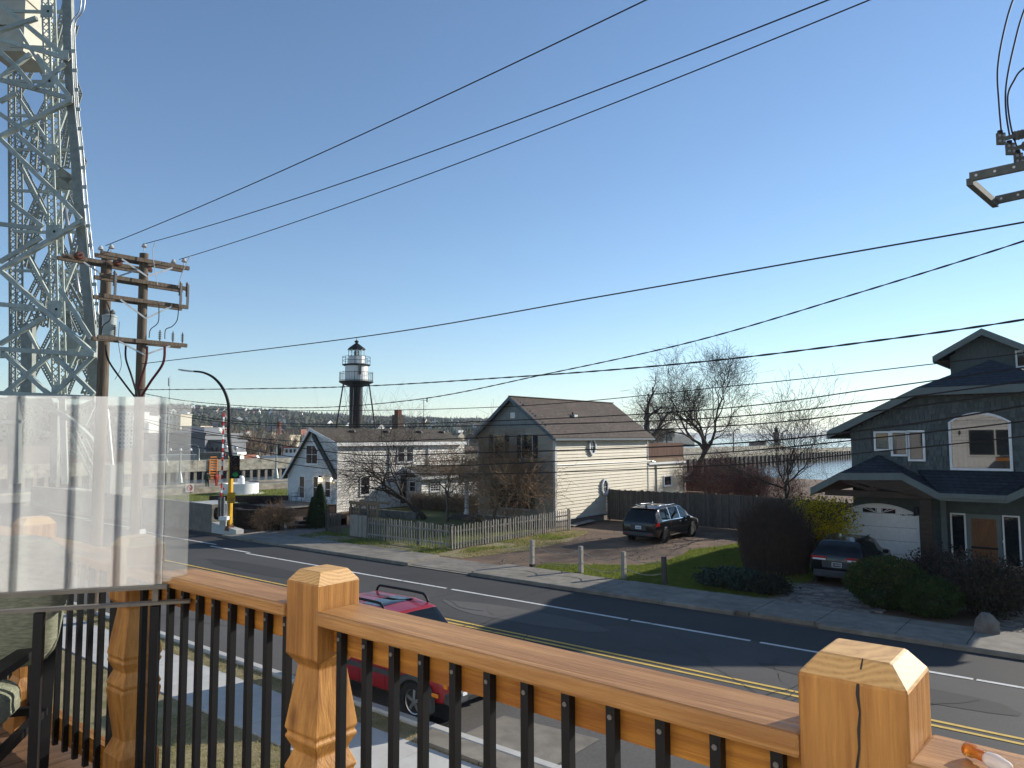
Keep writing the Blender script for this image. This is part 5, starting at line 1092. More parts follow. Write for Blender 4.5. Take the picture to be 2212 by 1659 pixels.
for i in range(5):
    for (L_, R_) in ((NC, NA), (NA, NB)):
        ym = (NY[i] + NY[i + 1]) / 2
        for k, (a, b) in enumerate((((L_[i], NY[i]), (R_[i + 1], NY[i + 1])), ((R_[i], NY[i]), (L_[i + 1], NY[i + 1])))): lattice('lattice_brace', [(a[0] + 8, a[1] + 20), (b[0] + 8, b[1] + 20)], 6, DB + 10 + k, 'bridge_dark', lace=.08, chord=.12)
        bm('strut', (L_[i], ym), (R_[i], ym + 3), 4, DB + 3, 'bridge_steel', .25); bm('strut', (L_[i], NY[i]), (R_[i], NY[i] + 2), 5, DB + 2.5, 'bridge_steel', .25)
    bm('diagonal', (NA[i] - 60, NY[i] + 40), (NA[i + 1], NY[i + 1] - 10), 5, DB + 2, 'bridge_steel', .25); bm('diagonal', (NB[i], NY[i] + 30), (NA[i + 1], NY[i + 1] + 15), 4, DB + 2.2, 'bridge_steel', .25)
for i in range(26): y = 600 + i * 7; bm('stair_tread', (130 + i * .9, y), (142 + i * .9, y + 1), 1.6, DB + 5, 'bridge_dark', .5)
bm('column', (62, 700), (61, 850), 14, DB + 5, 'bridge_dark', 1)
D = [((1, 0, 30), (1, 560, 480), 9), ((1, 0, 320), (1, 560, 480), 6), ((1, 0, 650), (1, 560, 800), 8), ((1, 0, 1120), (1, 580, 820), 10), ((1, 0, 1130), (1, 540, 1659), 9), ((1, 0, 250), (1, 300, 150), 8), ((1, 250, 440), (1, 0, 640), 7), ((1, 300, 450), (1, 560, 780), 5), ((1, 300, 720), (1, 530, 520), 5),
     ((2, 0, 550), (2, 660, 150), 10), ((2, 0, 545), (2, 780, 1240), 11), ((2, 0, 170), (2, 340, 210), 6), ((2, 0, 825), (2, 280, 850), 7), ((2, 0, 1150), (2, 370, 930), 8), ((2, 540, 0), (2, 660, 130), 8), ((2, 0, 480), (2, 340, 280), 7), ((2, 100, 0), (2, 350, 190), 7), ((1, 140, 1100), (1, 480, 1390), 9), ((1, 0, 930), (1, 300, 1130), 8),
     ((2, 40, 1230), (2, 400, 1560), 8), ((2, 410, 1240), (2, 30, 1560), 6), ((2, 440, 1240), (2, 770, 1560), 8), ((2, 770, 1240), (2, 440, 1560), 6), ((2, 0, 1190), (2, 780, 1240), 13), ((2, 0, 1550), (2, 780, 1590), 10), ((2, 490, 700), (2, 740, 1100), 4), ((1, 0, 420), (1, 130, 540), 8), ((1, 130, 540), (1, 280, 720), 8), ((1, 0, 830), (1, 130, 760), 7)]
for i, (a, b, w_) in enumerate(D): bm('diagonal', q(*a), q(*b), w_, DB - .4 - .02 * i, 'bridge_steel', .35)
for y, x, w_, h in ((24, 100, 26, 28), (175, 103, 26, 30), (323, 108, 22, 24), (500, 113, 28, 30), (668, 117, 30, 38), (842, 122, 22, 20), (118, 142, 12, 22), (214, 150, 12, 16), (479, 178, 12, 16), (762, 201, 14, 20), (765, 5, 10, 18)):
    c_ = bp_((x, y), DB - .62); a, b = w_ / 1600 * DB / 2, h / 1600 * DB / 2; g_ = MB().hexa([c_ - RT * a - UP * b, c_ + RT * a - UP * b, c_ + RT * a - UP * b + FW * .06, c_ - RT * a - UP * b + FW * .06, c_ - RT * a + UP * b, c_ + RT * a + UP * b, c_ + RT * a + UP * b + FW * .06, c_ - RT * a + UP * b + FW * .06]).build('gusset_plate', MT['bridge_steel'], bt)
    if w_ > 24: p = c_ + RT * a * .3; MB().tube([p - FW * .01, p - FW * .002], .12, 10).build('pin_hole', MT['pile_dark'], g_)
# second face behind: darker lattice diagonals and inclined pipe
for a, b, w_ in (((1, 540, 0), (1, 450, 350), 9), ((1, 300, 0), (1, 340, 400), 14), ((1, 575, 900), (1, 500, 1350), 9), ((2, 300, 0), (2, 190, 520), 10), ((2, 660, 160), (2, 590, 420), 9), ((2, 480, 530), (2, 740, 1010), 11), ((2, 300, 850), (2, 150, 1190), 12), ((2, 400, 480), (2, 320, 1000), 11), ((2, 770, 1330), (2, 680, 1560), 9), ((1, 290, 980), (1, 270, 1380), 12), ((2, 500, 800), (2, 620, 1060), 7)):
    lattice('lattice_brace', [q(*a), q(*b)], w_, DB + 8, 'bridge_dark', lace=.11)
for a, b, w_ in (((112, 60), (111, 200), 5), ((111, 200), (116, 290), 7), ((116, 290), (128, 335), 8), ((136, 430), (160, 560), 9), ((160, 560), (178, 680), 8), ((178, 680), (196, 850), 7)): MB().tube([bp_(a, DB + 9), bp_(b, DB + 9)], w_ / 1600 * DB / 2, 10).build('pipe', MT['steel'], bt, smooth=True)
for a, b, w_ in (((2, 500, 1180), (2, 720, 1180), 8), ((2, 440, 1210), (2, 640, 1220), 5)): bm('floor_girder', q(*a), q(*b), w_, DB + 4, 'bridge_dark', 2)
# counterweight block at the top
mat('counterweight', (.50, .48, .40), (.42, .40, .33), .9, 1); a, b = bp_((-30, 110), DB + 3), bp_((58, -60), DB + 3); w3 = b - a; w3.z = 0
for i in range(3):
    z0 = a.z + (b.z - a.z) * i / 3; z1 = a.z + (b.z - a.z) * (i + .93) / 3; s = MB(); s.hexa([V((a.x, a.y, z0)), V((a.x, a.y, z0)) + w3, V((a.x, a.y, z0)) + w3 + FW * 4, V((a.x, a.y, z0)) + FW * 4, V((a.x, a.y, z1)), V((a.x, a.y, z1)) + w3, V((a.x, a.y, z1)) + w3 + FW * 4, V((a.x, a.y, z1)) + FW * 4]); s.build('counterweight', MT['counterweight'], bt)
# service balcony with rail
for k in range(6): bm('balcony_post', (122 + k * 6, 362 + k * 3), (122 + k * 6, 380 + k * 3), 1.2, DB + 1, 'bridge_dark', .08)
bm('balcony_rail', (120, 360), (154, 364), 1.4, DB + 1, 'bridge_dark', .08); bm('balcony', (95, 345), (155, 390), 8, DB + 1, 'bridge_dark', .8); bm('balcony', (112, 395), (168, 398), 8, DB + 1, 'bridge_dark', 1)
# portal: arch plate, columns, braces and plinths below
ar = [(-40, 862), (60, 868), (127, 894), (165, 922), (198, 955), (209, 985)]; s = MB(); up_, lo_ = [], []
for v_ in bez([V((*p, 0)) for p in ar], 5): up_.append(bp_((v_.x + 2, v_.y - 5), DB - .5)); lo_.append(bp_((v_.x - 1, v_.y + 4), DB - .5))
s.grid([lo_, up_]); o = s.build('portal_arch', MT['bridge_steel'], bt); sm = o.modifiers.new('s', 'SOLIDIFY'); sm.thickness = .5
s = MB().prism([bp_(p, DB - .2) for p in ((-20, 860), (112, 860), (114, 870), (120, 888), (60, 866), (-20, 862))], FW * .1); s.build('spandrel_plate', MT['bridge_steel'], bt)
bm('portal_column', (135, 850), (141, 1046), 5, DB, 'bridge_steel', .5); bm('portal_column', (120, 870), (118, 1042), 10, DB + .6, 'bridge_dark', .6); bm('portal_column', (32, 850), (32, 1045), 12, DB + 6, 'bridge_dark', 1); lattice('portal_brace', [(157, 932), (205, 1035)], 13, DB + 1); 
bm('portal_brace', (137, 893), (205, 866), 4, DB); bm('portal_brace', (205, 870), (183, 918), 4, DB); bm('portal_brace', (150, 975), (178, 990), 4, DB + 1)
bm('strut', (-20, 911), (48, 911), 4, DB + 1); MB().tube([bp_((232, 885), DB + 1), bp_((243, 1006), DB + 1)], .12, 8).build('pipe', MT['steel'], bt)
pl_ = bp_((246, 1047), DB); MB().box((pl_.x - .5, pl_.y - .5, 0), (pl_.x + .5, pl_.y + .5, bp_((246, 1004), DB).z)).build('plinth', MT['concrete_new'], bt)
pl_ = bp_((140, 1047), DB); MB().box((pl_.x - 1.2, pl_.y - 1.2, -1), (pl_.x + 1.2, pl_.y + 1.2, 1.2)).build('plinth', MT['concrete_new'], bt)

# ================= canal walls and piers =================
uN = -70.0
zn = PU(450, 1047, uN).z
cw = thing('canal_parapet', 'stained concrete parapet wall along the near side of the canal', 'wall', (uN, 50, 0))
v = 24.
while v < 78: MB().box((uN - .5, v + .01, -1.6), (uN, v + 5.99, .58)).build('panel', MT['concrete_pier'], cw); v += 6
uM = -80.
cw2 = thing('canal_walkway', 'lower stained concrete walkway edge beside the canal water', 'wall', (uM, 60, 0)); v = 22.
while v < 96: MB().box((uM - .6, v + .01, -2), (uM, v + 5.99, .32)).build('panel', MT['concrete_pier'], cw2); v += 6
sheet('canal_walk', [(uM, 20), (uN - .5, 20), (uN - .5, 96), (uM, 96)], MT['concrete'], .15)
# north pier across the canal
uF = -121.
zF0, zF1 = -.1, PU(450, 994, uF).z
np_ = thing('north_pier', 'pale concrete pier across the canal with dark timber fenders below', 'pier', (uF, 120, -1.5))
v = -20.
while v < 345: MB().box((uF - 3, v + .02, zF0), (uF, v + 11.98, zF1)).build('cap_block', MT['concrete_pier'], np_); v += 12
MB().box((uF - 3, -20, -2), (uF - .5, 345, zF0 - .01)).build('fender_backing', MT['pile_dark'], np_)
for i in range(200): v = 20 + i * 1.5; MB().box((uF - .5, v, -1.7), (uF - .15, v + .5, zF0 - .02)).build('fender_pile', MT['concrete'], np_)
ol = V(PU(484 - 31, 1010, uF + .3)); lx = thing('ladder_board', 'orange slatted safety ladder hung on the far canal wall', 'ladder', (uF + .2, ol.y, -1.2))
for sx in (0, 1.3): MB().box((uF + .05, ol.y + sx, -1.6), (uF + .2, ol.y + sx + .18, zF1 + .2)).build('rail', MT['orange_paint'], lx)
for k in range(9): MB().box((uF + .06, ol.y + .18, -1.4 + k * .45), (uF + .16, ol.y + 1.3, -1.22 + k * .45)).build('slat', MT['orange_paint'], lx)
# south pier running out to the right
sp_ = thing('south_pier', 'concrete breakwater with dark upright piles running out into the lake', 'pier', (-69, 200, -1.5))
v = 100.; 
while v < 420: MB().box((-71, v + .02, .5), (-66.5, v + 7.98, 2.0)).build('cap_block', MT['concrete_pier'], sp_); v += 8
for i in range(110): v = 100 + i * 2.6; MB().box((-66.5, v, -2), (-66.1, v + 1.1, 1.0)).build('pile', MT['pile_dark'], sp_)
MB().box((-71, 100, -2), (-66.9, 420, .49)).build('pier_core', MT['concrete_pier'], sp_)
for i in range(5): v = 130 + i * 32; MB().tube([(-67.5, v, 2), (-67.5, v, 6.5), (-67, v, 7), (-66, v, 7.1)], .12, 6).build('pier_lamp', MT['metal_black'], sp_)
# pier-head lighthouse in the distance
lh = PD(1678, 960, 352.); lh.z = -.0; nl = thing('pierhead_lighthouse', 'small dark distant lighthouse at the end of the pier', 'lighthouse', lh)
MB().lathe([(1.5, 0), (1.35, 3), (1.15, 7.2), (1.7, 7.4), (1.7, 7.9), (.9, 7.95)], lh, 10).build('tower', mat('stone_tower', (.20, .15, .12), (.14, .10, .085), .9), nl); MB().lathe([(.9, 7.9), (.9, 9.3), (1.2, 9.4), (.3, 10.3), (.05, 11.2)], lh, 8).build('lantern', MT['metal_black'], nl)
p = lh + RT * -9; MB().box((p.x - 3.5, p.y - 2, 0), (p.x + 3.5, p.y + 2, 3.4)).build('fog_house', MT['stone_tower'] if 'stone_tower' in MT else MT['stone'], nl)
p = lh - UP * 2; MB().box((p.x - 14, p.y - 8, p.z), (p.x + 26, p.y + 8, p.z + 2.4)).build('pier_base', MT['concrete_pier'], nl)
# ================= black and white skeleton lighthouse =================
DL = 113.; L0 = PD(768, 950, DL); L0.z = 0
def lz(y): return PD(768, y, DL).z
sl2 = thing('skeleton_lighthouse', 'black and white skeleton lighthouse with two railed galleries', 'lighthouse', L0)
MB().lathe([(1.0, 0), (1.0, lz(826))], L0, 20).build('stair_cylinder', MT['metal_black_gloss'], sl2, smooth=40)
zg = lz(824); zg2 = lz(787.5)
MB().lathe([(.9, zg - .9), (2.3, zg - .3), (2.6, zg - .15), (2.6, zg)], L0, 24).build('gallery_floor', MT['metal_black'], sl2, smooth=30)
MB().lathe([(1.7, zg + .002), (1.7, zg2)], L0, 28).build('watch_room', MT['white_paint'], sl2, smooth=40)
MB().lathe([(1.8, zg2 - .25), (2.15, zg2 - .1), (2.15, zg2)], L0, 24).build('gallery_floor', MT['metal_black'], sl2, smooth=30)
MB().lathe([(1.28, zg2 + .002), (1.28, lz(770))], L0, 10).build('lantern_base', MT['white_paint'], sl2)
s = MB()
for k in range(10): a = 2 * math.pi * k / 10; p = L0 + V((1.24 * math.cos(a), 1.24 * math.sin(a), 0)); s = MB().beam(p + UP * lz(770), p + UP * lz(755.5), .07); s.build('lantern_mullion', MT['white_paint'], sl2)
clear('lantern_glass', (.75, .85, .85), .9); MB().lathe([(1.2, lz(769.8)), (1.2, lz(756))], L0, 10, cap=False).build('lantern_glass', MT['lantern_glass'], sl2)
MB().lathe([(.18, lz(769)), (.3, lz(766)), (.3, lz(760)), (.1, lz(758))], L0, 10).build('lamp', MT['metal_black'], sl2)
MB().lathe([(1.2, lz(756.2)), (1.42, lz(755.5)), (1.3, lz(753)), (.55, lz(745)), (.25, lz(742)), (.2, lz(740.5))], L0, 10).build('roof', MT['metal_black'], sl2)
MB().lathe([(.1, lz(741)), (.3, lz(739.5)), (.34, lz(737.5)), (.2, lz(735.8)), (.05, lz(735)), (.02, lz(729))], L0, 12).build('finial', MT['metal_black'], sl2, smooth=True)
for r_, zf, hh, nb in ((2.5, zg, lz(805.5) - zg, 40), (2.08, zg2, lz(771.5) - zg2, 8)):
    for zz in (hh, hh * .5 if nb == 8 else .12): MB().tube([L0 + V((r_ * math.cos(2 * math.pi * k / 32), r_ * math.sin(2 * math.pi * k / 32), zf + zz)) for k in range(33)], .035, 5).build('gallery_rail', MT['metal_black'], sl2)
    for k in range(nb): a = 2 * math.pi * k / nb; p = L0 + V((r_ * math.cos(a), r_ * math.sin(a), zf)); MB().beam(p, p + UP * hh * (1.12 if k % 5 == 0 else 1), .05 if k % 5 == 0 or nb == 8 else .025).build('baluster', MT['metal_black'], sl2)
dp = L0 - FW * 1.66 + RT * .92; 
MB().beam(dp + UP * (zg + .9), dp + UP * (zg2 - .15), .42, .3, FW).build('doorway', MT['window_glass'], sl2)
lt, lb_ = [], []
for a in (0, 90, 180, 270):
    dv_ = RT * math.cos(R(a)) + FW * math.sin(R(a)); t_ = L0 + dv_ * 1.95 + UP * (zg - .2); b_ = L0 + dv_ * 4.0; lt.append(t_); lb_.append(b_); MB().tube([b_, t_], [.14, .10], 8).build('leg', MT['metal_black'], sl2)
for (f0, f1) in ((0, .36), (.36, 1)):
    for i in range(4):
        for j in (1, 3):
            a = lb_[i].lerp(lt[i], f0); b = lb_[(i + j) % 4].lerp(lt[(i + j) % 4], f1); MB().tube([a, b], .028, 4).build('tie_rod', MT['metal_black'], sl2)
for i in range(4):
    a = lb_[i].lerp(lt[i], .36); c_ = L0 + UP * a.z; MB().tube([a, c_], .09, 6).build('strut', MT['metal_black'], sl2)
# ================= hillside, town and shore =================
def ridge(px):
    K = [(-400, 868), (0, 874), (240, 884), (360, 880), (480, 886), (620, 894), (760, 904), (900, 908), (1050, 913), (1150, 921), (1300, 930), (1500, 940)]
    for i in range(len(K) - 1):
        if px <= K[i + 1][0]: t = (px - K[i][0]) / (K[i + 1][0] - K[i][0]); return K[i][1] + (K[i + 1][1] - K[i][1]) * t
    return 941
def hill_pt(px, t):
    d = 620 * (2900 / 620) ** t; y = ridge(px); zr = (947 - y) / 1600 * 2900 + 4; k = t ** 1.15
    p = PD(px, 947, d); p.z = .6 + zr * k * (1 - .0) + 5 * noise.noise(V((px * .012, t * 5, 2))) * t; return p
rows = []
for k in range(15): rows.append([hill_pt(px, k / 14) for px in range(-420, 1520, 20)])
rows.append([p + FW * 300 + UP * -30 for p in rows[-1]])
MB().grid(rows).build('hillside', MT['hill_ground'], smooth=True, kind='structure')
# far shore, low and blue with distance
rows = []
for k in range(4): rows.append([(lambda p: V((p.x, p.y, -2 + (k / 3) * max(4, (95 + 55 * noise.noise(V((px * .004, 1, 4))) + 14 * noise.noise(V((px * .03, 2, 4)))) * max(.15, 1 - abs(px - 1350) / 1300)))))(PD(px, 947, 9000 + 700 * k)) for px in range(900, 2700, 15)])
MB().grid(rows).build('far_shore_hills', MT['forest'], smooth=True, kind='structure')
rt = random.Random(21); fa, fb_ = MB(), MB()
def conifer(s, p, h, r_):
    n = 5; b = len(s.v); a0 = rt.uniform(0, 6)
    for k in range(n): a = a0 + 2 * math.pi * k / n; s.v.append(p + V((r_ * math.cos(a), r_ * math.sin(a), h * .12)))
    s.v.append(p + UP * h); s.f += [(b + k, b + (k + 1) % n, b + n) for k in range(n)]
def roundtree(s, p, h, r_):
    n = 6; b = len(s.v); a0 = rt.uniform(0, 6)
    for lv, (rr_, zz) in enumerate(((.55, .15), (1, .45), (.75, .8))):
        for k in range(n): a = a0 + 2 * math.pi * (k + lv * .5) / n; q_ = rr_ * rt.uniform(.75, 1.2); s.v.append(p + V((r_ * q_ * math.cos(a), r_ * q_ * math.sin(a), h * zz * rt.uniform(.9, 1.1))))
    s.v.append(p + UP * h)
    for lv in range(2):
        for k in range(n): s.f += [(b + lv * n + k, b + lv * n + (k + 1) % n, b + (lv + 1) * n + (k + 1) % n, b + (lv + 1) * n + k)]
    for k in range(n): s.f.append((b + 2 * n + k, b + 2 * n + (k + 1) % n, b + 3 * n))
for _ in range(9000):
    px = rt.uniform(-400, 1450); t = rt.random() ** .75; p = hill_pt(px, t); q_ = noise.noise(V((px * .02, t * 6, 9)))
    if t > .93 or q_ > .1 + rt.uniform(-.3, .3): 
        h = rt.uniform(9, 20) if t > .8 else rt.uniform(6, 14); conifer(fa, p, h, h * .24)
    else: h = rt.uniform(6, 12); roundtree(fb_, p, h, h * .5)
fa.build('conifer_forest', MT['forest_dark'], kind='stuff', label='dark conifers on the far hillside', cat='forest', fix=False)
fb_.build('bare_forest', MT['forest'], kind='stuff', label='bare and budding trees on the far hillside', cat='forest', fix=False)
# small houses among the hillside trees: individuals that share a few meshes
mat('far_white', (.72, .72, .68), (.66, .66, .62), .7); mat('far_cream', (.50, .44, .33), (.45, .40, .30), .8); mat('far_grey', (.16, .17, .18), (.13, .14, .15), .8); mat('far_red', (.24, .09, .06), (.2, .08, .05), .8); mat('far_blue', (.12, .18, .26), (.1, .15, .22), .8); mat('far_roof', (.06, .055, .05), (.05, .045, .04), .9)
def house_mesh(nm, m):
    s = MB(); s.prism([(-5, -4, 0), (5, -4, 0), (5, -4, 6), (0, -4, 9.5), (-5, -4, 6)], (0, 8, 0)); me = s.me(nm, MT[m]); me.materials.append(MT['far_roof'])
    for f in me.polygons:
        if f.normal.z > .3: f.material_index = 1
    return me
HM = {c_: house_mesh('hill_house', 'far_' + c_) for c_ in ('white', 'cream', 'grey', 'red')}
HL = {'white': 'small white house among trees on the far hillside', 'cream': 'small cream house among trees on the far hillside', 'grey': 'small grey house among trees on the far hillside', 'red': 'small brick red house among trees on the far hillside'}
def zone(px): return 'left of the gate arm' if px < 480 else 'between the gate pole and white house' if px < 620 else 'above the white house gable' if px < 735 else 'behind the skeleton lighthouse' if px < 815 else 'right of the lighthouse' if px < 930 else 'left of the beige house roof'
for i in range(170):
    px = rt.uniform(330, 1080); t = rt.uniform(.03, .86); p = hill_pt(px, t); c_ = rt.choice(['white'] * 6 + ['cream'] * 2 + ['grey'] * 2 + ['red']); k = rt.uniform(.7, 1.25); lv = 'low' if t < .3 else 'midway up' if t < .58 else 'high'
    o = link('hill_house', HM[c_], None, p + UP * rt.uniform(0, 2), (0, 0, rt.uniform(0, 6.3)), (k, k, k)); tag(o, '%s %shouse %s on the hillside, %s' % ('large' if k > 1.08 else 'small' if k < .85 else 'plain', 'brick ' if c_ == 'red' else c_ + ' ', lv, zone(px)), 'house', 'houses on the far hillside')
# town buildings this side of the hill
def bldg(px0, px1, ytop, d, depth, m, label, ybase=None, floors=0, cols=0, roof=None, win='window_glass', zb=.4, nm='town_building'):
    a, b = PD(px0, 947, d), PD(px1, 947, d); a.z = b.z = 0; zt_ = PD((px0 + px1) / 2, ytop, d).z; c_ = (a + b) / 2; F = Fr(a, b - a, -FW); L = (b - a).length
    t = thing(nm, label, 'building', V((c_.x, c_.y, zb))); w_ = MB().fbox(F, 0, L, zb - .5, zt_, -depth, 0).build('wall', MT[m], t)
    MB().fbox(F, -.3, L + .3, zt_ + .005, zt_ + .5, -depth - .3, .3).build('parapet', MT[roof or m], t)
    for i in range(floors):
        for j in range(cols):
            x = L * (j + .5) / cols; z = zb + (zt_ - zb) * (i + .45) / floors; ww, hh = L / cols * .26, (zt_ - zb) / floors * .3
            MB().fbox(F, x - ww, x + ww, z - hh, z + hh, .002, .06).build('window', MT[win], t)
    return t, F, L, zt_
bldg(256, 287, 890, 420, 18, 'far_white', 'white high-rise slab with rows of windows behind the utility poles', floors=9, cols=4)
bldg(290, 312, 899, 450, 18, 'far_white', 'shorter white slab block beside the high-rise', floors=8, cols=3)
bldg(347, 372, 896, 430, 15, 'far_white', 'white flat-roofed block left of the yellow tower block', floors=5, cols=3)
bldg(372, 389, 895, 428, 15, 'far_cream', 'yellowish tower block on the skyline above the dark hall', floors=6, cols=2)
bldg(392, 432, 922, 380, 15, 'far_cream', 'long low cream warehouse above the dark hall', floors=1, cols=8)
bldg(440, 470, 925, 520, 15, 'far_white', 'long white shed behind the red and white gate arm', floors=1, cols=4)
t_, F_, L_, z_ = bldg(300, 443, 940, 150, 20, 'far_grey', 'dark grey museum hall across the canal with sloping roof band')
MB().prism([F_.p(5, z_ + .5, -2), F_.p(L_ * .92, z_ + .5, -2), F_.p(L_ * .80, z_ + 1.7, -6), F_.p(8, z_ + 1.7, -6)], F_.n * -8).build('roof', MT['far_grey'], t_)
bldg(443, 486, 955, 152, 12, 'far_grey', 'grey hall wing with wide dark windows behind the gate arm', floors=1, cols=4)
bldg(330, 430, 988, 138, 3, 'concrete_new', 'pale concrete retaining wall below the dark hall', nm='retaining_wall'); bldg(431, 494, 983, 137, 4, 'concrete', 'darker concrete ramp wall behind the traffic signal', nm='retaining_wall')
bldg(501, 511, 983, 133, 4, 'far_white', 'small white kiosk right of the traffic signal')
bldg(514, 528, 989, 138, 5, 'far_red', 'low red brick hut beside the white kiosk')
bldg(545, 566, 941, 300, 14, 'far_blue', 'blue grey warehouse left of the beige mill'); t_, F_, L_, z_ = bldg(566, 586, 937, 305, 12, 'far_cream', 'stepped beige mill with tall brick chimney', floors=2, cols=3)
c_ = F_.p(L_ + 2, 0, -3); MB().tube([c_, c_ + UP * (z_ + 5)], [1.2, .85], 10).build('chimney', MT['brick_red'], t_)
bldg(594, 626, 942, 300, 14, 'far_cream', 'wide beige mill building beyond the tug boat', floors=2, cols=6)
bldg(612, 650, 928, 700, 20, 'far_red', 'long brick school with dark gables on the hillside foot', floors=2, cols=6)
bldg(850, 890, 931, 900, 20, 'far_red', 'low brick block glimpsed behind the lighthouse legs', floors=1, cols=6)
bldg(518, 531, 932, 520, 10, 'far_white', 'white gabled house with red roof below the hill', roof='far_red', floors=2, cols=2)
for i in range(14):
    px = 450 + i * 46 + rt.uniform(-8, 8); d = rt.uniform(420, 620); yb = 947 + 4.8 / d * 1600; cc_ = rt.choice(['white', 'cream', 'red', 'grey']); bldg(px, px + rt.uniform(8, 22), yb - rt.uniform(7, 15), d, 12, 'far_' + cc_, 'low %s waterfront block below the hill, %s' % ('brick' if cc_ == 'red' else cc_, zone(px)), floors=1, cols=3)[0]['group'] = 'waterfront blocks below the hill'
# bare trees along the far quay
s = MB()
for _ in range(140):
    px = rt.choice([rt.uniform(470, 560), rt.uniform(440, 640)]); d = rt.uniform(165, 290); p = PD(px, 947, d); p.z = .4; h = rt.uniform(4, 9)
    s.tube([p, p + UP * h * .5], [.15, .08], 4)
    for k in range(16):
        a = rt.uniform(0, 6.3); e = p + V((math.cos(a) * h * .32, math.sin(a) * h * .32, h * rt.uniform(.55, 1.05))); s.tube([p + UP * h * rt.uniform(.2, .5), e], [.07, .03], 3, False)
s.build('quayside_trees', MT['twig_tan'], kind='stuff', label='thicket of bare trees along the far quay', cat='trees', fix=False)
# tug boat
tb0 = PD(612, 960, 150); tb0.z = 0; ax = (RT * .97 + FW * .2).normalized(); tg = thing('tug_boat', 'old tug boat with black hull and white cabin across the canal', 'boat', tb0)
sd = V((-ax.y, ax.x, 0)); s = MB(); st = []
for x, hw_, zt2 in ((-7, .6, 1.2), (-6, 1.6, 1.1), (-3, 2.1, 1.0), (1, 2.2, 1.1), (4, 1.8, 1.5), (6, 1.0, 2.1), (7.4, .1, 2.6)): st.append([tb0 + ax * x + sd * hw_ + UP * zt2, tb0 + ax * x + sd * hw_ * .6 - UP * .2, tb0 + ax * x - sd * hw_ * .6 - UP * .2, tb0 + ax * x - sd * hw_ + UP * zt2, tb0 + ax * x + sd * hw_ + UP * zt2])
s.grid(st); s.build('hull', MT['pile_dark'], tg)
F8 = Fr(tb0, ax, -sd); MB().fbox(F8, -4, 3.4, 1.0, 2.0, -3, .2).build('deckhouse', MT['far_white'], tg); MB().fbox(F8, .2, 2.8, 2.01, 3.6, -2.6, -.2).build('wheelhouse', MT['far_white'], tg); MB().fbox(F8, .0, 3.0, 3.61, 3.8, -2.8, 0).build('roof', MT['red_flag'], tg); MB().tube([F8.p(-1, 2, -1.4), F8.p(-1, 4.2, -1.4)], .5, 10).build('funnel', MT['pile_dark'], tg); MB().tube([F8.p(-2.5, 2, -1.4), F8.p(-2.5, 8, -1.4)], .09, 6).build('mast', MT['pile_dark'], tg)
for k in range(3): MB().fbox(F8, .4 + k * .8, .9 + k * .8, 2.6, 3.3, -.199, -.15).build('window', MT['window_glass'], tg)
sh = PD(634, 975, 170); sh.z = 0; MB().hexa([sh + ax * -4 - UP * .2, sh + ax * 8 - UP * .2, sh + ax * 8 + FW * 4 - UP * .2, sh + ax * -4 + FW * 4 - UP * .2, sh + ax * -5 + UP * 1.8, sh + ax * 9 + UP * 1.8, sh + ax * 9 + FW * 4 + UP * 1.8, sh + ax * -5 + FW * 4 + UP * 1.8]).build('blue_barge', MT['far_blue'], None, label='blue barge hull moored behind the tug boat', cat='boat')
for i, (px, y, d) in enumerate(((531, 987, 160), (540, 988, 158))):
    p = PD(px, y, d); p.z = .4; MB().hexa([p - RT * 2, p + RT * 2, p + RT * 2 + FW * 1.8, p - RT * 2 + FW * 1.8, p - RT * 1.3 + UP * 1.5, p + RT * 1.3 + UP * 1.5, p + RT * 1.2 + FW * 1.7 + UP * 1.5, p - RT * 1.3 + FW * 1.7 + UP * 1.5]).build('parked_car', MT['far_white'], None, label='small pale parked car on the far quay', cat='car', group='cars on the far quay')
# lamps by the canal
def lampost(px, yb, yt, u, label, kind):
    b = PU(px, yb, u); h = PU(px, yt, u).z; t = thing('canal_lamp', label, 'street light', b)
    MB().lathe([(.35, b.z), (.3, b.z + .4), (.12, b.z + 1.2), (.08, h - .2), (.08, h)], V((b.x, b.y, 0)), 10).build('post', MT['galvanised'], t); tp = V((b.x, b.y, h))
    if kind == 'double':
        MB().tube([tp - RT * 1.1, tp + RT * 1.1], .05, 6).build('crossbar', MT['galvanised'], t)
        for k in (-1.1, 0, 1.1): MB().lathe([(.05, 0), (.16, .05), (.12, .25), (0, .3)], tp + RT * k, 10).build('lamp_head', MT['ceramic'], t)
        for k in (-1, 1): MB().tube(bez([tp + RT * 1.2 * k, tp + RT * 1.5 * k - UP * .6, tp + RT * 1.3 * k - UP * 1.5], 5), .04, 5).build('scroll', MT['galvanised'], t)
    else:
        MB().tube(bez([tp - UP * .1, tp + UP * .5 + RT * .2 * kind, tp + UP * .8 + RT * .8 * kind, tp + UP * .8 + RT * 1.4 * kind], 5), .06, 6).build('arm', MT['galvanised'], t); MB().beam(tp + UP * .78 + RT * 1.2 * kind, tp + UP * .76 + RT * 1.9 * kind, .2, .1).build('lamp_head', MT['ceramic'], t)
lampost(388, 1043, 974, -79, 'grey twin-armed lamp post on the near canal walk', 'double'); lampost(429, 1006, 970, uF - 1.5, 'slender curved lamp post on the far canal wall', -1); lampost(596, 1033, 966, -79, 'grey curved lamp post beside the white house on the canal walk', 1)
for px, y, sd_ in ((488, 966, 'left'), (509, 968, 'right')):
    p = PD(px, y, 150); t = thing('globe_lamp', 'white globe lamp across the canal, just %s of the dark light pole' % sd_, 'street light', V((p.x, p.y, .4)), group='globe lamps across the canal'); MB().tube([V((p.x, p.y, .4)), p], .08, 6).build('post', MT['galvanised'], t); MB().lathe([(.05, -.4), (.4, -.2), (.45, .05), (.3, .35), (0, .45)], p, 10).build('globe', MT['ceramic'], t, smooth=True)
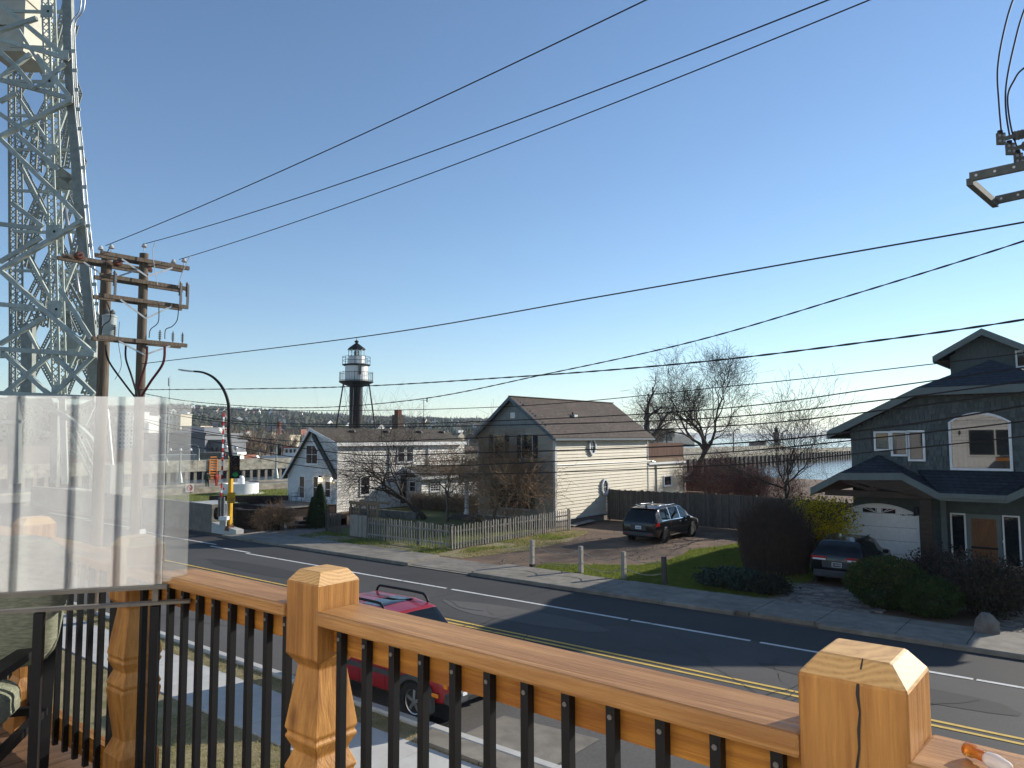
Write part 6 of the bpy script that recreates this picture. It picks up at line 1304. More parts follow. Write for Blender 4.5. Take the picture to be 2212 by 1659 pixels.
fp = PD(363, 950, 140); fp.z = 0; t = thing('flagpole', 'thin white flagpole with limp flag above the dark hall', 'flagpole', fp); MB().tube([fp, V((fp.x, fp.y, PD(363, 812, 140).z))], [.12, .05], 6).build('pole', MT['steel'], t); f0 = PD(363, 816, 140); s = MB(); s.grid([[f0 + RT * .05 * k + UP * -.0 + FW * .1 * math.sin(k) for k in range(5)], [f0 + RT * .07 * k - UP * 1.6 + FW * .12 * math.sin(k + 1) for k in range(5)]]); s.build('flag', MT['flag_cloth'], t)
# white round basin with bollard on the lawn
bc = G(520, 1066); rb = (556 - 483) / 2 / 1600 * bc.dot(FW); bs = thing('round_basin', 'white round low-walled basin with central post on the lawn', 'basin', bc)
zb_ = PD(520, 1055, bc.dot(FW) + rb * .6).z; zb_ = 1.0
MB().lathe([(rb, 0), (rb, zb_), (rb - .25, zb_), (rb - .25, .6), (0.01, .6)], bc, 40, cap=False).build('wall', MT['white_paint'], bs, smooth=30); MB().lathe([(.35, .6), (.33, 1.5), (.2, 1.7), (.0, 1.72)], bc, 14).build('post', MT['white_paint'], bs, smooth=30); MB().lathe([(rb + .6, 0), (rb + .6, .03), (rb + .01, .03)], bc, 40, cap=False).build('kerb', MT['concrete_new'], bs)
# prohibition board on the parapet
pb_ = PU(410, 1048, uN + .1); t = thing('prohibition_board', 'white board with red crossed circle on the canal parapet', 'sign', pb_); FP = Fr(V((uN + .05, pb_.y, 0)), (0, 1, 0), (1, 0, 0)); MB().fbox(FP, -.42, .42, .2, 1.0, 0, .05).build('board', MT['concrete_new'], t); c_ = FP.p(0, .6, .06); ring = [c_ + V((0, .25 * math.cos(a), .25 * math.sin(a))) for a in [2 * math.pi * k / 20 for k in range(21)]]; MB().tube(ring, .035, 5).build('red_ring', MT['red_paint'], t); MB().beam(c_ + V((0, -.18, .18)), c_ + V((0, .18, -.18)), .045).build('red_bar', MT['red_paint'], t)
# two walkers behind the parapet
def person(loc, label, mt, ml, h=1.74, rz=0, arm=0):
    t = thing('person', label, 'person', loc, rz, local=True); k = h / 1.74
    def skin(nm, pts, edges, rad, m):
        me = bpy.data.meshes.new(nm); me.from_pydata([tuple(V(p) * k) for p in pts], edges, []); o = bpy.data.objects.new(nm, me); C.objects.link(o); o.parent = t
        sk = o.modifiers.new('s', 'SKIN'); 
        for i, r_ in enumerate(rad): me.skin_vertices[0].data[i].radius = (r_ * k, r_ * k)
        me.skin_vertices[0].data[0].use_root = True
        sb = o.modifiers.new('d', 'SUBSURF'); sb.levels = 1; sb.render_levels = 1; me.materials.append(m); return o
    pts = [(0, 0, .95), (0, 0, 1.15), (0, 0, 1.38), (0, 0, 1.48), (0, .01, 1.6), (0, .01, 1.68), (.19, 0, 1.38), (.25, .02, 1.1), (.24, .14, .88), (-.19, 0, 1.38), (-.26, -.02, 1.1), (-.22, .1 + arm, .9), (.1, 0, .88), (.11, .08, .48), (.11, .02, .06), (.11, .14, .03), (-.1, 0, .88), (-.1, -.06, .48), (-.1, -.16, .08), (-.1, -.06, .03)]
    ed = [(0, 1), (1, 2), (2, 3), (3, 4), (4, 5), (2, 6), (6, 7), (7, 8), (2, 9), (9, 10), (10, 11), (0, 12), (12, 13), (13, 14), (14, 15), (0, 16), (16, 17), (17, 18), (18, 19)]
    skin('body', pts, ed, [.15, .15, .16, .06, .095, .085, .075, .055, .04, .075, .055, .04, .095, .07, .05, .045, .095, .07, .05, .045], mt)
    MB().lathe([(.02, 1.5), (.085, 1.56), (.098, 1.62), (.09, 1.69), (.05, 1.74), (0, 1.755)], (0, .01, 0), 10).build('head', ml, t, smooth=True)
    s = MB(); s.lathe([(.101, 1.65), (.104, 1.69), (.08, 1.75), (.03, 1.78), (0, 1.785)], (0, .01, 0), 10); s.box((-.07, .08, 1.655), (.07, .19, 1.67)); s.build('cap', mt, t)
    return t
mat('jacket_green', (.015, .035, .025), (.012, .028, .02), .9); mat('jacket_red', (.38, .05, .035), (.30, .04, .03), .9); mat('skin_tone', (.45, .28, .2), (.42, .26, .19), .6)
p = PU(447, 1062, -73); p.z = .15; person(p, 'walker in a dark green jacket and cap behind the canal parapet', MT['jacket_green'], MT['skin_tone'], 1.85, 1.2)
p = PU(467, 1062, -73.5); p.z = .15; person(p, 'walker in a red jacket behind the canal parapet', MT['jacket_red'], MT['skin_tone'], 1.7, 1.5)
# ================= fences, posts, arbor =================
def picket_mesh(h, w_=.066, th=.02, m='wood_grey', nm='picket'):
    s = MB(); pts = [(-w_ / 2, 0, 0), (w_ / 2, 0, 0), (w_ / 2, 0, h - .07), (w_ * .32, 0, h - .025), (0, 0, h), (-w_ * .32, 0, h - .025), (-w_ / 2, 0, h - .07)]; s.prism(pts, (0, th, 0)); return s.me(nm, MT[m])
pm = picket_mesh(1.12); pmd = picket_mesh(1.12, m='wood_grey_dark')
def pfence(a, b, label, mesh, step=.165, m='wood_grey', h=1.12, out=V((0, -1, 0)), skip=None):
    a, b = V((*a, 0)), V((*b, 0)); d = (b - a).normalized(); L = (b - a).length; t = thing('picket_fence', label, 'fence', (a + b) / 2); n = int(L / step); rz = math.atan2(d.y, d.x)
    for i in range(n + 1):
        p = a + d * (L * i / n); z = .06 + .03 * noise.noise(V((p.x * .6, p.y * .6, 1)))
        if skip and skip(p): continue
        o = link('picket', mesh, t, p + UP * z + out * .04, (random.uniform(-.02, .02), random.uniform(-.025, .025), rz), (1, 1, random.uniform(.96, 1.03)))
    for zz in (.28, .86): MB().beam(a + UP * zz, b + UP * zz, .035, .08).build('rail', MT[m], t)
    for i in range(int(L / 2.4) + 1): p = a + d * min(L, i * 2.4) - out * .06; MB().box((p.x - .05, p.y - .05, 0), (p.x + .05, p.y + .05, 1.2)).build('post', MT['wood_grey_dark'], t)
    return t
fcn = (-24.4, 25.4)
pfence((-24.45, 35.1), (-24.4, 25.4), 'sunlit weathered picket fence running back to the beige house', pm, .195, out=V((1, 0, 0)))
pfence((-31.55, 25.62), (-24.5, 25.4), 'shaded weathered picket fence along the pavement verge', pm, .19)
pfence((-35.1, 26.3), (-33.0, 25.7), 'dark short picket fence left of the lattice arbor', pmd, .15, 'wood_grey_dark')
# gate of close boards, and lattice arbor
g0_, g1_ = PV(759, 1150, 25.6).x, PV(795, 1150, 25.6).x
gt = thing('garden_gate', 'solid grey board garden gate under the lattice arbor', 'gate', ((g0_ + g1_) / 2, 25.55, 0)); n = 9
for i in range(n): x = g0_ + (g1_ - g0_) * i / n; MB().box((x + .004, 25.5, .08), (x + (g1_ - g0_) / n - .004, 25.53, 1.22 + random.uniform(-.02, .03))).build('board', MT['wood_grey'], gt)
for zz in (.3, 1.0): MB().box((g0_, 25.531, zz), (g1_, 25.57, zz + .09)).build('rail', MT['wood_grey_dark'], gt)
ab = thing('lattice_arbor', 'tan lattice arbor with arched top beside the bare tree', 'arbor', ((g0_ + g1_) / 2, 26, 0)); zt_ = PV(780, 1083, 26).z
def lat(x0, x1, y, z0, z1, st=.2):
    z = z0
    while z < z1: MB().box((x0, y, z), (x1, y + .012, z + .055)).build('lattice_strip', MT['lattice_tan'], ab); z += st
    x = x0
    while x < x1 + .01: MB().box((x, y - .013, z0), (x + .055, y - .001, z1)).build('lattice_strip', MT['lattice_tan'], ab); x += st
xa0, xa1, xb0, xb1 = [PV(x, 1110, 25.9).x for x in (759, 778, 797, 817)]
lat(xa0, xa1, 25.9, .1, zt_ - .12); lat(xb0, xb1, 25.9, .1, zt_ - .12)
MB().box((xa0 - .1, 25.8, zt_ - .12), (xb1 + .1, 25.9, zt_)).build('top_beam', MT['lattice_tan'], ab); MB().box((xa0 - .1, 26.5, zt_ - .12), (xb1 + .1, 26.6, zt_)).build('top_beam', MT['lattice_tan'], ab)
c_ = (xa1 + xb0) / 2; rr_ = (xb0 - xa1) / 2; MB().tube([(c_ + rr_ * math.cos(a), 25.86, zt_ - .15 - rr_ + rr_ * math.sin(a)) for a in [math.pi * k / 10 for k in range(11)]], .05, 5).build('arch', MT['lattice_tan'], ab)
for x in (xa0, xa1, xb0, xb1): MB().box((x - .04, 25.82, 0), (x + .04, 25.89, zt_ - .13)).build('post', MT['lattice_tan'], ab)
# tall board fence behind the van
tfb = thing('board_fence', 'tall dark weathered board fence behind the parked minivan', 'fence', (-20, 41, 0)); u = uR + .05; k = 0
while u < -10.5:
    h = 1.95 + random.uniform(-.03, .03) - max(0, (u + 17)) * .02; MB().box((u, 41.0 + random.uniform(0, .012), .05), (u + .135, 41.03, h)).build('board', MT['wood_grey_dark'], tfb); u += .142; k += 1
for zz in (.4, 1.6): MB().box((uR + .05, 41.04, zz), (-10.5, 41.09, zz + .1)).build('rail', MT['wood_grey_dark'], tfb)
for i in range(7): x = uR + .1 + i * 2.4; MB().box((x, 41.09, 0), (x + .1, 41.2, 2.0)).build('post', MT['wood_grey_dark'], tfb)
lt_ = thing('lattice_fence', 'dark diagonal lattice panel at the end of the board fence', 'fence', (-15.5, 40.6, 0))
for i in range(16):
    for sg_ in (1, -1): x = -17 + i * .2; MB().beam((x, 40.6 + .02 * sg_, .1 if sg_ > 0 else 1.25), (x + 1.15, 40.6 + .02 * sg_, 1.25 if sg_ > 0 else .1), .02, .04, V((0, 1, 0))).build('lattice_strip', MT['wood_grey_dark'], lt_)
# shed, picnic table behind
sh_ = PV(1530, 1055, 60); t = thing('garden_shed', 'low dark brown shed behind the beige house annex', 'shed', (sh_.x, 60, 0)); x0, x1 = PV(1482, 1050, 60).x, PV(1575, 1050, 60).x; zs2 = PV(1530, 1043, 60).z
MB().box((x0, 60, 0), (x1, 64, zs2)).build('wall', MT['slat_red'], t); MB().prism([(x0 - .3, 59.6, zs2), (x1 + .3, 59.6, zs2), (x1 + .3, 62, zs2 + .7), (x0 - .3, 62, zs2 + .7)], (0, 0, .1)).build('roof', MT['roof_grey'], t); MB().prism([(x0 - .3, 62.001, zs2 + .7), (x1 + .3, 62.001, zs2 + .7), (x1 + .3, 64.4, zs2), (x0 - .3, 64.4, zs2)], (0, 0, .1)).build('roof', MT['roof_grey'], t)
for i in range(22): x = x0 + (x1 - x0) * i / 22; MB().box((x + .01, 59.975, 0), (x + (x1 - x0) / 22 - .02, 59.998, zs2)).build('board', MT['slat_red'], t)
pt = PV(1497, 1062, 53); t = thing('picnic_table', 'pale wooden picnic table behind the board fence', 'table', (pt.x, 53, 0)); 
for i in range(5): MB().box((pt.x - 1.0, 52.6 + i * .16, pt.z - .05), (pt.x + 1.0, 52.6 + i * .16 + .14, pt.z)).build('top_board', MT['lattice_tan'], t)
for sx in (-.7, .7):
    for sy in (-.5, .5): MB().beam((pt.x + sx, 53 + sy * 1.2, 0), (pt.x + sx, 53 + sy * .4, pt.z - .05), .08).build('leg', MT['lattice_tan'], t)
MB().box((pt.x - 1.0, 52.0, pt.z - .45), (pt.x + 1.0, 52.3, pt.z - .4)).build('bench', MT['lattice_tan'], t)
# rope posts
RP = [((-18.58, 24.03), 1166.6), ((-16.27, 24.1), 1180), ((-14.36, 24.08), 1191.6), ((-12.69, 24.07), 1203)]; lbl = ['leftmost rope post with a dark band at its foot', 'second rope post from the driveway', 'third rope post from the driveway', 'dark rope post farthest along the lawn']; tp = []
for i, ((x, y), ty) in enumerate(RP):
    h = PV(PVx := {0: 1150, 1: 1256, 2: 1347.6, 3: 1436}[i], ty, y).z; t = thing('rope_post', lbl[i] + ', short weathered wood', 'post', (x, y, 0), group='rope posts along the lawn'); s = MB(); s.hexa([(x - .075, y - .075, 0), (x + .075, y - .075, 0), (x + .075, y + .075, 0), (x - .075, y + .075, 0), (x - .07 + .02 * (i == 3) * -1, y - .07, h), (x + .07 - .02 * (i == 3), y - .07, h), (x + .07 - .02 * (i == 3), y + .07, h), (x - .07 - .02 * (i == 3), y + .07, h)]); s.build('shaft', MT['wood_grey_dark'] if i == 3 else MT['wood_grey'], t); tp.append((V((x, y, 0)), h))
    if i == 0: MB().box((x - .08, y - .08, .0), (x + .08, y + .08, .16)).build('base_band', MT['metal_black'], t)
mat('rope', (.42, .38, .30), (.34, .30, .24), .95)
for i in range(3):
    for f, lb2 in ((.86, 'upper'), (.44, 'lower')):
        a, b = tp[i][0] + UP * tp[i][1] * f, tp[i + 1][0] + UP * tp[i + 1][1] * f; sg_ = .26 if i < 2 else .2
        MB().tube([a.lerp(b, k / 12) - UP * sg_ * 4 * (k / 12) * (1 - k / 12) * (.8 if i == 2 else 1) for k in range(13)], .014, 5).build('rope', MT['rope'], None, label='%s slack rope of the %s span between the lawn posts' % (lb2, ('first', 'second', 'third')[i]), cat='rope', group='ropes between the lawn posts')
# ================= brick planter wall, steps, chair =================
Z4 = (460.8, 998.5, .124)
def z4(x, y, z=0): return G(Z4[0] + x * .124, Z4[1] + y * .124, z)
bw_ = thing('planter_wall', 'curved dark brick planter wall beside the gate pole', 'wall', z4(700, 1180)); cpts = [z4(x, y) for x, y in ((360, 1130), (420, 1165), (560, 1180), (760, 1185), (960, 1190), (1120, 1195))]; cp = bez(cpts, 10)
brm = MB().box((-.11, -.05, 0), (.11, .05, .075)).me('brick', MT['brick_dark']); Lc = [0]
for i in range(1, len(cp)): Lc.append(Lc[-1] + (cp[i] - cp[i - 1]).length)
def along(s_):
    for i in range(1, len(cp)):
        if s_ <= Lc[i]: t = (s_ - Lc[i - 1]) / (Lc[i] - Lc[i - 1]); return cp[i - 1].lerp(cp[i], t), (cp[i] - cp[i - 1])
    return cp[-1], cp[-1] - cp[-2]
s = MB(); hB = 1.15; s.grid([[p + V((0, .06, 0)) for p in cp], [p + V((0, .06, hB)) for p in cp], [p + V((0, .4, hB)) for p in cp], [p + V((0, .4, 0)) for p in cp]]); s.build('core', MT['brick_dark'], bw_); cnt = 0; big = MB()
for r_ in range(14):
    x = .12 if r_ % 2 else 0.0
    while x < Lc[-1]:
        p, d = along(x)
        if cnt < 290: link('brick', brm, bw_, p + UP * (r_ * .083), (0, 0, math.atan2(d.y, d.x)), (1, 1, 1)); cnt += 1
        else: q_ = p + UP * (r_ * .083); dn = d.normalized(); sn = V((-dn.y, dn.x, 0)); big.hexa([q_ - dn * .11 - sn * .05, q_ + dn * .11 - sn * .05, q_ + dn * .11 + sn * .05, q_ - dn * .11 + sn * .05, q_ - dn * .11 - sn * .05 + UP * .075, q_ + dn * .11 - sn * .05 + UP * .075, q_ + dn * .11 + sn * .05 + UP * .075, q_ - dn * .11 + sn * .05 + UP * .075])
        x += .235
if big.v: o = big.build('bricks', MT['brick_dark'], bw_); o['kind'] = 'stuff'
st_ = thing('entry_steps', 'dark stone steps with pale treads up to the white house', 'steps', z4(1480, 1150)); e0, e1 = z4(1280, 1170), z4(1680, 1160)
for i in range(3): a, b = e0 + V((0, i * .55, 0)), e1 + V((0, i * .55, 0)); MB().hexa([a, b, b + V((0, 2.6 - i * .5, 0)), a + V((0, 2.6 - i * .5, 0)), a + UP * .2 * (i + 1), b + UP * .2 * (i + 1), b + V((0, 2.6 - i * .5, .2 * (i + 1))), a + V((0, 2.6 - i * .5, .2 * (i + 1)))]).build('step', MT['brick_dark'], st_); MB().hexa([a + UP * (.2 * (i + 1) + .002) - V((0, .04, 0)), b + UP * (.2 * (i + 1) + .002) - V((0, .04, 0)), b + V((0, .5, .2 * (i + 1) + .002)), a + V((0, .5, .2 * (i + 1) + .002)), a + UP * (.2 * (i + 1) + .05) - V((0, .04, 0)), b + UP * (.2 * (i + 1) + .05) - V((0, .04, 0)), b + V((0, .5, .2 * (i + 1) + .05)), a + V((0, .5, .2 * (i + 1) + .05))]).build('tread', MT['concrete'], st_)
sheet('patio', [(-49.5, 29.5), (-43.2, 29.2), (-43.2, 33.3), (-49.5, 33.3)], MT['concrete'], .62); 
MB().box((-50, 29.2, 0), (-43.3, 33.28, .61)).build('patio_base', MT['brick_dark'], None, kind='structure')
df = thing('patio_fence', 'low dark board fence between the patio and the park lawn', 'fence', (-50, 30, .6)); 
for i in range(24): x = -53.5 + i * .19; MB().beam((x, 29.3 + i * .16, .75), (x + .187, 29.3 + (i + 1) * .16, .75), .03, .5).build('board', MT['timber_dark'], df)
cc = PV(640, 1108, 32.4); pc_ = thing('patio_chair', 'grey metal mesh patio chair against the white house', 'chair', (cc.x, 32.4, .62)); mat('chair_metal', (.10, .12, .13), (.08, .1, .11), .5)
for sx in (-.28, .28):
    for sy in (-.25, .25): MB().tube([(cc.x + sx, 32.4 + sy, .62), (cc.x + sx * .95, 32.4 + sy * .9, 1.05)], .018, 5).build('leg', MT['chair_metal'], pc_)
MB().box((cc.x - .3, 32.1, 1.04), (cc.x + .3, 32.68, 1.07)).build('seat', MT['chair_metal'], pc_); MB().tube([(cc.x - .3, 32.66, 1.05), (cc.x - .3, 32.8, 1.7), (cc.x, 32.82, 1.78), (cc.x + .3, 32.8, 1.7), (cc.x + .3, 32.66, 1.05)], .022, 5).build('back_frame', MT['chair_metal'], pc_)
for i in range(7): x = cc.x - .24 + i * .08; MB().beam((x, 32.67, 1.06), (x, 32.8, 1.68), .012).build('back_bar', MT['chair_metal'], pc_)
for sx in (-.3, .3): MB().tube([(cc.x + sx, 32.68, 1.32), (cc.x + sx, 32.15, 1.3), (cc.x + sx, 32.12, 1.05)], .018, 5).build('arm', MT['chair_metal'], pc_)

# ================= trees and shrubs =================
def bare_tree(nm, label, base, h, seed, trunk_r, lean=(0, 0), splits=3, levels=4, spread=.6, m='bark', mt='twig', up=.25, crown_r=None, first=.3, kids=(4, 7), ratio=.62, droop=0, gap=0, buds=None, stems=1, cat='tree', tw=.006):
    r_ = random.Random(seed); t = thing(nm, label, cat, base); TR, CR, BD = MB(), MB(), MB(); base = V(base)
    def grow(p, d, L, rad, lv):
        n = 6 if lv < 2 else 4 if lv < levels else 3; pts = [p.copy()]; rr = [rad]; dirs = [d.copy()]; q_ = p.copy(); dd = d.copy()
        for k in range(n):
            w_ = .16 if lv == 0 else .24 + .05 * lv
            dd = (dd + V((r_.gauss(0, w_), r_.gauss(0, w_), r_.gauss(0, w_) + up * .3 - droop * lv * .1))).normalized(); q_ = q_ + dd * (L / n); pts.append(q_.copy()); rr.append(max(tw * .6, rad * (1 - .62 * (k + 1) / n))); dirs.append(dd.copy())
        (TR if lv <= 1 else CR).tube(pts, rr, 9 if lv == 0 else 6 if lv == 1 else 4 if lv == 2 else 3, cap=lv <= 1)
        if lv >= levels:
            if buds:
                for p_ in pts[1:]:
                    if r_.random() < buds: sz = r_.uniform(.03, .06) * bud_k; o = V((r_.gauss(0, 1), r_.gauss(0, 1), r_.gauss(0, 1))).normalized(); e = o.orthogonal().normalized(); BD.add([p_, p_ + o * sz + e * sz * .5, p_ + o * sz * 1.6, p_ + o * sz - e * sz * .5], [(0, 1, 2, 3)])
            return
        nk = splits if lv == 0 else r_.randint(*kids)
        for i in range(nk):
            f = (first + (1 - first) * (i + r_.random() * .6) / nk) if lv else (.72 + .28 * i / max(1, nk - 1)); f = min(.99, f); k = min(n - 1, int(f * n)); st = pts[k].lerp(pts[k + 1], f * n - k)
            a = r_.uniform(0, 6.28) if lv else 2 * math.pi * (i + r_.uniform(-.2, .2)) / nk; o = dirs[k].orthogonal().normalized(); o2 = dirs[k].cross(o); side_ = o * math.cos(a) + o2 * math.sin(a); sp = spread * r_.uniform(.7, 1.3); nd = (dirs[k] * math.cos(sp) + side_ * math.sin(sp) + UP * up * .5).normalized(); 
            grow(st, nd, L * ratio * r_.uniform(.75, 1.15) * (1.25 if lv == 0 else 1), rad * (.62 if lv == 0 else .5) * (1 - .35 * f), lv + 1)
    for s_ in range(stems):
        d0 = V((lean[0] + (r_.gauss(0, .25) if stems > 1 else 0), lean[1] + (r_.gauss(0, .25) if stems > 1 else 0), 1)).normalized(); grow(base + (V((r_.gauss(0, .15), r_.gauss(0, .15), 0)) if stems > 1 else V((0, 0, 0))), d0, h, trunk_r * (1 if stems == 1 else r_.uniform(.5, 1)), 0)
    TR.build('trunk', MT[m], t, smooth=True, fix=False); CR.build('crown', MT[mt], t, fix=False)
    if BD.v: BD.build('buds', MT[buds_m], t, fix=False)
    return t
buds_m = 'bud_brown'; bud_k = .8
# gnarled yard tree before the white house
b0 = G(918, 1122); bare_tree('yard_tree', 'dark gnarled bare tree leaning over the white house yard', b0, 2.5, 5, .2, (-.52, -.3), 5, 4, .8, 'bark', 'twig', .16, kids=(6, 8), ratio=.98, droop=.2)
# small twiggy tree before the beige house
buds_m = 'bud_brown'; b0 = PV(1066, 1120, 33.4); b0.z = 0; bare_tree('small_tree', 'small brown twiggy tree in front of the beige house windows', b0, 2.1, 9, .12, (-.05, 0), 7, 4, .95, 'bark_light', 'twig_brown', .12, kids=(6, 9), ratio=.86, buds=1.0, tw=.011)
b0 = V((-33.2, 34.2, 0)); bare_tree('small_tree', 'taller brown twiggy tree left of the beige house', b0, 2.0, 12, .12, (.05, 0), 5, 4, .6, 'bark_light', 'twig_brown', .2, kids=(5, 8), ratio=.78, buds=.7, tw=.010)
# tall tree and broken tree behind the beige house
b0 = PD(1488, 1015, 66); b0.z = 0; bare_tree('tall_tree', 'tall fan-shaped bare tree behind the beige house annex', b0, 5.0, 31, .36, (.06, .05), 5, 5, .42, 'bark', 'twig', .34, kids=(4, 6), ratio=.74, tw=.016)
b0 = PD(1372, 1000, 62); b0.z = 0; bare_tree('broken_tree', 'crooked bare tree with broken top behind the brown roof', b0, 7.0, 44, .42, (.20, .18), 3, 4, .5, 'bark', 'twig', .3, kids=(3, 4), ratio=.52, tw=.02)
b0 = PD(1400, 1000, 72); b0.z = 0; bare_tree('budding_tree', 'pale budding tree behind the crooked broken tree', b0, 4.2, 47, .2, (0, 0), 5, 4, .55, 'bark_light', 'twig_tan', .25, kids=(5, 7), ratio=.72, buds=.6)
buds_m = 'bud_red'
# red-twigged thicket between the shed and the lake
for i, (px, d, h, sd_) in enumerate(((1540, 56, 1.55, 61), (1600, 50, 1.35, 62), (1655, 47, 1.35, 63))):
    b0 = PD(px, 1100, d); b0.z = 0; bare_tree('thicket_bush', ['red-twigged bush behind the board fence beside the shed', 'red-twigged bush behind the end of the board fence', 'red-twigged bush behind the brown hedge'][i], b0, h, sd_, .07, (0, 0), 4, 4, .6, 'bark', 'twig_red', .15, kids=(5, 7), ratio=.8, stems=4, cat='bush', buds=.35, tw=.008)
b0 = PD(1700, 1150, 41); b0.z = 0; buds_m = 'twig'; bare_tree('lake_tree', 'open-branched budding tree standing before the lake', b0, 2.6, 73, .15, (.1, 0), 5, 4, .55, 'bark', 'twig', .3, kids=(5, 6), ratio=.9, buds=.6, tw=.011)
def leafmass(nm, label, c_, rx, ry, rz_, n, size, m, seed=1, cat='shrub', m2=None, stalk=True, up=0, hollow=.55, lump=.25, flat=0):
    r_ = random.Random(seed); c_ = V(c_); t = thing(nm, label, cat, c_); A, B = MB(), MB()
    for i in range(n):
        d = V((r_.gauss(0, 1), r_.gauss(0, 1), r_.gauss(0, 1))).normalized(); k = (hollow + (1 - hollow) * r_.random() ** .6) * (1 + lump * noise.noise(d * 2.1 + V((seed, 0, 0))) + .5 * lump * noise.noise(d * 5 + V((0, seed, 0))))
        p = c_ + V((d.x * rx * k, d.y * ry * k, rz_ + d.z * rz_ * k))
        if p.z < c_.z + .02: p.z = c_.z + r_.uniform(.02, .25)
        q_ = (d + V((r_.gauss(0, .5), r_.gauss(0, .5), r_.gauss(0, .4) + up))).normalized(); e = q_.orthogonal().normalized(); e = Matrix.Rotation(r_.uniform(0, 6.28), 3, q_) @ e; s_ = size * r_.uniform(.6, 1.3); f = q_.cross(e); l_ = (q_ * .7 + e * .5).normalized()
        (B if m2 and r_.random() < .35 and d.z > -.1 else A).add([p - f * s_ * .25, p + l_ * s_ * .5 - f * s_ * .32, p + l_ * s_, p + l_ * s_ * .5 + f * s_ * .32], [(0, 1, 2, 3)])
    A.build('foliage', MT[m], t, fix=False)
    if B.v: B.build('foliage', MT[m2], t, fix=False)
    if stalk:
        s = MB()
        for i in range(7): a = r_.uniform(0, 6.28); s.tube([c_, c_ + V((math.cos(a) * rx * .3, math.sin(a) * ry * .3, rz_)), c_ + V((math.cos(a) * rx * .55, math.sin(a) * ry * .55, rz_ * 1.5))], [.03, .02, .01], 5)
        s.build('stem', MT['bark'], t)
    return t
def core(t, c_, rx, ry, rz_, m):               # dense inner twigs so the middle is not see-through
    r_ = random.Random(3); s = MB(); c_ = V(c_)
    for i in range(420):
        d = V((r_.gauss(0, 1), r_.gauss(0, 1), r_.gauss(0, 1))).normalized(); e = c_ + V((d.x * rx * .85, d.y * ry * .85, rz_ + d.z * rz_ * .85)); s.tube([c_ + V((d.x * rx * .1, d.y * ry * .1, rz_ * .2)), e], [.012, .006], 3, False)
    s.build('twigs', MT[m], t, fix=False)
leafmass('round_shrub', 'large rounded clipped green shrub by the pavement, right of the dark car', (-5.75, 25.2, 0), 1.2, 1.1, .76, 12000, .075, 'boxwood', 3, m2='boxwood_gold', up=.3, hollow=.72, lump=.12)
leafmass('round_shrub', 'smaller clipped green shrub leaning against the large rounded one', (-4.5, 24.7, 0), .85, .8, .56, 6500, .075, 'boxwood', 4, up=.3, hollow=.72, lump=.12)
t = leafmass('dark_shrub', 'big loose dark shrub below the front door', (-3.2, 25.8, 0), 1.5, 1.2, .85, 8000, .085, 'leaf_dark', 5, m2='twig', hollow=.3, lump=.35); core(t, (-3.2, 25.8, 0), 1.5, 1.2, .85, 'twig')
t = leafmass('dark_shrub', 'dark loose shrub against the porch post', (-4.8, 28.5, 0), 1.2, 1.0, .75, 4500, .085, 'leaf_dark', 6, m2='twig_red', hollow=.3, lump=.35); core(t, (-4.8, 28.5, 0), 1.2, 1, .75, 'twig')
t = leafmass('forsythia_bush', 'bright yellow flowering bush left of the garage door', (-9.35, 31.0, 1.0), 1.25, 1.0, .95, 7500, .085, 'forsythia', 7, cat='bush', m2='needles_gold', hollow=.25, lump=.5); core(t, (-9.35, 31.0, 0), .9, .8, 1.3, 'twig_brown')
t = leafmass('forsythia_bush', 'dimmer yellow flowering bush behind the brown hedge', (-11.9, 33.4, .7), 1.3, 1.0, .95, 2200, .075, 'needles_gold', 8, cat='bush', m2='leaf_dark', hollow=.2, lump=.5); core(t, (-12.2, 33.8, 0), 1.2, 1, 1.2, 'twig')
bh = thing('brown_hedge', 'tall dark brown twiggy hedge between the lawn and dark car', 'hedge', (-10.5, 28.6, 0)); s = MB(); r_ = random.Random(8)
for i in range(3000):
    a = r_.uniform(0, 6.28); q_ = r_.random() ** .5; x, y = -10.5 + math.cos(a) * q_ * 1.3, 28.9 + math.sin(a) * q_ * 1.4; h = (2.75 - .8 * q_ ** 2 + .5 * noise.noise(V((x0_ := math.cos(a) * 2, q_ * 3, 4)))) * r_.uniform(.6, 1.08); z0 = r_.uniform(0, h * .55); s.tube([(x * .92 + -10.5 * .08, y * .92 + 28.9 * .08, z0), (x + r_.gauss(0, .05), y + r_.gauss(0, .05), (z0 + h) / 2), (x + r_.gauss(0, .22), y + r_.gauss(0, .22), h)], [.013, .009, .004], 3, False)
for i in range(900):
    a = r_.uniform(0, 6.28); q_ = r_.random() ** .5; x, y = -10.5 + math.cos(a) * q_ * 1.35, 28.9 + math.sin(a) * q_ * 1.45; h = (2.7 - .8 * q_ ** 2) * r_.uniform(.75, 1.22); s.tube([(x, y, h * .6), (x + r_.gauss(0, .1), y + r_.gauss(0, .1), h * .85), (x + r_.gauss(0, .25), y + r_.gauss(0, .25), h)], [.009, .006, .003], 3, False)
s.build('twigs', MT['twig'], bh, fix=False)
leafmass('juniper', 'low spreading blue green juniper beside the rope posts', (-10.35, 24.95, 0), 1.45, .75, .33, 7500, .11, 'juniper', 9, hollow=.3, lump=.5, up=.4)
leafmass('juniper', 'low brownish juniper clump right of the spreading one', (-9.2, 24.7, 0), .7, .6, .35, 2500, .09, 'leaf_dark', 10, hollow=.3, lump=.4, up=.4)
